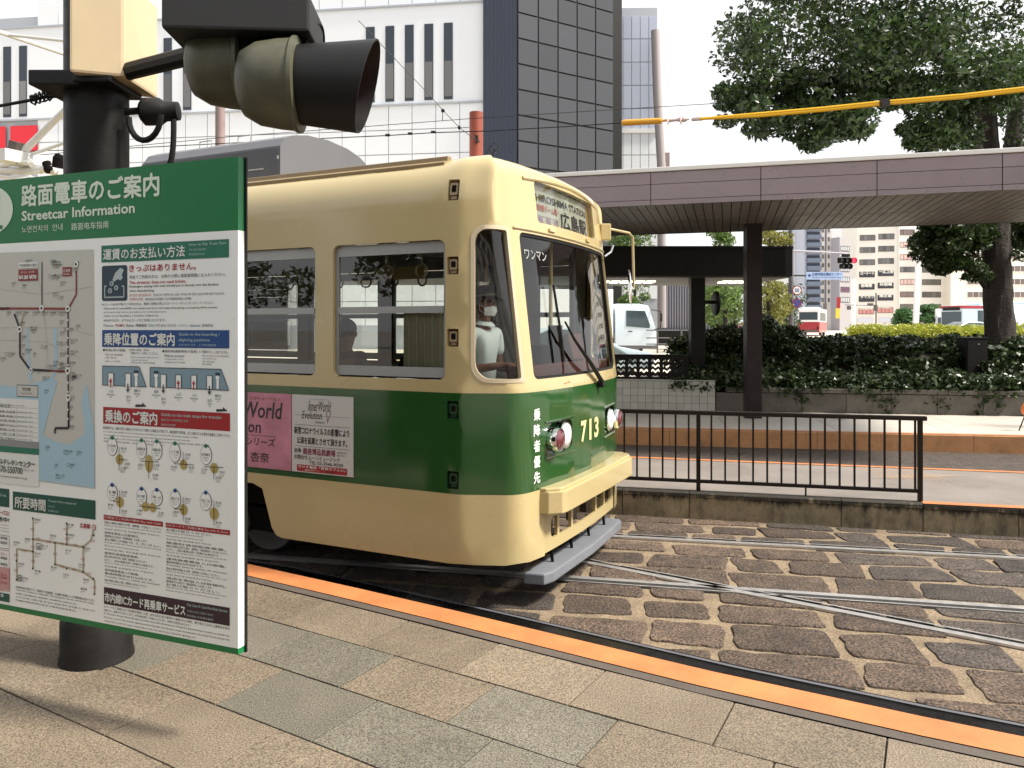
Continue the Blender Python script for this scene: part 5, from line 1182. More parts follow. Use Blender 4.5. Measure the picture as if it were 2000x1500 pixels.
for i, (u, v) in enumerate(((68, 1012), (49, 1050), (68, 1078), (27, 1056), (68, 1112), (36, 1098), (44, 1126), (133, 1022), (134, 1042), (98, 1043), (82, 1063), (128, 1072), (165, 1068), (100, 1105), (124, 1119), (154, 1100), (163, 1129), (158, 1147))):
    ptext(mb, SP, st[(i*3) % len(st)], u, v, v+4.4, u+12, 1, .02, .002); ptext(mb, SP, 'Station', u, v+6, v+8, u+9, 1, 0, .002); ptext(mb, SP, '역', u, v+9.5, v+11, u+3, 1, 0, .002)
ptext(mb, SP, '広島駅', 157, 1021, 1030, 177, 2, .03, .003); SP.disc(mb, 184, 1030, 4, .003, 2, 5.5); SP.disc(mb, 184, 1030, 2.8, .004, 3, 4); SP.disc(mb, 184, 1030, 1.2, .005, 2, 1.8)
for P_ in ([(72, 1061), (81, 1062), (81, 1073), (72, 1072), (72, 1061)], [(36, 1123), (43, 1124), (43, 1135), (36, 1134), (36, 1123)]): SP.line(mb, P_, .003, .003, 1)
SP.line(mb, [(74, 1071), (76.5, 1065), (79, 1072)], .004, .003, 1); SP.line(mb, [(38, 1133), (38, 1127), (41, 1127), (41, 1133)], .004, .003, 1)
for k, s in enumerate(('スルーバス!', '発売中!')): ptext(mb, SP, s, -14, 994+k*13, 1003+k*13, 18.5, 2-k, .03, .003)
for k in range(3): ptext(mb, SP, 'Buy a pass', -10, 1021+k*6, 1024+k*6, 18, 1 if k else 2, 0, .003)
SP.line(mb, [(-20, 1041), (19, 1047), (19, 1072), (-20, 1067)], .002, .003, 1); SP.line(mb, [(-20, 1070), (19, 1076), (19.5, 1155), (-20, 1150)], .002, .003, 2)
SP.poly(mb, [(-20, 1104), (19, 1109), (19.3, 1153), (-20, 1149)][::-1], .0026, 4)
for v, s, c in ((1047, '¥700', 1), (1056, '¥350', 1), (1078, '子供セット', 2), (1086, '¥900', 1), (1098, '¥450', 1), (1118, '大人', 2), (1124, '1日900', 2), (1134, '2日1500', 2)): ptext(mb, SP, s, 2, v, v+5.5, 15.5, c, .02, .004)
SP.rect(mb, -20, 1153, 19, 1169, .0026, 5); ptext(mb, SP, '電車', -4, 1157, 1164, 9, 3, 0, .004)
mb.part('travel_time_diagram', [mat('pale_route_gold', (.42, .38, .26), .5), m_txtk, m_txtr, m_signface, m_pinkpale, m_dteal], sg, world=True)

# ------------------------------------------------------------------ pole carrying sign and signal
pc = Vector((-2.27, 4.2, PZ))
po = thing('signal_pole', pc, 'thick black round pole rising behind the information board on the near platform', 'pole')
mb = MB(); mb.lathe([(.160, .24), (.160, 4.6)], (0, 0, 0), (0, 0, 1), 32); mb.part('shaft', m_blackp, po, smooth=True)
mb = MB(); mb.lathe([(.19, -.02), (.185, .02), (.178, .05), (.178, .22), (.160, .245)], (0, 0, 0), (0, 0, 1), 32); mb.part('base_collar', mat('scuffed_collar', (.012, .011, .010), .6, var=.5, vs=9, spec=.25), po, smooth=True)
mb = MB(); mb.tube([(.15, 0, 2.98), (.33, .02, 3.0)], .02, 8); mb.lathe([(.05, 0), (.075, .02), (.075, .10), (.055, .13), (.05, .2), (.001, .21)], (.24, 0, 2.98), (1, .1, .05), 16); mb.part('cable_gland', m_black, po, smooth=True)
mb = MB(); q = [(.42 - .30*(k/12)**3, 0, 2.94 - .33*math.sin(min(1, k/9)*math.pi/2)) for k in range(13)]; mb.tube(q, .016, 8); mb.tube([(.21+.10*(1-math.cos(a)), -.1+.03*math.cos(a), 2.93-.13*math.sin(a)) for a in np.linspace(0, math.pi, 12)], .016, 8)
mb.part('cable', m_black, po, smooth=True)
mb = MB(); mb.bb(-.24, .02, -.22, .2, 3.06, 3.14); mb.bb(.0, .20, -.24, .1, 3.07, 3.11); mb.part('pipe_clamp', m_black, po, bevel=.01)
mb = MB(); mb.prism([(.02, -.30), (.26, -.22), (.26, .16), (.02, .08)], 3.10, 3.62); mb.part('control_box', m_creambox, po, bevel=.015)
for z in (1.1, 2.2):
    mb = MB(); p0 = pc + Vector((0, 0, z)); a_ = (p0 - SE).dot(SD); q = Vector(sp(a_, -.05, p0.z)); mb.tube([p0, q], .03, 8); mb.part('sign_bracket', m_black, po, world=True)
# signal head with long hooded lamps
sgc = A(556, 166, 3.35); sh_ = thing('tram_signal', sgc, 'pair of long-hooded signal lamps with olive bowls hanging at the top, a red lamp lit', 'traffic light', R(4))
_l1 = WM[sh_].inverted() @ A(455, 130, 3.55)
for k, (dx, dy, dz) in enumerate(((0, 0, .0), tuple(_l1))):
    mb = MB(); c = (dx, dy, dz); mb.lathe([(.001, -.20), (.08, -.195), (.14, -.17), (.175, -.11), (.19, -.02), (.195, .04), (.205, .05), (.205, .065), (.17, .07)], c, (1, 0, 0), 32)
    bw = mb.part('lamp_bowl', m_olive, sh_, smooth=True)
    mb = MB(); n = 32; vs = []
    for r_, s0, s1 in ((.168, 0, 0), (.160, .28, .40),):
        pass
    ra, rb = .165, .158; prof = []
    for j, (x, r_) in enumerate(((.06, .168), (.32, .20), (.32, .193), (.06, .160))):
        for i in range(n):
            a = 2*math.pi*i/n; cut = .10*(1-math.cos(a))/2 if x > .3 else 0; vs.append((c[0]+x+ (.09-cut*1.0), c[1]+r_*math.sin(a), c[2]+r_*math.cos(a)) if x > .3 else (c[0]+x, c[1]+r_*math.sin(a), c[2]+r_*math.cos(a)))
    fs = [(j*n+i, j*n+(i+1) % n, (j+1)*n+(i+1) % n, (j+1)*n+i) for j in range(3) for i in range(n)]
    mb.add(vs, fs); mb.part('visor', m_black, bw, smooth=True)
    mb = MB(); mb.lathe([(.155, .07), (.12, .085), (.06, .095), (.001, .1)], c, (1, 0, 0), 24); mb.part('lens', m_redglow if k == 0 else m_lens, bw, smooth=True)
mb = MB(); mb.box(((_l1.x)/2-.05, _l1.y/2, .22+_l1.z/2), (.62, .34, .16)); mb.part('housing', mat('signal_black_housing', (.01, .01, .01), .5), sh_, bevel=.012)
mb = MB(); mb.tube([sgc + Vector((-.15, .1, .24)), Vector((-2.27, 4.2, sgc.z + .3))], .045, 10); mb.part('mounting_arm', m_black, sh_, world=True)

# ------------------------------------------------------------------ people
def skin_mesh(name, J, E_, m, sub=2, scale=(1, 1, 1)):
    """J: list of (x,y,z,r); grows one continuous surface along the joints"""
    me = bpy.data.meshes.new(name); me.from_pydata([j[:3] for j in J], E_, []); o = bpy.data.objects.new(name, me); COL.objects.link(o)
    md = o.modifiers.new('skin', 'SKIN'); md.use_smooth_shade = True; md.branch_smoothing = .6
    for i, j in enumerate(J): r = j[3] if isinstance(j[3], tuple) else (j[3], j[3]); me.skin_vertices[0].data[i].radius = r; me.skin_vertices[0].data[i].use_root = (i == 0)
    ms = o.modifiers.new('sub', 'SUBSURF'); ms.levels = sub; ms.render_levels = sub
    dg = bpy.context.evaluated_depsgraph_get(); dg.update(); ev = bpy.data.meshes.new_from_object(o.evaluated_get(dg)); ev.name = name
    bpy.data.objects.remove(o); ev.materials.clear(); ev.materials.append(m)
    ev.polygons.foreach_set('use_smooth', [True]*len(ev.polygons))
    return ev
def sobj(name, me, par): o = bpy.data.objects.new(name, me); COL.objects.link(o); o.parent = par; WM[o] = WM[par]; return o
def person(loc, rz, label, shirt, trous, hat=False, mask=True, arms='fwd', group=None, hi=True):
    p = thing('person', loc, label, 'person', rz, group)
    if arms == 'fwd': R_ = [(.02, -.225, .50, .05), (.03, -.27, .20, .042), (.24, -.20, .235, .031), (.32, -.17, .245, .03)]; L_ = [(.02, .225, .50, .05), (.04, .26, .19, .042), (.25, .17, .22, .031), (.33, .14, .23, .03)]
    else: R_ = [(.02, -.22, .42, .05), (.02, -.27, .16, .042), (.22, -.16, .10, .031), (.30, -.13, .10, .03)]; L_ = [(.02, .22, .42, .05), (.02, .27, .16, .042), (.22, .16, .10, .031), (.30, .13, .10, .03)]
    J = [(0, 0, .0, (.15, .11)), (0, 0, .22, (.12, .085)), (.01, 0, .45, (.12, .075)), (.03, 0, .55, .048), (.035, 0, .57, .050), (.05, 0, .65, (.068, .072)), (.05, 0, .72, (.078, .088)), (.045, 0, .79, (.066, .075))]
    E_ = [(i, i+1) for i in range(7)]
    for S in (R_, L_):
        b = len(J); J += S; E_ += [(2, b), (b, b+1), (b+1, b+2), (b+2, b+3)]
        hx, hy, hz, _ = S[-1]; s = -1 if hy < 0 else 1
        for k in range(4):
            b2 = len(J); ln = (.9, 1, .95, .78)[k]; y = hy + s*(.027-.018*k)
            J += [(hx+.035, y, hz+.004, .0095), (hx+.035+.032*ln, y, hz-.006, .0085), (hx+.035+.042*ln, y, hz-.034, .0075)]; E_ += [(b+3, b2), (b2, b2+1), (b2+1, b2+2)]
        b2 = len(J); J += [(hx+.0, hy-s*.035, hz-.008, .011), (hx+.035, hy-s*.045, hz-.022, .0095)]; E_ += [(b+3, b2), (b2, b2+1)]
    for s in (-1, 1):
        b = len(J); J += [(.05, s*.10, -.03, .085), (.42, s*.12, -.02, .065), (.44, s*.12, -.42, .045), (.52, s*.12, -.46, .035)]; E_ += [(0, b), (b, b+1), (b+1, b+2), (b+2, b+3)]
    body = sobj('body', skin_mesh('body', J, E_, m_skin if hat else m_skinl, 2), p)
    # face
    mb = MB(); mb.lathe([(.001, .03), (.008, .022), (.014, .0), (.011, -.012), (.001, -.014)], (.133, 0, .70), (.35, 0, 1), 8)
    mb.part('nose', m_skin if hat else m_skinl, body, smooth=True)
    for s in (-1, 1):
        mb = MB(); mb.ell((.055, s*.088, .70), (.018, .009, .03), 10, 6); mb.part('ear', m_skin if hat else m_skinl, body)
        mb = MB(); mb.ell((.118, s*.032, .727), (.010, .015, .007), 8, 5); mb.part('eye', m_txtk, body)
    if hat is False or not mask: mb = MB(); mb.ell((.122, 0, .652), (.010, .024, .006), 8, 5); mb.part('mouth', mat('lip', (.25, .07, .06), .5), body)
    mb = MB(); mb.ell((.03, 0, .745), (.098, .094, .085), 18, 10)
    mb.f = [f for f in mb.f if not (sum(mb.v[i][0] for i in f)/4 > .075 and sum(mb.v[i][2] for i in f)/4 < .775)]; mb.m = [0]*len(mb.f)
    mb.part('hair', m_hair, p, smooth=True)
    C_ = [(0, 0, .02, (.175, .125)), (0, 0, .22, (.165, .12)), (.02, 0, .46, (.17, .13)), (.034, 0, .575, (.078, .074))]; E2 = [(0, 1), (1, 2), (2, 3)]
    for S in (R_, L_):
        b = len(C_); a, e_ = S[0], S[1]; m_ = tuple((a[i]*.30+e_[i]*.70) for i in range(3)); C_ += [(a[0], a[1], a[2]-.005, .073), (*m_, .066)]; E2 += [(2, b), (b, b+1)]
    sobj('shirt', skin_mesh('shirt', C_, E2, shirt, 2), p)
    D_ = [(0, 0, .02, (.16, .12))]; E3 = []
    for s in (-1, 1): b = len(D_); D_ += [(.05, s*.10, -.03, .10), (.42, s*.12, -.02, .078), (.44, s*.12, -.38, .06)]; E3 += [(0, b), (b, b+1), (b+1, b+2)]
    sobj('trousers', skin_mesh('trousers', D_, E3, trous, 1), p)
    if hat:
        mb = MB(); mb.lathe([(.098, 0), (.104, .04), (.118, .065), (.112, .082), (.05, .092), (.001, .094)], (.035, 0, .762), (-.14, 0, 1), 24); c_ = mb.part('cap', m_navycloth, p, smooth=True)
        mb = MB(); n = 10; vs = [(.035+.10*math.cos(a), .10*math.sin(a), .772) for a in np.linspace(-1.1, 1.1, n)] + [(.035+.165*math.cos(a*.75), .105*math.sin(a), .742) for a in np.linspace(-1.1, 1.1, n)]
        mb.add(vs + [(x, y, z-.006) for x, y, z in vs], [(i, i+1, n+i+1, n+i) for i in range(n-1)] + [(2*n+i, 3*n+i, 3*n+i+1, 2*n+i+1) for i in range(n-1)] + [(n+i, n+i+1, 3*n+i+1, 3*n+i) for i in range(n-1)]); mb.part('cap_peak', m_black, c_)
        mb = MB(); mb.lathe([(.1005, .0), (.1005, .014)], (.035, 0, .765), (-.14, 0, 1), 24); mb.part('cap_band', mat('cap_gold_band', (.10, .08, .03), .5), c_)
        for s in (-1, 1): mb = MB(); mb.bb(.0, .055, min(s*.13, s*.20), max(s*.13, s*.20), .568, .580); mb.part('epaulette', m_navycloth, p, bevel=.003)
        mb = MB(); mb.lathe([(.098, 0), (.066, .030), (.060, .028), (.085, 0)], (.034, 0, .548), (.15, 0, 1), 16); mb.part('collar', shirt, p, bevel=.01)
    if mask:
        mb = MB(); n = 9; rows_ = []
        for z, r_ in ((.615, .095), (.64, .108), (.67, .113), (.70, .106)):
            rows_.append([(.032 + r_*math.cos(a)*1.0, r_*.90*math.sin(a), z - .02*abs(math.sin(a))*(1 if z > .66 else -.4)) for a in np.linspace(-1.05, 1.05, n)])
        mb.v = [q for r_ in rows_ for q in r_]; mb.f = [(k*n+i, k*n+i+1, (k+1)*n+i+1, (k+1)*n+i) for k in range(3) for i in range(n-1)]; mb.m = [0]*len(mb.f)
        for s in (-1, 1): mb.tube([(.085, s*.088, .69), (.05, s*.098, .70), (.05, s*.096, .66), (.085, s*.085, .64)], .0025, 4)
        mb.part('face_mask', m_mask, p, smooth=True)
    return p
def tw_(x, y, z): return WM[TR] @ Vector((x, y, z))
person(tw_(-.20, -.56, 1.475), TA, 'tram driver in mint short-sleeved shirt, dark peaked cap and white mask at the controls', m_shirt, m_navycloth, hat=True)
person(tw_(-2.55, .78, 1.25), TA+R(-90), 'passenger in blue top seated behind the second tram window from the cab', m_bluecloth, m_navycloth, arms='lap')
person(tw_(-1.55, .78, 1.25), TA+R(-90), 'passenger in dark clothes seated near the pleated curtain in the tram', m_navycloth, m_navycloth, arms='lap')
person(tw_(-1.35, -.80, 1.25), TA+R(90), 'passenger in grey top seated with back to the first tram window', mat('grey_cloth', (.10, .10, .11), .9), m_navycloth, arms='lap', mask=False)

# ------------------------------------------------------------------ foliage helpers
def leaves(centres, n, size, m, name, parent=None, flat=.5, drop=.0, seed=1, elong=.55, world=True):
    """n leaf-sized blades spread through ellipsoids (c, r, weight)"""
    g = np.random.default_rng(seed); w = np.array([c[2] for c in centres], float); w /= w.sum()
    idx = g.choice(len(centres), n, p=w); C_ = np.array([list(c[0]) for c in centres])[idx]; R2 = np.array([list(c[1]) for c in centres])[idx]
    d = g.normal(size=(n, 3)); d /= np.linalg.norm(d, axis=1)[:, None]; rad = g.uniform(.25, 1, n)**.45
    P_ = C_ + d*R2*rad[:, None]
    nrm = g.normal(size=(n, 3)); nrm[:, 2] += flat*2; nrm /= np.linalg.norm(nrm, axis=1)[:, None]
    a = np.cross(nrm, g.normal(size=(n, 3))); a /= np.linalg.norm(a, axis=1)[:, None]; b = np.cross(nrm, a)
    s = size*g.uniform(.6, 1.35, n)[:, None]
    V_ = np.stack([P_ - a*s, P_ + b*s*elong*.8 - a*s*.1, P_ + a*s - nrm*s*.25, P_ - b*s*elong*.8 - a*s*.1], 1).reshape(-1, 3)
    if parent is not None and world: V_ = V_ - np.array(WM[parent].translation)
    me = bpy.data.meshes.new(name); me.vertices.add(4*n); me.vertices.foreach_set('co', V_.ravel()); me.loops.add(4*n); me.loops.foreach_set('vertex_index', np.arange(4*n)); me.polygons.add(n)
    me.polygons.foreach_set('loop_start', np.arange(n)*4); me.polygons.foreach_set('loop_total', np.full(n, 4)); me.update(); me.materials.append(m)
    o = bpy.data.objects.new(name, me); COL.objects.link(o)
    if parent is not None: o.parent = parent
    return o
def clumps(u0, u1, v0, v1, Y0, Y1, n, r, seed, w=1):
    g = random.Random(seed); out = []
    for _ in range(n): c = A(g.uniform(u0, u1), g.uniform(v0, v1), g.uniform(Y0, Y1)); k = g.uniform(.6, 1.3); out.append((c, (r*k*1.15, r*k*1.15, r*k*.75), w*k**2))
    return out

# ivy and shrubs of the planter
g = np.random.default_rng(5); cs_ = []
for i in range(1150):
    t = g.uniform(-.8, 8.6); o = g.uniform(.12, 3.4) if i % 3 else g.uniform(.1, 1.5); p = along(KP, t, o); z = soil_z(p.x, p.y) + g.uniform(-.05, .16)
    r = g.uniform(.14, .27)
    if abs(1000+F*p.x/p.y-1898) < 26 and 16.0 < p.y < 16.85: continue
    cs_.append(((p.x, p.y, z), (r*1.2, r, r*.65), 1))
for i in range(60):       # hanging over the wall
    t = float(g.choice([1.75, 3.1, 3.4, 4.3, 5.2, 5.6, 6.3, 6.6])) + g.normal()*.12; p = along(KP, t, g.uniform(-.05, .05)); cs_.append(((p.x, p.y, g.uniform(.42, .76)), (.10, .06, .14), .10))
for i in range(40): t = g.uniform(-.8, 8); p = along(KP, t, g.uniform(-.04, .1)); cs_.append(((p.x, p.y, g.uniform(.68, .80)), (.2, .08, .07), .25))
iv = leaves(cs_, 88000, .055, m_leafivy, 'ivy', seed=3, flat=.5, elong=.85)
setp(iv, 'dense dark green ivy filling the long stone planter', 'ivy', kind='stuff')
shr = [(u, v, Y) for u, v, Y in ()]
def shrub(u0, u1, v0, v1, Y, n, nl, seed, label, m=m_leafivy, r=.28, size=.06):
    base = A((u0+u1)/2, v1, Y); t = thing('shrub', base, label, 'shrub')
    cl = clumps(u0, u1, v0, v1, Y-.5, Y+.6, n, r, seed); leaves(cl, nl, size, m, 'foliage', t, seed=seed, elong=.6)
    mb = MB(); q = random.Random(seed)
    for k in range(7): p = Vector(cl[k % len(cl)][0]); mb.tube([base + Vector((q.uniform(-.2, .2), 0, -.4)), base.lerp(p, .5) + Vector((0, 0, .05)), p], [.02, .014, .006], 5)
    mb.part('branches', m_bark, t, world=True, kind=None) if False else setp(mb.part('branches', m_bark, t, world=True), kind='stuff')
shrub(1482, 1556, 622, 690, 17.6, 16, 4200, 11, 'tall loose shrub rising above the ivy to the right of the canopy post')
shrub(1385, 1452, 652, 700, 18.2, 12, 3200, 12, 'low shrub above the ivy between the shelter post and the canopy post')
shrub(1600, 1720, 668, 700, 18.4, 12, 2600, 13, 'flat leafy shrub along the planter top under the roundabout hedge')
shrub(1740, 1870, 660, 700, 18.2, 12, 2600, 14, 'leafy shrub on the planter to the left of the dark cabinet')

cb_ = thing('control_cabinet', A(1898, 752, 16.55), 'plain dark metal cabinet standing in the ivy left of the big tree trunk', 'cabinet')
locpart(lambda m: m.bb(-.225, .225, -.18, .18, -.2, 1.0), 'cabinet_body', m_blackp, cb_, bevel=.012)
locpart(lambda m: m.bb(-.24, .24, -.20, .20, 1.0, 1.03), 'lid', m_blackp, cb_, bevel=.006)
locpart(lambda m: m.bb(-.20, .20, -.192, -.181, -.1, .95), 'cabinet_door', m_blackp, cb_, bevel=.004)
locpart(lambda m: m.ell((.03, -.195, .88), (.014, .008, .014)), 'lock', m_alu, cb_)

# ------------------------------------------------------------------ the big tree over the canopy
def trunk_mesh(mb, pts, rad, n=20, seed=0):
    q = random.Random(seed); s = [q.uniform(0, 6) for _ in range(4)]; pts = [Vector(p) for p in pts]
    rings = []
    for i, p in enumerate(pts):
        ring = []
        for k in range(n):
            a = 2*math.pi*k/n; r = rad[i]*(1+.07*math.sin(3*a+s[0]+i*.4)+.05*math.sin(7*a+s[1]-i*.7)+.04*math.sin(11*a+s[2]+i*1.3)); ring.append(p + Vector((r*math.cos(a), r*math.sin(a), 0)))
        rings.append(ring)
    mb.add([v for r_ in rings for v in r_], [(i*n+k, i*n+(k+1) % n, (i+1)*n+(k+1) % n, (i+1)*n+k) for i in range(len(pts)-1) for k in range(n)])
bt = thing('camphor_tree', A(1952, 715, 17.2), 'big camphor tree with rough dark trunk and dark crown spreading above the canopy', 'tree')
mb = MB(); tp = [A(1954, 760, 17.2), A(1953, 715, 17.2), A(1951, 660, 17.2), A(1949, 600, 17.2), A(1949, 540, 17.2), A(1946, 480, 17.2), A(1942, 430, 17.2), A(1937, 370, 17.2), A(1932, 300, 17.1), A(1928, 240, 17.0), A(1922, 170, 16.9), A(1915, 90, 16.8)]
tr_r = [.40, .35, .30, .285, .275, .27, .29, .25, .22, .20, .18, .14]
dp = []; dr = []
for i in range(len(tp)-1):
    for k in range(4): f = k/4; dp.append(tp[i].lerp(tp[i+1], f)); dr.append(tr_r[i]*(1-f)+tr_r[i+1]*f)
trunk_mesh(mb, dp, dr, 26, 2); mb.part('trunk', m_bark, bt, world=True, smooth=True)
for pts, rr in (([A(1944, 440, 17.2), A(1975, 330, 17.4), A(1982, 240, 17.6), A(1990, 150, 17.8)], [.20, .20, .17, .13]), ([A(1940, 410, 17.2), A(2010, 300, 17.6), A(2040, 200, 18)], [.2, .19, .15]),
                ([A(1940, 400, 17.2), A(1905, 290, 16.4), A(1850, 200, 15.6), A(1740, 150, 14.8), A(1600, 150, 14.2), A(1480, 190, 14)], [.17, .14, .11, .08, .05, .03]),
                ([A(1925, 560, 17.2), A(1905, 535, 17.0), A(1880, 520, 16.8), A(1850, 500, 16.7)], [.07, .05, .035, .02]), ([A(1930, 230, 17.0), A(1850, 120, 15.5), A(1700, 70, 14.5)], [.14, .1, .05]),
                ([A(1890, 270, 16.0), A(1820, 255, 15.5), A(1790, 270, 15.2)], [.06, .04, .02]), ([A(1740, 150, 14.8), A(1650, 210, 14.2), A(1560, 250, 14)], [.05, .035, .02])):
    mb = MB(); dp = []; dr = []
    for i in range(len(pts)-1):
        for k in range(4): f = k/4; dp.append(pts[i].lerp(pts[i+1], f)); dr.append(rr[i]*(1-f)+rr[i+1]*f)
    dp.append(pts[-1]); dr.append(rr[-1]); mb.tube(dp, dr, 12); mb.part('limb', m_bark, bt, world=True, smooth=True)
cr = []
for (u0, u1, v0, v1, Y0, Y1, n, r, w) in ((1400, 1460, 170, 240, 13.4, 14.6, 12, .26, 1), (1440, 1560, 150, 262, 13.2, 15, 34, .32, 1.1), (1540, 1680, 150, 270, 13.2, 15, 46, .34, 1.1), (1570, 1612, 262, 296, 13.6, 14.4, 7, .20, .8), (1640, 1700, 235, 262, 13.8, 14.6, 8, .22, .8), (1680, 1790, 150, 205, 13.5, 15.5, 26, .32, 1.1),
                     (1780, 1900, 160, 280, 14, 16.5, 44, .34, 1.1), (1772, 1830, 245, 290, 14.5, 15.5, 12, .24, .9), (1860, 1990, 150, 215, 14.5, 17, 34, .36, 1), (1890, 2080, 120, 300, 17, 19, 22, .40, .8),
                     (1430, 1980, 20, 150, 13, 17.5, 120, .48, 1.1), (1500, 1900, -140, 20, 13.5, 17.5, 90, .55, 1.1), (1980, 2250, -100, 280, 15, 19, 70, .5, 1)):
    cr += clumps(u0, u1, v0, v1, Y0, Y1, int(n*1.15), r*(.74 if v1 > 200 else .85), hash((u0, v0)) % 999, w)
leaves(cr, 60000, .064, m_leafN, 'crown', bt, seed=21, flat=.3)
lc = []
for (u0, u1, v0, v1, Y0, Y1, n, r, w) in ((1800, 1880, 438, 500, 16.3, 17.3, 20, .25, 1), (1850, 1935, 432, 490, 16.6, 17.6, 18, .27, .8), (1820, 1880, 500, 535, 16.4, 17.2, 10, .18, .7), (1850, 1900, 535, 545, 16.5, 17, 3, .12, .3), (1888, 1925, 498, 545, 16.6, 17.4, 6, .16, .35), (1978, 2100, 430, 500, 16.8, 18, 18, .26, .9), (1800, 1830, 440, 475, 16.5, 17, 6, .18, .6)):
    lc += clumps(u0, u1, v0, v1, Y0, Y1, n, r, int(u0), w)
leaves(lc, 15000, .062, m_leafN, 'lower_branches', bt, seed=22, flat=.3)

# ------------------------------------------------------------------ street trees behind
def tree(u, vb, Y, spec, label, nl, group=None, m=m_leafy, tr=.10, size=.09, seed=1, name='street_tree'):
    base = A(u, vb, Y); base.z = rz_(Y); t = thing(name, base, label, 'tree', group=group); q = random.Random(seed)
    cl = []
    for (u0, u1, v0, v1, n, r) in spec: cl += clumps(u0, u1, v0, v1, Y-1.2, Y+1.2, n, r, seed*7+n)
    top = A(u + q.uniform(-3, 3), min(s[2] for s in spec)+15, Y); mid = base.lerp(top, .5) + Vector((q.uniform(-.15, .15), 0, 0))
    mb = MB(); mb.tube([base, base.lerp(mid, .5), mid, top], [tr*1.2, tr, tr*.8, tr*.3], 10); mb.part('trunk', m_bark, t, world=True, smooth=True)
    for k in range(5):
        p = Vector(cl[q.randrange(len(cl))][0]); s0 = base.lerp(top, q.uniform(.4, .75)); mb = MB(); mb.tube([s0, s0.lerp(p, .5) + Vector((0, 0, .15)), p], [tr*.45, tr*.3, tr*.12], 6); mb.part('limb', m_bark, t, world=True)
    leaves(cl, nl, size, m, 'crown', t, seed=seed)
GT_ = 'young street trees behind the shelter'
tree(1234, 690, 42, [(1205, 1262, 448, 482, 14, .7), (1200, 1262, 500, 560, 8, .6)], 'leafy tree top showing above the black shelter beside the tram mirror', 3600, GT_, seed=2)
tree(1416, 650, 33, [(1402, 1440, 448, 472, 7, .35), (1380, 1440, 560, 620, 16, .5)], 'thin street tree poking above the shelter left of the canopy post', 3600, GT_, seed=3)
tree(1506, 655, 33, [(1488, 1540, 452, 478, 6, .35), (1488, 1530, 560, 625, 14, .5)], 'yellowish sparse street tree right of the canopy post', 3200, GT_, seed=4, m=leafmat('yellowing_leaf', (.14, .16, .03), (.30, .28, .08), .5))
tree(1432, 650, 38, [(1395, 1455, 553, 625, 20, .62)], 'street tree directly behind the arm of the round sign', 3800, GT_, seed=5)
tree(1392, 650, 42, [(1372, 1410, 556, 628, 14, .65)], 'leftmost street tree under the shelter, next to its post', 2600, GT_, seed=6)
tree(1527, 650, 40, [(1505, 1556, 556, 640, 16, .6)], 'street tree close behind the traffic light pole', 2800, GT_, seed=7, m=m_leafN)
tree(1246, 690, 40, [(1222, 1262, 575, 600, 6, .4)], 'small bright bush-like tree above the white lorry cab', 1400, seed=8)
m_leafbg = leafmat('roundtree_leaf', (.05, .13, .04), (.11, .22, .08), .3)
for i, (u0, u1, v0, v1, lb) in enumerate(((1752, 1786, 604, 632, 'round dark green tree left of the white banner column'), (1795, 1826, 596, 632, 'round dark green tree right of the white banner column'))):
    tree((u0+u1)/2, 650, 95, [(u0+4, u1-4, v0+4, v1, 16, .75)], lb, 3500, 'round trees by the far office building', m=m_leafbg, size=.22, seed=30+i)

# roundabout hedge and kerb
g = random.Random(4); hc = []
for k in range(170):
    f = k/170; u = 1672 + f*430; Y = 62 - f*22 + g.uniform(-2, 2); vt = 636 + f*6; c = A(u, vt, Y)
    for _ in range(3): hc.append(((c.x+g.uniform(-.5, .5), Y+g.uniform(-1.2, 1.2), c.z - g.uniform(.15, 1.0)), (.75, .8, .42), 1))
h_ = leaves(hc, 36000, .10, m_leafh, 'clipped_hedge', seed=9, flat=.4, elong=.8); setp(h_, 'long clipped yellow-green hedge curving round the roundabout', 'hedge')
mb = MB(); pts = [A(1665, 645, 64), A(1665, 655, 62)]
q = []
for f in np.linspace(0, 1, 14): Y = 62-f*24; u = 1650+f*470; p = A(u, 640, Y); q.append((p.x, Y-1.8, rz_(Y)))
n = len(q); mb.add([(x, y, z-.1) for x, y, z in q] + [(x, y, z+.16) for x, y, z in q] + [(x+.2, y+.3, z+.17) for x, y, z in q] + [(x+2, y+7, z+.17) for x, y, z in q], [(j*n+i, j*n+i+1, (j+1)*n+i+1, (j+1)*n+i) for j in range(3) for i in range(n-1)], 0)
setp(mb.part('roundabout_kerb', mat('roundabout_soil', (.26, .17, .10), .9), None), kind='structure')
hc = []
for k in range(60): u = 1758 + k*1.15; c = A(u, 634, 84); hc.append(((c.x, 84, c.z-.4), (.5, .6, .5), 1))
h_ = leaves(hc, 4000, .16, leafmat('dark_hedge_leaf', (.05, .04, .03), (.10, .09, .05), .1), 'low_hedge', seed=10); setp(h_, 'short dark reddish hedge in front of the round trees', 'hedge')

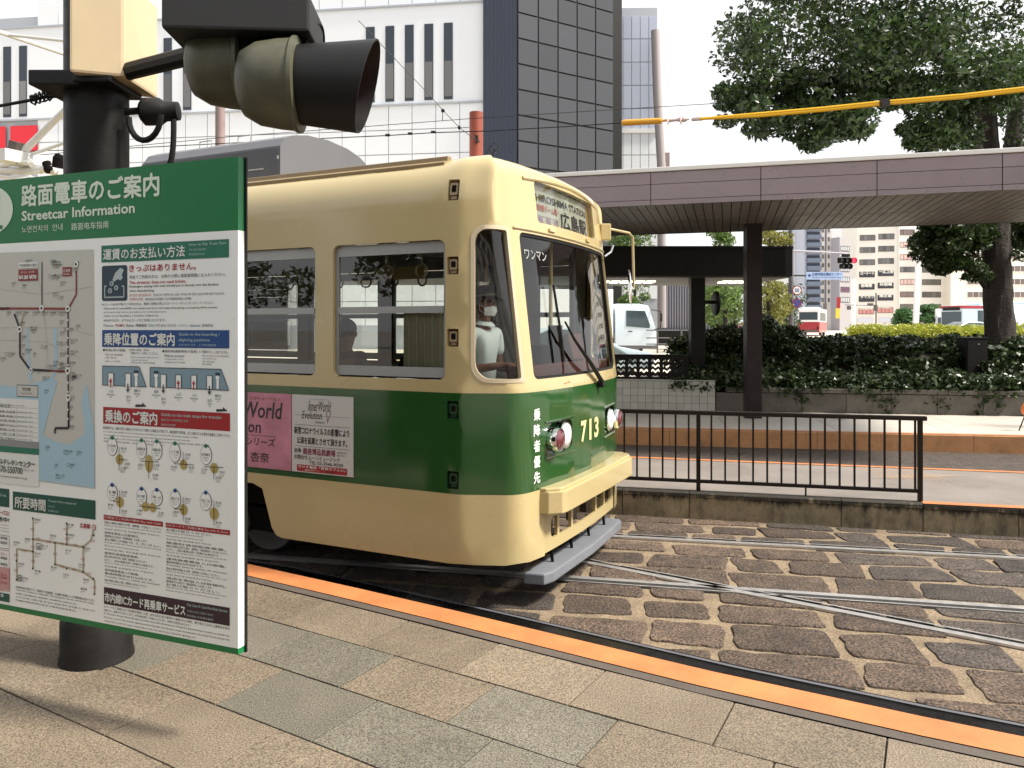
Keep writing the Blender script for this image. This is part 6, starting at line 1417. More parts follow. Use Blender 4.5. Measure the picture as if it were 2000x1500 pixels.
# ------------------------------------------------------------------ buildings on the left
def gpl(u, Y, D):   # facade plane through column u at distance Y with horizontal direction D
    p = A(u, H, Y); D = Vector((D[0], D[1], 0)).normalized(); return Pl((p.x, p.y, 0), D, (D.y, -D.x, 0))
def slab(mb, pl_, a0, a1, z0, z1, o0, o1, mi=0):
    q = [pl_.at(a, z, o) for z in (z0, z1) for a, o in ((a0, o1), (a1, o1), (a1, o0), (a0, o0))]
    mb.add(q, [(3, 2, 1, 0), (4, 5, 6, 7), (0, 1, 5, 4), (1, 2, 6, 5), (2, 3, 7, 6), (3, 0, 4, 7)], mi)
W1 = gpl(945, 42, (.991, -.134))
wb = thing('department_store', W1.at(-12, 1, 0), 'white panelled commercial building with dark glass corner behind the tram roof', 'building')
ZTOP = 20.5
mb = MB(); slab(mb, W1, -46, 0, .6, ZTOP, -12, -.06); mb.part('wall', m_seam, wb, world=True)
pw = 48/1500*42; zr = W1.px(845, 203)[1]
pmb = MB(); pmb.bb(.02, pw-.02, 0, .05, .02, 1.33); pme = pmb.mesh('facade_panel', m_panelw)
angW = math.atan2(W1.D.y, W1.D.x)
for r_ in range(-9, 6):
    z0 = zr + r_*1.36
    if z0 < 1: continue
    for c_ in range(20 if r_ < 0 else 20):
        a = -(c_+1)*pw; p = W1.at(a, z0, .0)
        if r_ in (0, 1, 2, 3) : continue
        u = 1000+F*p.x/p.y
        if u < -60: continue
        inst('facade_panel', pme, wb, tuple(p - WM[wb].translation), (0, 0, angW))
mb = MB(); slab(mb, W1, -46, 0, zr+.03, zr+5.5, -.05, .0); mb.part('upper_wall', m_panelw, wb, world=True)
for z in (zr-.03, zr+5.45): mb = MB(); slab(mb, W1, -46, .02, z, z+.09, -.02, .12); mb.part('ledge', m_seam, wb, world=True)
wmb = MB(); wmb.bb(0, .50, -.02, .03, 0, 4.2); wme = wmb.mesh('window', m_winbl)
w2 = MB(); w2.bb(.04, .46, -.035, -.022, .06, 2.0); w2m = w2.mesh('pane', m_beigew)
for u in [7, 38] + list(range(320, 372, 38)) + list(range(715, 900, 38)):
    a, z = W1.px(u, 190 if u > 600 else 210); p = W1.at(a, zr+.22, .02); w = inst('window', wme, wb, tuple(p - WM[wb].translation), (0, 0, angW)); inst('pane', w2m, w, (0, 0, .1))
mb = MB(); W1.rect(mb, 22, 247, 75, 298, .08); W1.rect(mb, -60, 250, 13, 300, .08); W1.poly(mb, [(66, 302), (76, 297), (76, 304), (70, 309), (62, 307)][::-1], .08)
mb.part('red_sign', m_redsign, wb, world=True)
mb = MB(); slab(mb, W1, .0, 67/1500*42, .6, ZTOP+2, -3, .25); mb.part('blue_column', m_darkbl, wb, world=True)
rb_ = MB(); rb_.bb(0, .05, -.04, 0, 0, ZTOP); rbm = rb_.mesh('rib', m_winbl)
for k in range(9): p = W1.at(.1+k*.21, .9, .25); inst('rib', rbm, wb, tuple(p - WM[wb].translation), (0, 0, angW))
W2 = gpl(1012, 41.4, (.849, .528)); W2.N = -W2.N if W2.N.y > 0 else W2.N
mb = MB(); slab(mb, W2, 0, 7.3, .6, ZTOP+2, -8, -.08); mb.part('dark_wall', m_blackp, wb, world=True)
gmb = MB(); gmb.bb(.05, 1.28, 0, .08, .05, 1.33); gme = gmb.mesh('glass_panel', m_darkgl); ang2 = math.atan2(W2.D.y, W2.D.x); z2 = W2.px(1012, 224)[1]
tq = W2.px(1199, 224)[0]/5
gmb = MB(); gmb.bb(.05, tq-.04, 0, .08, .05, 1.34); gme = gmb.mesh('glass_panel', m_darkgl)
for r_ in range(-9, 7):
    for c_ in range(5):
        p = W2.at(c_*tq, z2+r_*1.385, -.04); inst('glass_panel', gme, wb, tuple(p - WM[wb].translation), (0, 0, ang2))
W3 = gpl(1200, 48, (1, -.02)); a3 = W3.px(1284, 200)[0]
ob = thing('panelled_tower', W3.at(a3/2, 1, 0), 'slim pale blue panelled building right of the dark glass, grey pipe on its edge', 'building')
mb = MB(); slab(mb, W3, -2.5, a3, .8, 22, -8, -.05); mb.part('wall', m_seam, ob, world=True)
zb = W3.px(1200, 256)[1]; zlist = [zb-1.5-1.5*k for k in range(7)] + [zb] + [zb+1.40+1.45*k for k in range(5)]
zlist = sorted(z for z in zlist if z > 1); cw = a3/5
for z0, z1 in zip(zlist, zlist[1:]):
    for c_ in range(-3, 5): mb = MB(); slab(mb, W3, c_*cw+.02, (c_+1)*cw-.02, z0+.025, z1-.025, -.04, .0); mb.part('facade_panel', m_bluepan if z0 >= zb-.01 else m_panelw, ob, world=True)
mb = MB(); slab(mb, W3, -2.5, a3+.1, zb-.15, zb+.12, -.03, .15); mb.part('ledge', m_whitepaint, ob, world=True)
mb = MB(); mb.tube([A(1293, 640, 47), A(1292, 330, 47), A(1284, 187, 47), A(1280, 60, 47)], .27, 12); mb.part('pipe', mat('grey_pipe', (.30, .27, .27), .6), ob, world=True, smooth=True)
mb = MB(); c = A(1299, 320, 52); mb.box(tuple(c), (.5, .6, 1.4)); mb.part('rooftop_box', m_greybr, ob, world=True)
rp = thing('utility_pole', A(930, 640, 14.5), 'rust red round pole sticking up right behind the tram roof', 'pole')
mb = MB(); b_ = A(930, 640, 14.5); mb.tube([(b_.x, b_.y, -.1), A(930, 220, 14.5)], .128, 16); mb.part('shaft', m_rust, rp, world=True, smooth=True)
mb = MB(); mb.box(tuple(A(931, 272, 14.35)), (.05, .03, .14)); mb.tube([A(925, 262, 14.3), A(937, 278, 14.2)], .008, 5); mb.part('clamp', m_black, rp, world=True)
mb = MB()
for k, (u, v, r) in enumerate(((960, 292, 6), (966, 286, 7), (957, 300, 6), (971, 296, 5))): c = A(u, v, 14.5); mb.tube([c + Vector((r*.01*math.cos(j*.7), 0, r*.01*math.sin(j*.7))) for j in range(10)], .008, 4)
mb.part('coiled_wire', m_black, rp, world=True)
gp = thing('utility_pole', A(430, 640, 16), 'grey brown round pole above the grey rooftop cooler', 'pole')
mb = MB(); b_ = A(430, 640, 16); mb.tube([(b_.x, b_.y, -.1), A(430, 150, 16)], .098, 14); mb.part('shaft', m_greybr, gp, world=True, smooth=True)
# overhead wires
def wire(pts, r, label, m=m_black, mb=None):
    mb = MB(); mb.tube(pts, r, 5); o = mb.single('overhead_wire', m, label, 'wire', group='overhead tram wires'); return o
wire([A(u, v, Y) for u, v, Y in ((-200, 300, 15), (200, 292, 14), (640, 270, 12.4), (752, 265, 12), (850, 259, 11.8), (950, 256, 11.6), (1127, 246, 11.4), (1214, 240, 11.2))], .008, 'black contact wire running left from the orange tube end')
wire([A(u, v, 13.4) for u, v in ((-100, 320), (450, 267), (625, 254), (915, 232), (1200, 214), (1500, 196))], .006, 'thin wire just above the contact wire behind the tram roof')
wire([A(u, v, 12.5) for u, v in ((700, 40), (840, 187), (865, 215), (897, 249), (935, 278))], .006, 'diagonal stay wire with a small round ball left of the rust red pole')
mb = MB(); mb.ell(tuple(A(865, 216, 12.5)), (.032, .032, .032), 10, 8); mb.tube([A(865, 216, 12.5), A(864, 235, 12.5)], .006, 5); mb.ell(tuple(A(897, 249, 12.5)), (.025, .025, .035), 8, 6)
for u, v in ((757, 264), (801, 261), (846, 258)): mb.box(tuple(A(u, v, 12)), (.07, .03, .035))
mb.single('wire_fittings', m_black, 'small black clamps and ball on the wires above the tram roof', 'fitting', kind='stuff')
mb = MB(); mb.tube([A(1214, 240, 11.2), A(1218, 240, 11.2), A(1292, 236, 11.0)], [.03, .045, .042], 10); mb.tube([A(1290, 236, 11.0), A(1302, 235, 11)], .018, 8)
yt = mb.single('wire_insulator', mat('orange_insulator', (.70, .34, .03), .4), 'short orange tube on the wire beside the panelled tower', 'insulator', smooth=True)
mb = MB(); ax_ = (A(1346, 233, 10.9) - A(1300, 236, 11)).normalized(); mb.lathe([(.012, 0), (.02, .02), (.075, .03), (.03, .05), (.025, .09), (.02, .14), (.03, .20), (.08, .215), (.03, .235), (.045, .26), (.02, .30), (.012, .33)], A(1300, 235.5, 11), ax_, 16)
mb.single('wire_insulator', mat('pink_porcelain', (.60, .48, .46), .3), 'pale porcelain disc insulator on the wire between orange tube and yellow tube', 'insulator', smooth=True)
mb = MB(); mb.tube([A(1352, 233, 10.8), A(1372, 231.5, 10.7)], .028, 8); mb.single('wire_insulator', mat('pale_sleeve', (.6, .52, .5), .4), 'pale sleeve at the left tip of the yellow tube', 'insulator')
ys = [(1368, 232, 10.7), (1480, 224.5, 10.4), (1600, 214, 10.1), (1722, 201.5, 9.8), (1880, 188, 9.4), (2080, 165, 9)]
mb = MB()
for dv in (-2.2, 2.2): mb.tube([A(u, v + dv*min(1, (u-1368)/60), Y) for u, v, Y in ys], .022, 8)
yo = thing('yellow_wire_guard', A(1722, 201, 9.8), 'long double yellow plastic tube on the wire in front of the tree crown', 'wire guard')
for dv in (-2.2, 2.2): mb = MB(); mb.tube([A(u, v + dv*min(1, (u-1368)/60), Y) for u, v, Y in ys], .020, 8); mb.part('tube', m_yellow, yo, world=True, smooth=True)
mb = MB(); mb.box(tuple(A(1728, 201, 9.75)), (.10, .07, .10)); mb.part('clip', m_black, yo, world=True)
mb = MB(); mb.tube([A(-30, 212, 4.1), A(20, 203, 4.15), A(58, 196, 4.2), A(85, 190, 4.2), A(125, 187, 4.2)], .009, 8)
mb.tube([A(60+k*1.6, 196-k*.45, 4.2) + Vector((0, .022*math.cos(k*1.3), .030*math.sin(k*1.3))) for k in range(26)], .006, 5)
mb.single('stay_wire', m_black, 'black stay wire with a twisted end running into the thick pole at top left', 'wire')

# ------------------------------------------------------------------ things behind the shelter
rbd = thing('ribbed_building', A(1306, 640, 50), 'dark grey ribbed building seen under the shelter left of its post', 'building')
x0, x1 = A(1268, 0, 50).x, A(1352, 0, 50).x
mb = MB(); mb.bb(x0, x1+2, 50, 60, .5, 7.2); mb.part('wall', mat('ribbed_wall', (.10, .10, .12), .6), rbd, world=True)
rbm = MB(); rbm.bb(-.03, .03, -.05, 0, 0, 5.6); rbm = rbm.mesh('rib', mat('rib_paint', (.22, .22, .25), .5))
x = x0 + .5
while x < x1 + 2: inst('rib', rbm, rbd, (x - WM[rbd].translation.x, 0, 1.2 - WM[rbd].translation.z)); x += .17
mb = MB(); mb.bb(x0, x1+2, 49.6, 49.95, .8, 1.9); mb.part('base_wall', m_blackp, rbd, world=True)
lb_ = thing('low_building', A(1225, 640, 62), 'low pale blue roofed building behind the white lorry', 'building')
xa, xb = A(1150, 0, 62).x, A(1270, 0, 62).x
mb = MB(); mb.bb(xa, xb, 62, 70, .8, 3.2); mb.part('wall', m_frame, lb_, world=True)
mb = MB(); mb.bb(xa-.3, xb+.2, 61.6, 70, 3.3, 4.5); mb.part('roof_band', mat('pale_blue_roof', (.50, .55, .66), .4), lb_, world=True)
mb = MB(); mb.bb(xa-.3, xb+.2, 61.9, 70, 4.52, 5.9); mb.part('upper_wall', m_panelw, lb_, world=True)
fn_ = thing('street_fence', A(1305, 680, 26), 'grey pipe fence in front of the ribbed building', 'fence')
for v in (645, 660, 672): mb = MB(); mb.tube([A(1262, v, 26), A(1352, v, 26)], .022, 6); mb.part('rail', m_ac, fn_, world=True)
for u in (1284, 1331): mb = MB(); mb.tube([A(u, 690, 26), A(u, 643, 26)], .03, 6); mb.part('post', m_frame, fn_, world=True)

# ------------------------------------------------------------------ vehicles
def wheelset(par, xs, y, r, w=.2):
    for x in xs:
        for s in (-1, 1):
            mb = MB(); mb.lathe([(.001, -w/2), (r*.9, -w/2), (r, -w/2+.03), (r, w/2-.03), (r*.9, w/2), (r*.62, w/2-.02)], (x, s*y, r), (0, s, 0), 20); wh = mb.part('wheel', m_black, par, smooth=True)
            mb = MB(); mb.lathe([(r*.62, w/2-.02), (r*.3, w/2-.05), (.001, w/2-.03)], (x, s*y, r), (0, s, 0), 16); mb.part('rim', m_alu, wh)
m_carglass = mat('vehicle_glass', (.05, .07, .08), .06, spec=.8)
def profile_body(prof, hw, inset, zin):   # extruded side profile with tumblehome above zin
    n = len(prof); vs = []
    for s in (-1, 1):
        for x, z in prof: k = max(0, z-zin); vs.append((x, s*(hw-inset*k), z))
    mb = MB(); mb.add(vs, [tuple(range(n)), tuple(range(n, 2*n))[::-1]] + [(i, i+n, (i+1) % n+n, (i+1) % n) for i in range(n)]); return mb
def car(loc, rz, label, paint, group=None):
    t = thing('parked_car', loc, label, 'car', rz, group)
    prof = [(-2.1, .28), (2.1, .28), (2.18, .5), (2.12, .72), (1.15, .92), (.45, 1.38), (.1, 1.46), (-.9, 1.45), (-1.7, 1.12), (-2.12, 1.0), (-2.18, .6)]
    profile_body(prof, .86, .28, .9).part('body', paint, t, bevel=.04, smooth=True)
    for s in (-1, 1):
        mb = MB(); y = lambda z: s*(.865-.28*(z-.9)); q = [(1.0, .95), (.42, 1.34), (.08, 1.40), (-.85, 1.39), (-1.45, 1.12), (-1.5, .97)]; mb.add([(x, y(z)+s*.004, z) for x, z in q], [tuple(range(6))]); mb.part('side_window', m_carglass, t)
        mb = MB(); mb.box((.85, s*.95, .98), (.12, .16, .12)); mb.part('wing_mirror', paint, t)
        mb = MB(); mb.ell((2.1, s*.62, .66), (.07, .17, .08), 10, 6); mb.part('headlight', m_lens, t)
        mb = MB(); mb.ell((-2.13, s*.68, .80), (.05, .12, .12), 10, 6); mb.part('tail_light', m_redlens, t)
    mb = MB(); mb.add([(1.12, -.70, .95), (1.12, .70, .95), (.50, .62, 1.36), (.50, -.62, 1.36)], [(0, 1, 2, 3)]); mb.v = [(x+.02, y, z+.012) for x, y, z in mb.v]; mb.part('windscreen', m_carglass, t)
    mb = MB(); mb.add([(-1.02, -.6, 1.42), (-1.02, .6, 1.42), (-1.66, .68, 1.155), (-1.66, -.68, 1.155)], [(0, 1, 2, 3)]); mb.v = [(x-.02, y, z+.015) for x, y, z in mb.v]; mb.part('rear_window', m_carglass, t)
    wheelset(t, (1.3, -1.3), .76, .32, .2); return t
def bus(loc, rz, label, c1, c2, L=9.0, Hh=2.95, belt=1.35, stripe=None, disp=None):
    t = thing('bus', loc, label, 'bus', rz)
    mb = MB(); mb.bb(-L/2, L/2, -1.15, 1.15, .35, belt); mb.part('lower_body', c2, t, bevel=.05)
    mb = MB(); mb.bb(-L/2+.02, L/2-.02, -1.13, 1.13, belt, Hh); mb.part('upper_body', c1, t, bevel=.08)
    mb = MB(); mb.bb(-L/2+1, L/2-2.5, -.8, .8, Hh, Hh+.18); mb.part('roof_unit', c1, t, bevel=.04)
    n = int((L-1.2)/1.2)
    for s in (-1, 1):
        for k in range(n): mb = MB(); mb.bb(-L/2+.5+k*1.2, -L/2+1.6+k*1.2, min(s*1.13, s*1.145), max(s*1.13, s*1.145), belt+.15, Hh-.45); mb.part('side_window', m_carglass, t)
    mb = MB(); mb.bb(L/2-.03, L/2+.012, -1.02, 1.02, belt-.1, Hh-.55); mb.part('windscreen', m_carglass, t)
    mb = MB(); mb.bb(-L/2-.012, -L/2+.03, -.95, .95, belt+.25, Hh-.4); mb.part('rear_window', m_carglass, t)
    mb = MB(); mb.bb(L/2-.03, L/2+.015, -.9, .9, Hh-.45, Hh-.15); mb.part('destination_display', disp or m_black, t)
    for s in (-1, 1):
        mb = MB(); mb.box((-L/2, s*.95, .85), (.05, .2, .3)); mb.part('tail_light', m_redlens, t)
        mb = MB(); mb.box((L/2, s*.9, .65), (.05, .3, .16)); mb.part('headlight', m_lens, t)
    if stripe: mb = MB(); mb.bb(-L/2-.01, L/2+.01, -1.16, 1.16, Hh-.28, Hh-.02); mb.part('roof_stripe', stripe, t)
    mb = MB(); mb.bb(-L/2-.08, -L/2, -1.0, 1.0, .4, .62); mb.part('rear_bumper', m_frame, t)
    wheelset(t, (L/2-2.0, -L/2+2.2), 1.0, .45, .25); return t
m_red = mat('vehicle_red_paint', (.36, .02, .03), .3, coat=.5); m_wv = mat('vehicle_white_paint', (.82, .83, .84), .25, coat=.5); m_lb = mat('vehicle_pale_blue', (.55, .68, .75), .3, coat=.4)
def far(u, Y, z=None): p = A(u, H, Y); return (p.x, p.y, rz_(Y) if z is None else z)
bus(far(1587, 88), R(62), 'white and red bus seen from behind on the road beside the traffic signs', m_wv, m_red, belt=1.5, Hh=3.0, L=7.5)
bus(far(1916, 70), R(198), 'pale bus with dark red roof band left of the big tree trunk', m_lb, m_wv, stripe=m_red, L=7, Hh=3.0, belt=1.1)
bus(far(2012, 64), R(205), 'pale bus with orange lettered display right of the big tree trunk', m_lb, m_lb, L=8, Hh=2.95, belt=1.1, disp=mat('orange_display', (.75, .12, .02), .4, emit=((1, .2, .03), .6)))
def lorry(loc, rz, label, s=1., box=True):
    t = thing('lorry', loc, label, 'truck', rz)
    prof = [(0, .55), (1.62, .55), (1.72, .62), (1.70, 1.20), (1.46, 2.02), (1.38, 2.22), (1.0, 2.30), (0, 2.30)]
    prof = [(x*s, z*s) for x, z in prof]; b = profile_body(prof, 1.0*s, .08, 1.2*s).part('cab', m_wv if not box else mat('lorry_pale_blue_paint', (.66, .76, .84), .28, coat=.5), t, bevel=.04, smooth=True)
    for q in (-1, 1):
        mb = MB(); mb.add([(x*s, q*(1.004-.08*max(0, z-1.2))*s, z*s) for x, z in ((.45, 1.36), (1.42, 1.28), (1.44, 1.42), (1.24, 2.0), (.45, 2.02))], [tuple(range(5))]); mb.part('side_window', m_carglass, t)
        mb = MB(); mb.tube([(1.5*s, q*.95*s, 2.05*s), (1.85*s, q*1.12*s, 1.98*s), (1.85*s, q*1.15*s, 1.30*s), (1.62*s, q*1.0*s, 1.22*s)], .02, 6); mb.part('mirror_bracket', m_black, t)
        mb = MB(); mb.box((1.87*s, q*1.16*s, 1.72*s), (.06, .20, .34)); mb.part('wing_mirror', m_black, t, bevel=.02)
        mb = MB(); mb.box((1.70*s, q*.78*s, .82*s), (.06, .32, .18)); mb.part('headlight', m_lens, t, bevel=.02)
        mb = MB(); mb.bb(.52*s, .70*s, min(q*1.0*s, q*1.02*s), max(q*1.0*s, q*1.02*s), 1.12*s, 1.16*s); mb.part('door_handle', m_black, t)
    mb = MB(); mb.add([(x*s+.008, y*s, z*s) for x, y, z in ((1.69, -.88, 1.26), (1.69, .88, 1.26), (1.48, .86, 1.98), (1.48, -.86, 1.98))], [(0, 1, 2, 3)]); mb.part('windscreen', m_carglass, t)
    mb = MB(); mb.bb(-4.6*s, -.1*s, -1.05*s, 1.05*s, .85*s, 2.9*s); mb.part('cargo_box', m_wv, t, bevel=.03)
    mb = MB(); mb.bb(-4.6*s, 1.2*s, -.4*s, .4*s, .5*s, .85*s); mb.part('chassis', m_dark, t)
    mb = MB(); mb.bb(.3*s, 1.74*s, -.98*s, .98*s, .42*s, .56*s); mb.part('front_bumper', m_ac, t, bevel=.02)
    wheelset(t, (.75*s, -3.4*s), .85*s, .40*s, .24*s); return t
lorry((A(1196, H, 33).x, 33, .70), R(0), 'pale blue white lorry cab facing right between the tram and the ribbed building', 1.0)
lorry(far(1850, 78), R(-118), 'light box lorry facing the camera to the left of the red banded bus', 1.0, box=False)
car(far(1898, 54, .95), R(8), 'white car whose roof shows above the hedge under the red banded bus', m_wv)
car(far(2005, 54, .95), R(8), 'white car half hidden by the hedge right of the big tree trunk', m_wv)
car(far(1490, 46), R(-75), 'white car seen under the trees right of the canopy post', m_wv)
car(far(1449, 58), R(40), 'small red car just left of the canopy post', m_red)
car(far(1400, 52), R(0), 'dark car behind the thin tree trunks near the round sign', mat('car_dark_paint', (.05, .05, .055), .25, coat=.5))
car((A(1130, H, 21).x, 22.6, .55), R(5), 'pale car seen through the tram windshield behind the tiled wall', m_lb)
mb = MB(); mb.bb(A(1350, 0, 66).x, A(1455, 0, 66).x, 66, 66.3, 1.0, 2.1); mb.single('white_barrier', m_wv, 'white low wall behind the thin street tree trunks', 'wall')

# ------------------------------------------------------------------ street pole with signals and signs
sp_ = A(1545, 650, 34); spole = thing('traffic_light_pole', (sp_.x, 34, rz_(34)), 'grey steel pole carrying the red traffic light arm and a blue direction board', 'pole')
m_stp = mat('grey_street_pole', (.13, .125, .14), .5, .3)
mb = MB(); mb.tube([(sp_.x, 34, rz_(34)), A(1545, 480, 34), A(1544, 440, 34), A(1544, 395, 34)], [.12, .11, .08, .07], 12); mb.part('shaft', m_stp, spole, world=True, smooth=True)
mb = MB(); mb.tube([A(1545, 490, 34), A(1600, 492, 34), A(1656, 496, 34)], [.05, .045, .04], 8); mb.part('arm', mat('pale_arm', (.35, .33, .37), .4, .3), spole, world=True)
mb = MB(); mb.tube([A(1545, 538, 34), A(1578, 538.5, 34)], .035, 8); mb.part('arm', m_black, spole, world=True)
tlt = thing('traffic_light', A(1651, 514, 33.8), 'black traffic light with glowing red lamp at the end of the long arm', 'traffic light')
px = 33.8/1500
mb = MB(); mb.box((-.05, 0, .12), (.56, .16, .26)); mb.box((-.02, 0, -.14), (.46, .16, .22)); mb.box((.02, 0, .34), (.32, .2, .14)); mb.part('housing', m_black, tlt, bevel=.04)
for k, (dx, dz, mm) in enumerate(((-.20, .12, m_darkgl), (.03, .12, m_darkgl), (.29, .115, m_redglow), (-.13, -.14, m_darkgl), (.10, -.14, m_darkgl))):
    mb = MB(); mb.lathe([(.125, 0), (.125, .16), (.115, .16), (.115, 0)], (dx, -.05, dz), (0.25, -1, -.1), 16); hd_ = mb.part('visor', m_black if k != 2 else mat('visor_lit', (.25, .01, .02), .4), tlt, smooth=True)
    mb = MB(); mb.lathe([(.112, .07), (.001, .10)], (dx, -.05, dz), (0.25, -1, -.1), 16); mb.part('lens', mm, hd_)
bb_ = thing('direction_board', A(1610, 538, 33.6), 'pale board with blue arrow and blue Japanese lettering hanging from the pole', 'sign')
BP = Pl(A(1610, 538, 33.6), (1, 0, 0), (0, -1, 0))
mb = MB(); q = [BP.px(1574.5, 531), BP.px(1646, 546)]; mb.bb(q[0][0]-0, q[1][0], -.03, .03, q[1][1]-WM[bb_].translation.z, q[0][1]-WM[bb_].translation.z); mb.part('board', mat('board_pale_blue', (.36, .48, .72), .4), bb_)
mb = MB(); ptext(mb, BP, '広島市総合福祉センター', 1586, 532.5, 538.5, 1643, 0, .02, .035); ptext(mb, BP, 'Hiroshima City General Welfare Center', 1586, 540.5, 543.5, 1643, 0, .01, .035)
BP.poly(mb, [(1577, 538), (1581, 534), (1581, 537), (1584, 537), (1584, 539), (1581, 539), (1581, 542)], .036); mb.part('lettering', mat('board_ink', (.02, .05, .20), .5), bb_, world=True)
RP = Pl(A(1556, 567, 33.5), (1, 0, 0), (0, -1, 0))
for v, lb, kind in ((567, 'round red rimmed speed sign with blue number above the blue disc', 0), (592, 'round blue no parking disc below the speed sign', 1)):
    t = thing('road_sign', A(1556.5, v, 33.5), lb, 'sign'); c = (0, 0, 0)
    mb = MB(); mb.lathe([(.001, -.012), (.205, -.012), (.205, .0), (.001, .0)], c, (0, -1, 0), 24); mb.part('disc', m_stp, t)
    mb = MB(); RP.disc(mb, 1556.5, v, 9.1, .008, 0, n=26); RP.disc(mb, 1556.5, v, 7.4, .011, 1+kind, n=26)
    if kind == 0: ptext(mb, RP, '50', 1552, v-4, v+4, 1561, 2, .03, .014)
    else: RP.line(mb, [(1551.5, v-5), (1561.5, v+5)], .04, .014, 0)
    mb.part('face', [mat('sign_rim_red', (.25, .02, .04), .4), m_white, mat('sign_blue', (.02, .05, .25), .4)], t, world=True)
    mb = MB(); mb.tube([A(1556, v, 33.55), A(1545, v, 33.9)], .02, 5); mb.part('bracket', m_stp, t, world=True)
fpole = thing('traffic_light_pole', far(1711, 88), 'far thin dark signal pole in front of the beige office building', 'pole')
mb = MB(); mb.tube([far(1711, 88), A(1711, 572, 88)], .08, 8); mb.part('shaft', m_frame, fpole, world=True)
mb = MB(); mb.tube([A(1711, 597, 88), A(1650, 595, 88)], .05, 6); mb.part('arm', m_stp, fpole, world=True)
for u, v, w, h in ((1700, 594, 10, 4), (1710, 601, 6, 12), (1658, 601, 7, 8)): mb = MB(); mb.box(tuple(A(u, v, 87.9)), (w*88/1500, .3, h*88/1500)); mb.part('signal_head', m_frame, fpole, world=True, bevel=.05)
fl = thing('street_lamp', far(1612, 120), 'tall thin grey pole between the blue balcony tower and the beige buildings', 'pole')
mb = MB(); mb.tube([far(1612, 120), A(1613, 420, 120)], .16, 8); mb.part('shaft', m_stp, fl, world=True)
mb = MB(); mb.box(tuple(A(1611, 598, 119.7)), (.5, .3, .9)); mb.part('fixture', m_frame, fl, world=True)

# ------------------------------------------------------------------ far office buildings
def building(name, label, u0, u1, vt, Y, dep, wallm, D=(1, 0), bl=1.3):
    pl_ = gpl(u0, Y, D); a1 = pl_.px(u1, 600)[0]; zt = pl_.px(u0, vt)[1]
    t = thing(name, pl_.at(a1/2, bl, 0), label, 'building')
    mb = MB(); slab(mb, pl_, 0, a1, bl-1, zt, -dep, 0); mb.part('wall', wallm, t, world=True)
    return t, pl_
def win(t, pl_, u0, u1, vt, vb, np_, m=m_beigew, fr=m_frame, dep=.3, blind=None):
    a0, zt = pl_.px(u0, vt); a1, _ = pl_.px(u1, vt); _, zb = pl_.px(u0, vb)
    mb = MB(); w = .09
    slab(mb, pl_, a0, a1, zt-w, zt, -dep*.1, .06); slab(mb, pl_, a0, a1, zb, zb+w, -dep*.1, .10)
    for k in range(np_+1): a = a0 + (a1-a0)*k/np_; slab(mb, pl_, a-w/2, a+w/2, zb+w, zt-w, -dep*.1, .05)
    wd = mb.part('window', fr, t, world=True)
    for k in range(np_): mb = MB(); b0, b1 = a0+(a1-a0)*k/np_+.05, a0+(a1-a0)*(k+1)/np_-.05; q = [pl_.at(a, z, .02) for a, z in ((b0, zb+w), (b1, zb+w), (b1, zt-w), (b0, zt-w))]; mb.add(q, [(0, 1, 2, 3)]); mb.part('pane', m, wd, world=True)
    return wd
m_redwin = mat('window_poster_red', (.62, .28, .26), .5); m_pinkw = mat('window_poster_pink', (.72, .50, .47), .5); m_navywin = mat('window_film_dark', (.03, .035, .05), .3); m_brw = mat('blind_brown', (.17, .13, .12), .5, rnd=.3); m_olw = mat('blind_olive', (.14, .13, .11), .5, rnd=.3)
t, p_ = building('office_building', 'beige office block with rows of ribbon windows behind the far signal pole', 1674, 1755, 418, 190, 18, m_beige, (.985, -.17))
for r_ in range(7):
    for c_, (u0, u1) in enumerate(((1679.5, 1709.5), (1716, 1746.5))):
        vt = 459 + r_*23.9 - c_*2.4 + (.0 if r_ < 6 else 0); m = m_beigew
        if r_ in (3, 4, 5): m = m_navywin
        if r_ == 6: m = m_redwin
        win(t, p_, u0 - r_*.4, u1 - r_*.4, vt, vt+11.2, 4, m)
for tx in (('ロードート', 1681, 530.5, 537, 1707, 0, .05), ('ー広上野', 1717, 527.5, 534, 1745, 0, .05), ('岩崎眼', 1681, 554.5, 561, 1703, 0, .05), ('科岩崎', 1718, 552, 558.5, 1742, 0, .05), ('タマカワ', 1680.5, 576, 582.5, 1706, 0, .05), ('補正歯', 1717, 574, 580.5, 1741, 0, .05), ('日本語学院', 1679, 600.5, 605, 1704, 1, .05), ('日本語校', 1716, 598, 602.5, 1739, 1, .05)):
    mb = MB(); ptext(mb, p_, *tx, off=.12); mb.part('window_lettering', [m_white, m_white], t, world=True)
mb = MB(); p_.rect(mb, 1675, 621, 1705, 629, .15); p_.rect(mb, 1716, 620.5, 1742, 629, .15); mb.part('shop_sign', mat('shop_sign_pale', (.60, .64, .75), .4), t, world=True)
t2, p2 = building('office_building', 'beige office block with plain dark windows behind the white banner column', 1755.5, 1845, 405, 188, 18, m_beige, (1, .03))
for r_ in range(7):
    vt = 448 + r_*24.3; m = (m_brw, m_pinkw, m_pinkw, m_beigew, m_pinkw, m_brw, m_olw)[r_]
    win(t2, p2, 1758, 1786, vt, vt+11, 4 if r_ < 5 else 2, m); win(t2, p2, 1801, 1837.5, vt+.3, vt+11.5, 4, m_olw)
t3, p3 = building('office_building', 'cream office block with wide brown windows behind the big tree trunk', 1857, 2120, 400, 185, 18, mat('cream_office_wall', (.78, .75, .67), .7, var=.04, vs=.15))
for r_ in range(8):
    vt = 443 + r_*25.3
    for u0, u1, n in ((1889, 1923, 3), (1931, 1963, 3), (1970, 2004, 3), (2012, 2046, 3)): win(t3, p3, u0, u1, vt, vt+12, n, m_brw, m_whitepaint)
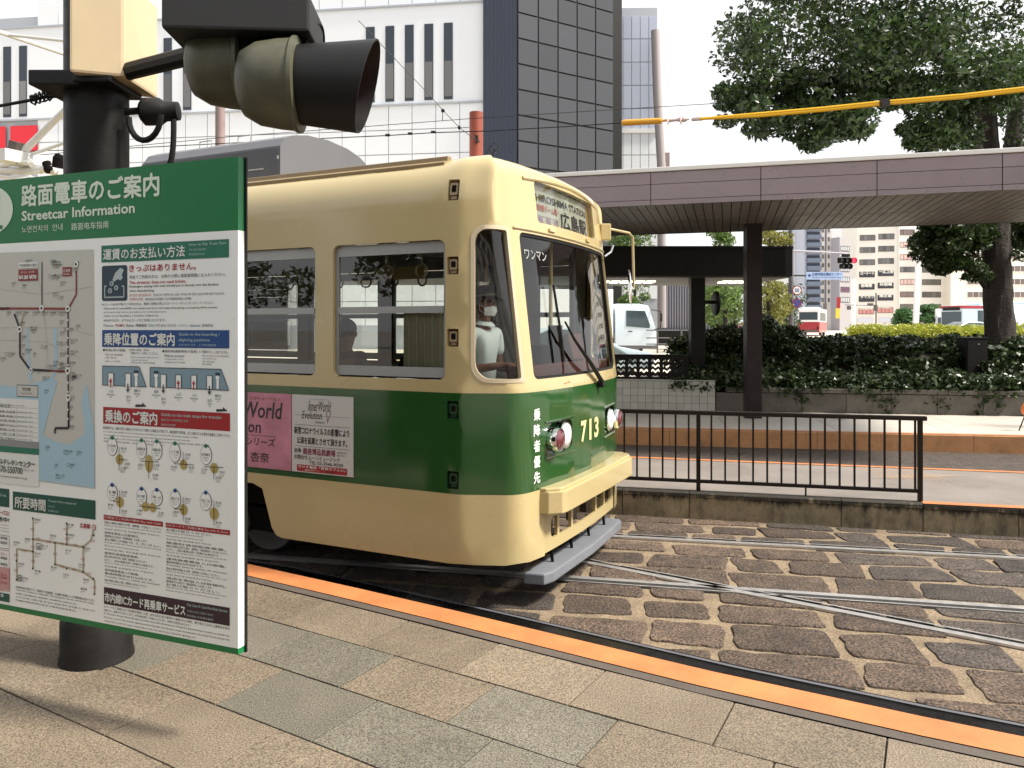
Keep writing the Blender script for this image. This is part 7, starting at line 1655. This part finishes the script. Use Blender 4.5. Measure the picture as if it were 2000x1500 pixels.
t4, p4 = building('gap_shade_slab', 'dark recess between the two beige office blocks', 1845, 1857, 430, 192, 4, m_frame)  # dark slab fills the gap; its shade is put into the wall colour
t5, p5 = building('office_building', 'narrow white building side with small windows left of the beige office block', 1659, 1674, 440, 200, 15, m_panelw)
for r_ in range(5): win(t5, p5, 1667, 1672, 462+r_*24, 473+r_*24, 1)
t6, p6 = building('balcony_tower', 'dark blue apartment tower with stacked balconies beside the traffic signs', 1571, 1603, 432, 150, 12, m_bluepan)
for r_ in range(11):
    v = 452+r_*15.2; mb = MB(); a0, z0 = p6.px(1575, v); a1, z1 = p6.px(1602, v-8); slab(mb, p6, a0, a1, z0, z1, 0, .8); mb.part('balcony', mat('balcony_glass_blue', (.12, .15, .21), .3), t6, world=True)
    mb = MB(); a0, z0 = p6.px(1575, v-8); a1, z1 = p6.px(1602, v-14); slab(mb, p6, a0, a1, z0, z1, 0, .05); mb.part('window', m_darkbl, t6, world=True)
t7, p7 = building('white_block', 'plain white building side just left of the blue balcony tower', 1549, 1571, 452, 155, 12, m_whitepaint)
t8, p8 = building('pale_block', 'narrow pale building with small windows right of the blue balcony tower', 1603, 1624, 430, 160, 12, mat('pale_block_wall', (.52, .49, .47), .7))
for r_ in range(9): win(t8, p8, 1605, 1609, 446+r_*17, 454+r_*17, 1); win(t8, p8, 1617, 1620, 446+r_*17, 454+r_*17, 1)
t9, p9 = building('sandstone_block', 'sand coloured tower with stained front between pale block and white side wall', 1624, 1646, 470, 165, 12, mat('sand_wall', (.60, .46, .36), .8, var=.2, vs=.25))
t10, p10 = building('grey_block', 'grey office block with light window bands behind the traffic light', 1640, 1661, 463, 158, 10, mat('grey_block_wall', (.36, .34, .35), .7), (.9, .43))
for r_ in range(6): win(t10, p10, 1642, 1659, 480+r_*20, 490+r_*20, 4, mat('pale_glass', (.40, .42, .44), .2) if r_ != 4 else mat('purple_shop', (.12, .05, .10), .4), m_frame)
mb = MB(); c = A(1637.5, 591, 140); mb.box(tuple(c), (.55, .3, 2.0)); mb.single('hanging_sign', m_redb, 'tall narrow dark red hanging sign in front of the sand coloured tower', 'sign')
mb = MB(); c = A(1636, 612, 140); mb.box(tuple(c), (.7, .3, 1.8)); mb.single('hanging_sign', mat('yellow_sign', (.70, .50, .05), .5), 'small yellow upright sign below the dark red hanging sign', 'sign')
mb = MB(); mb.tube([A(1666, 640, 120), A(1667, 545, 120)], .42, 8); mb.single('banner_sign', m_panelw, 'tall white vertical banner at the left corner of the beige office block', 'sign')
mb = MB(); q = [A(1785, 648, 92), A(1794, 648, 92), A(1802, 488, 92), A(1792, 488, 92)]; mb.extr(q, (0, .4, 0)); mb.single('banner_column', m_whitepaint, 'tall white leaning banner column between the two round green trees', 'column')
# small orange barrier at the right edge of the far platform
ob_ = thing('barrier', A(2004, 835, 12.9), 'orange barrier lamp on black legs at the right edge of the far platform', 'barrier')
ob_.location.z = IZ; WM[ob_] = Matrix.Translation(ob_.location)
mb = MB(); mb.ell((0, 0, .36), (.085, .05, .11), 14, 8); mb.part('lamp', mat('barrier_orange', (.75, .22, .05), .5), ob_, smooth=True)
for s in (-1, 1): mb = MB(); mb.tube([(0, 0, .3), (s*.12, 0, 0)], .010, 6); mb.part('leg', m_black, ob_)

# ------------------------------------------------------------------ the platform roof and the street behind the camera
rf = thing('platform_roof', (0, -2, 3.95), 'flat slatted platform roof above the viewer, over the near platform', 'canopy')  # unseen roof, moved back from overhead so sky light reaches the sign
mb = MB(); poly = [(-9, -1.6), (5, -1.6), (5, -5.2), (-9, -5.2)]; mb.prism(poly[::-1], 4.0, 4.35); mb.part('roof_body', m_soff, rf, world=True)
for k in range(9):
    mb = MB(); mb.bb(-8.8, 4.9, -1.95-k*.35, -1.9-k*.35, 3.96, 3.998); mb.part('ceiling_batten', m_dark, rf, world=True)
for x, y in ((-7.5, -4.6), (4.5, -4.6)): mb = MB(); mb.bb(x-.15, x+.15, y-.15, y+.15, .2, 4.0); mb.part('post', m_postbr, rf, world=True)
bk = thing('street_building', (0, -32, 0), 'long beige office row across the street behind the viewer', 'building')
mb = MB(); mb.bb(-60, 60, -44, -32, 0, 13); mb.part('wall', m_beige, bk, world=True)
wk = MB(); wk.bb(0, 2.6, 0, .12, 0, 1.6); wkm = wk.mesh('window', m_winbl)
for r_ in range(3):
    for c_ in range(26): inst('window', wkm, bk, (-58+c_*4.4, .0, 2.2+r_*3.4))
car((-9.5, -1.8, 0), R(65), 'silver car parked by the roadside trees left of the viewer', m_ac)
car((-7.2, -5.6, 0), R(65), 'dark car parked behind and left of the viewer', bpy.data.materials['car_dark_paint'])
for i, (x, y) in enumerate(((-13, -2.5), (-17, 1.5), (-12.5, -8), (9, -16.5))):
    t = thing('street_tree', (x, y, 0), ['roadside tree left of the viewer beyond the platform end', 'farthest roadside tree to the left of the viewer', 'roadside tree behind and left of the viewer', 'lone roadside tree behind and right of the viewer'][i], 'tree', group='roadside trees behind the viewer')
    mb = MB(); mb.tube([(0, 0, 0), (.1, 0, 2.4), (0, .1, 4.5)], [.16, .13, .07], 10); mb.part('trunk', m_bark, t)
    q = random.Random(i); cl = [((x+q.uniform(-1.8, 1.8), y+q.uniform(-1.6, 1.6), 4.6+q.uniform(-1.6, 2.0)), (.8, .8, .6), 1) for _ in range(22)]
    leaves(cl, 7000, .11, m_leafN, 'crown', t, seed=60+i)
for o in [o for o in (_fo,)]: bpy.data.objects.remove(o)
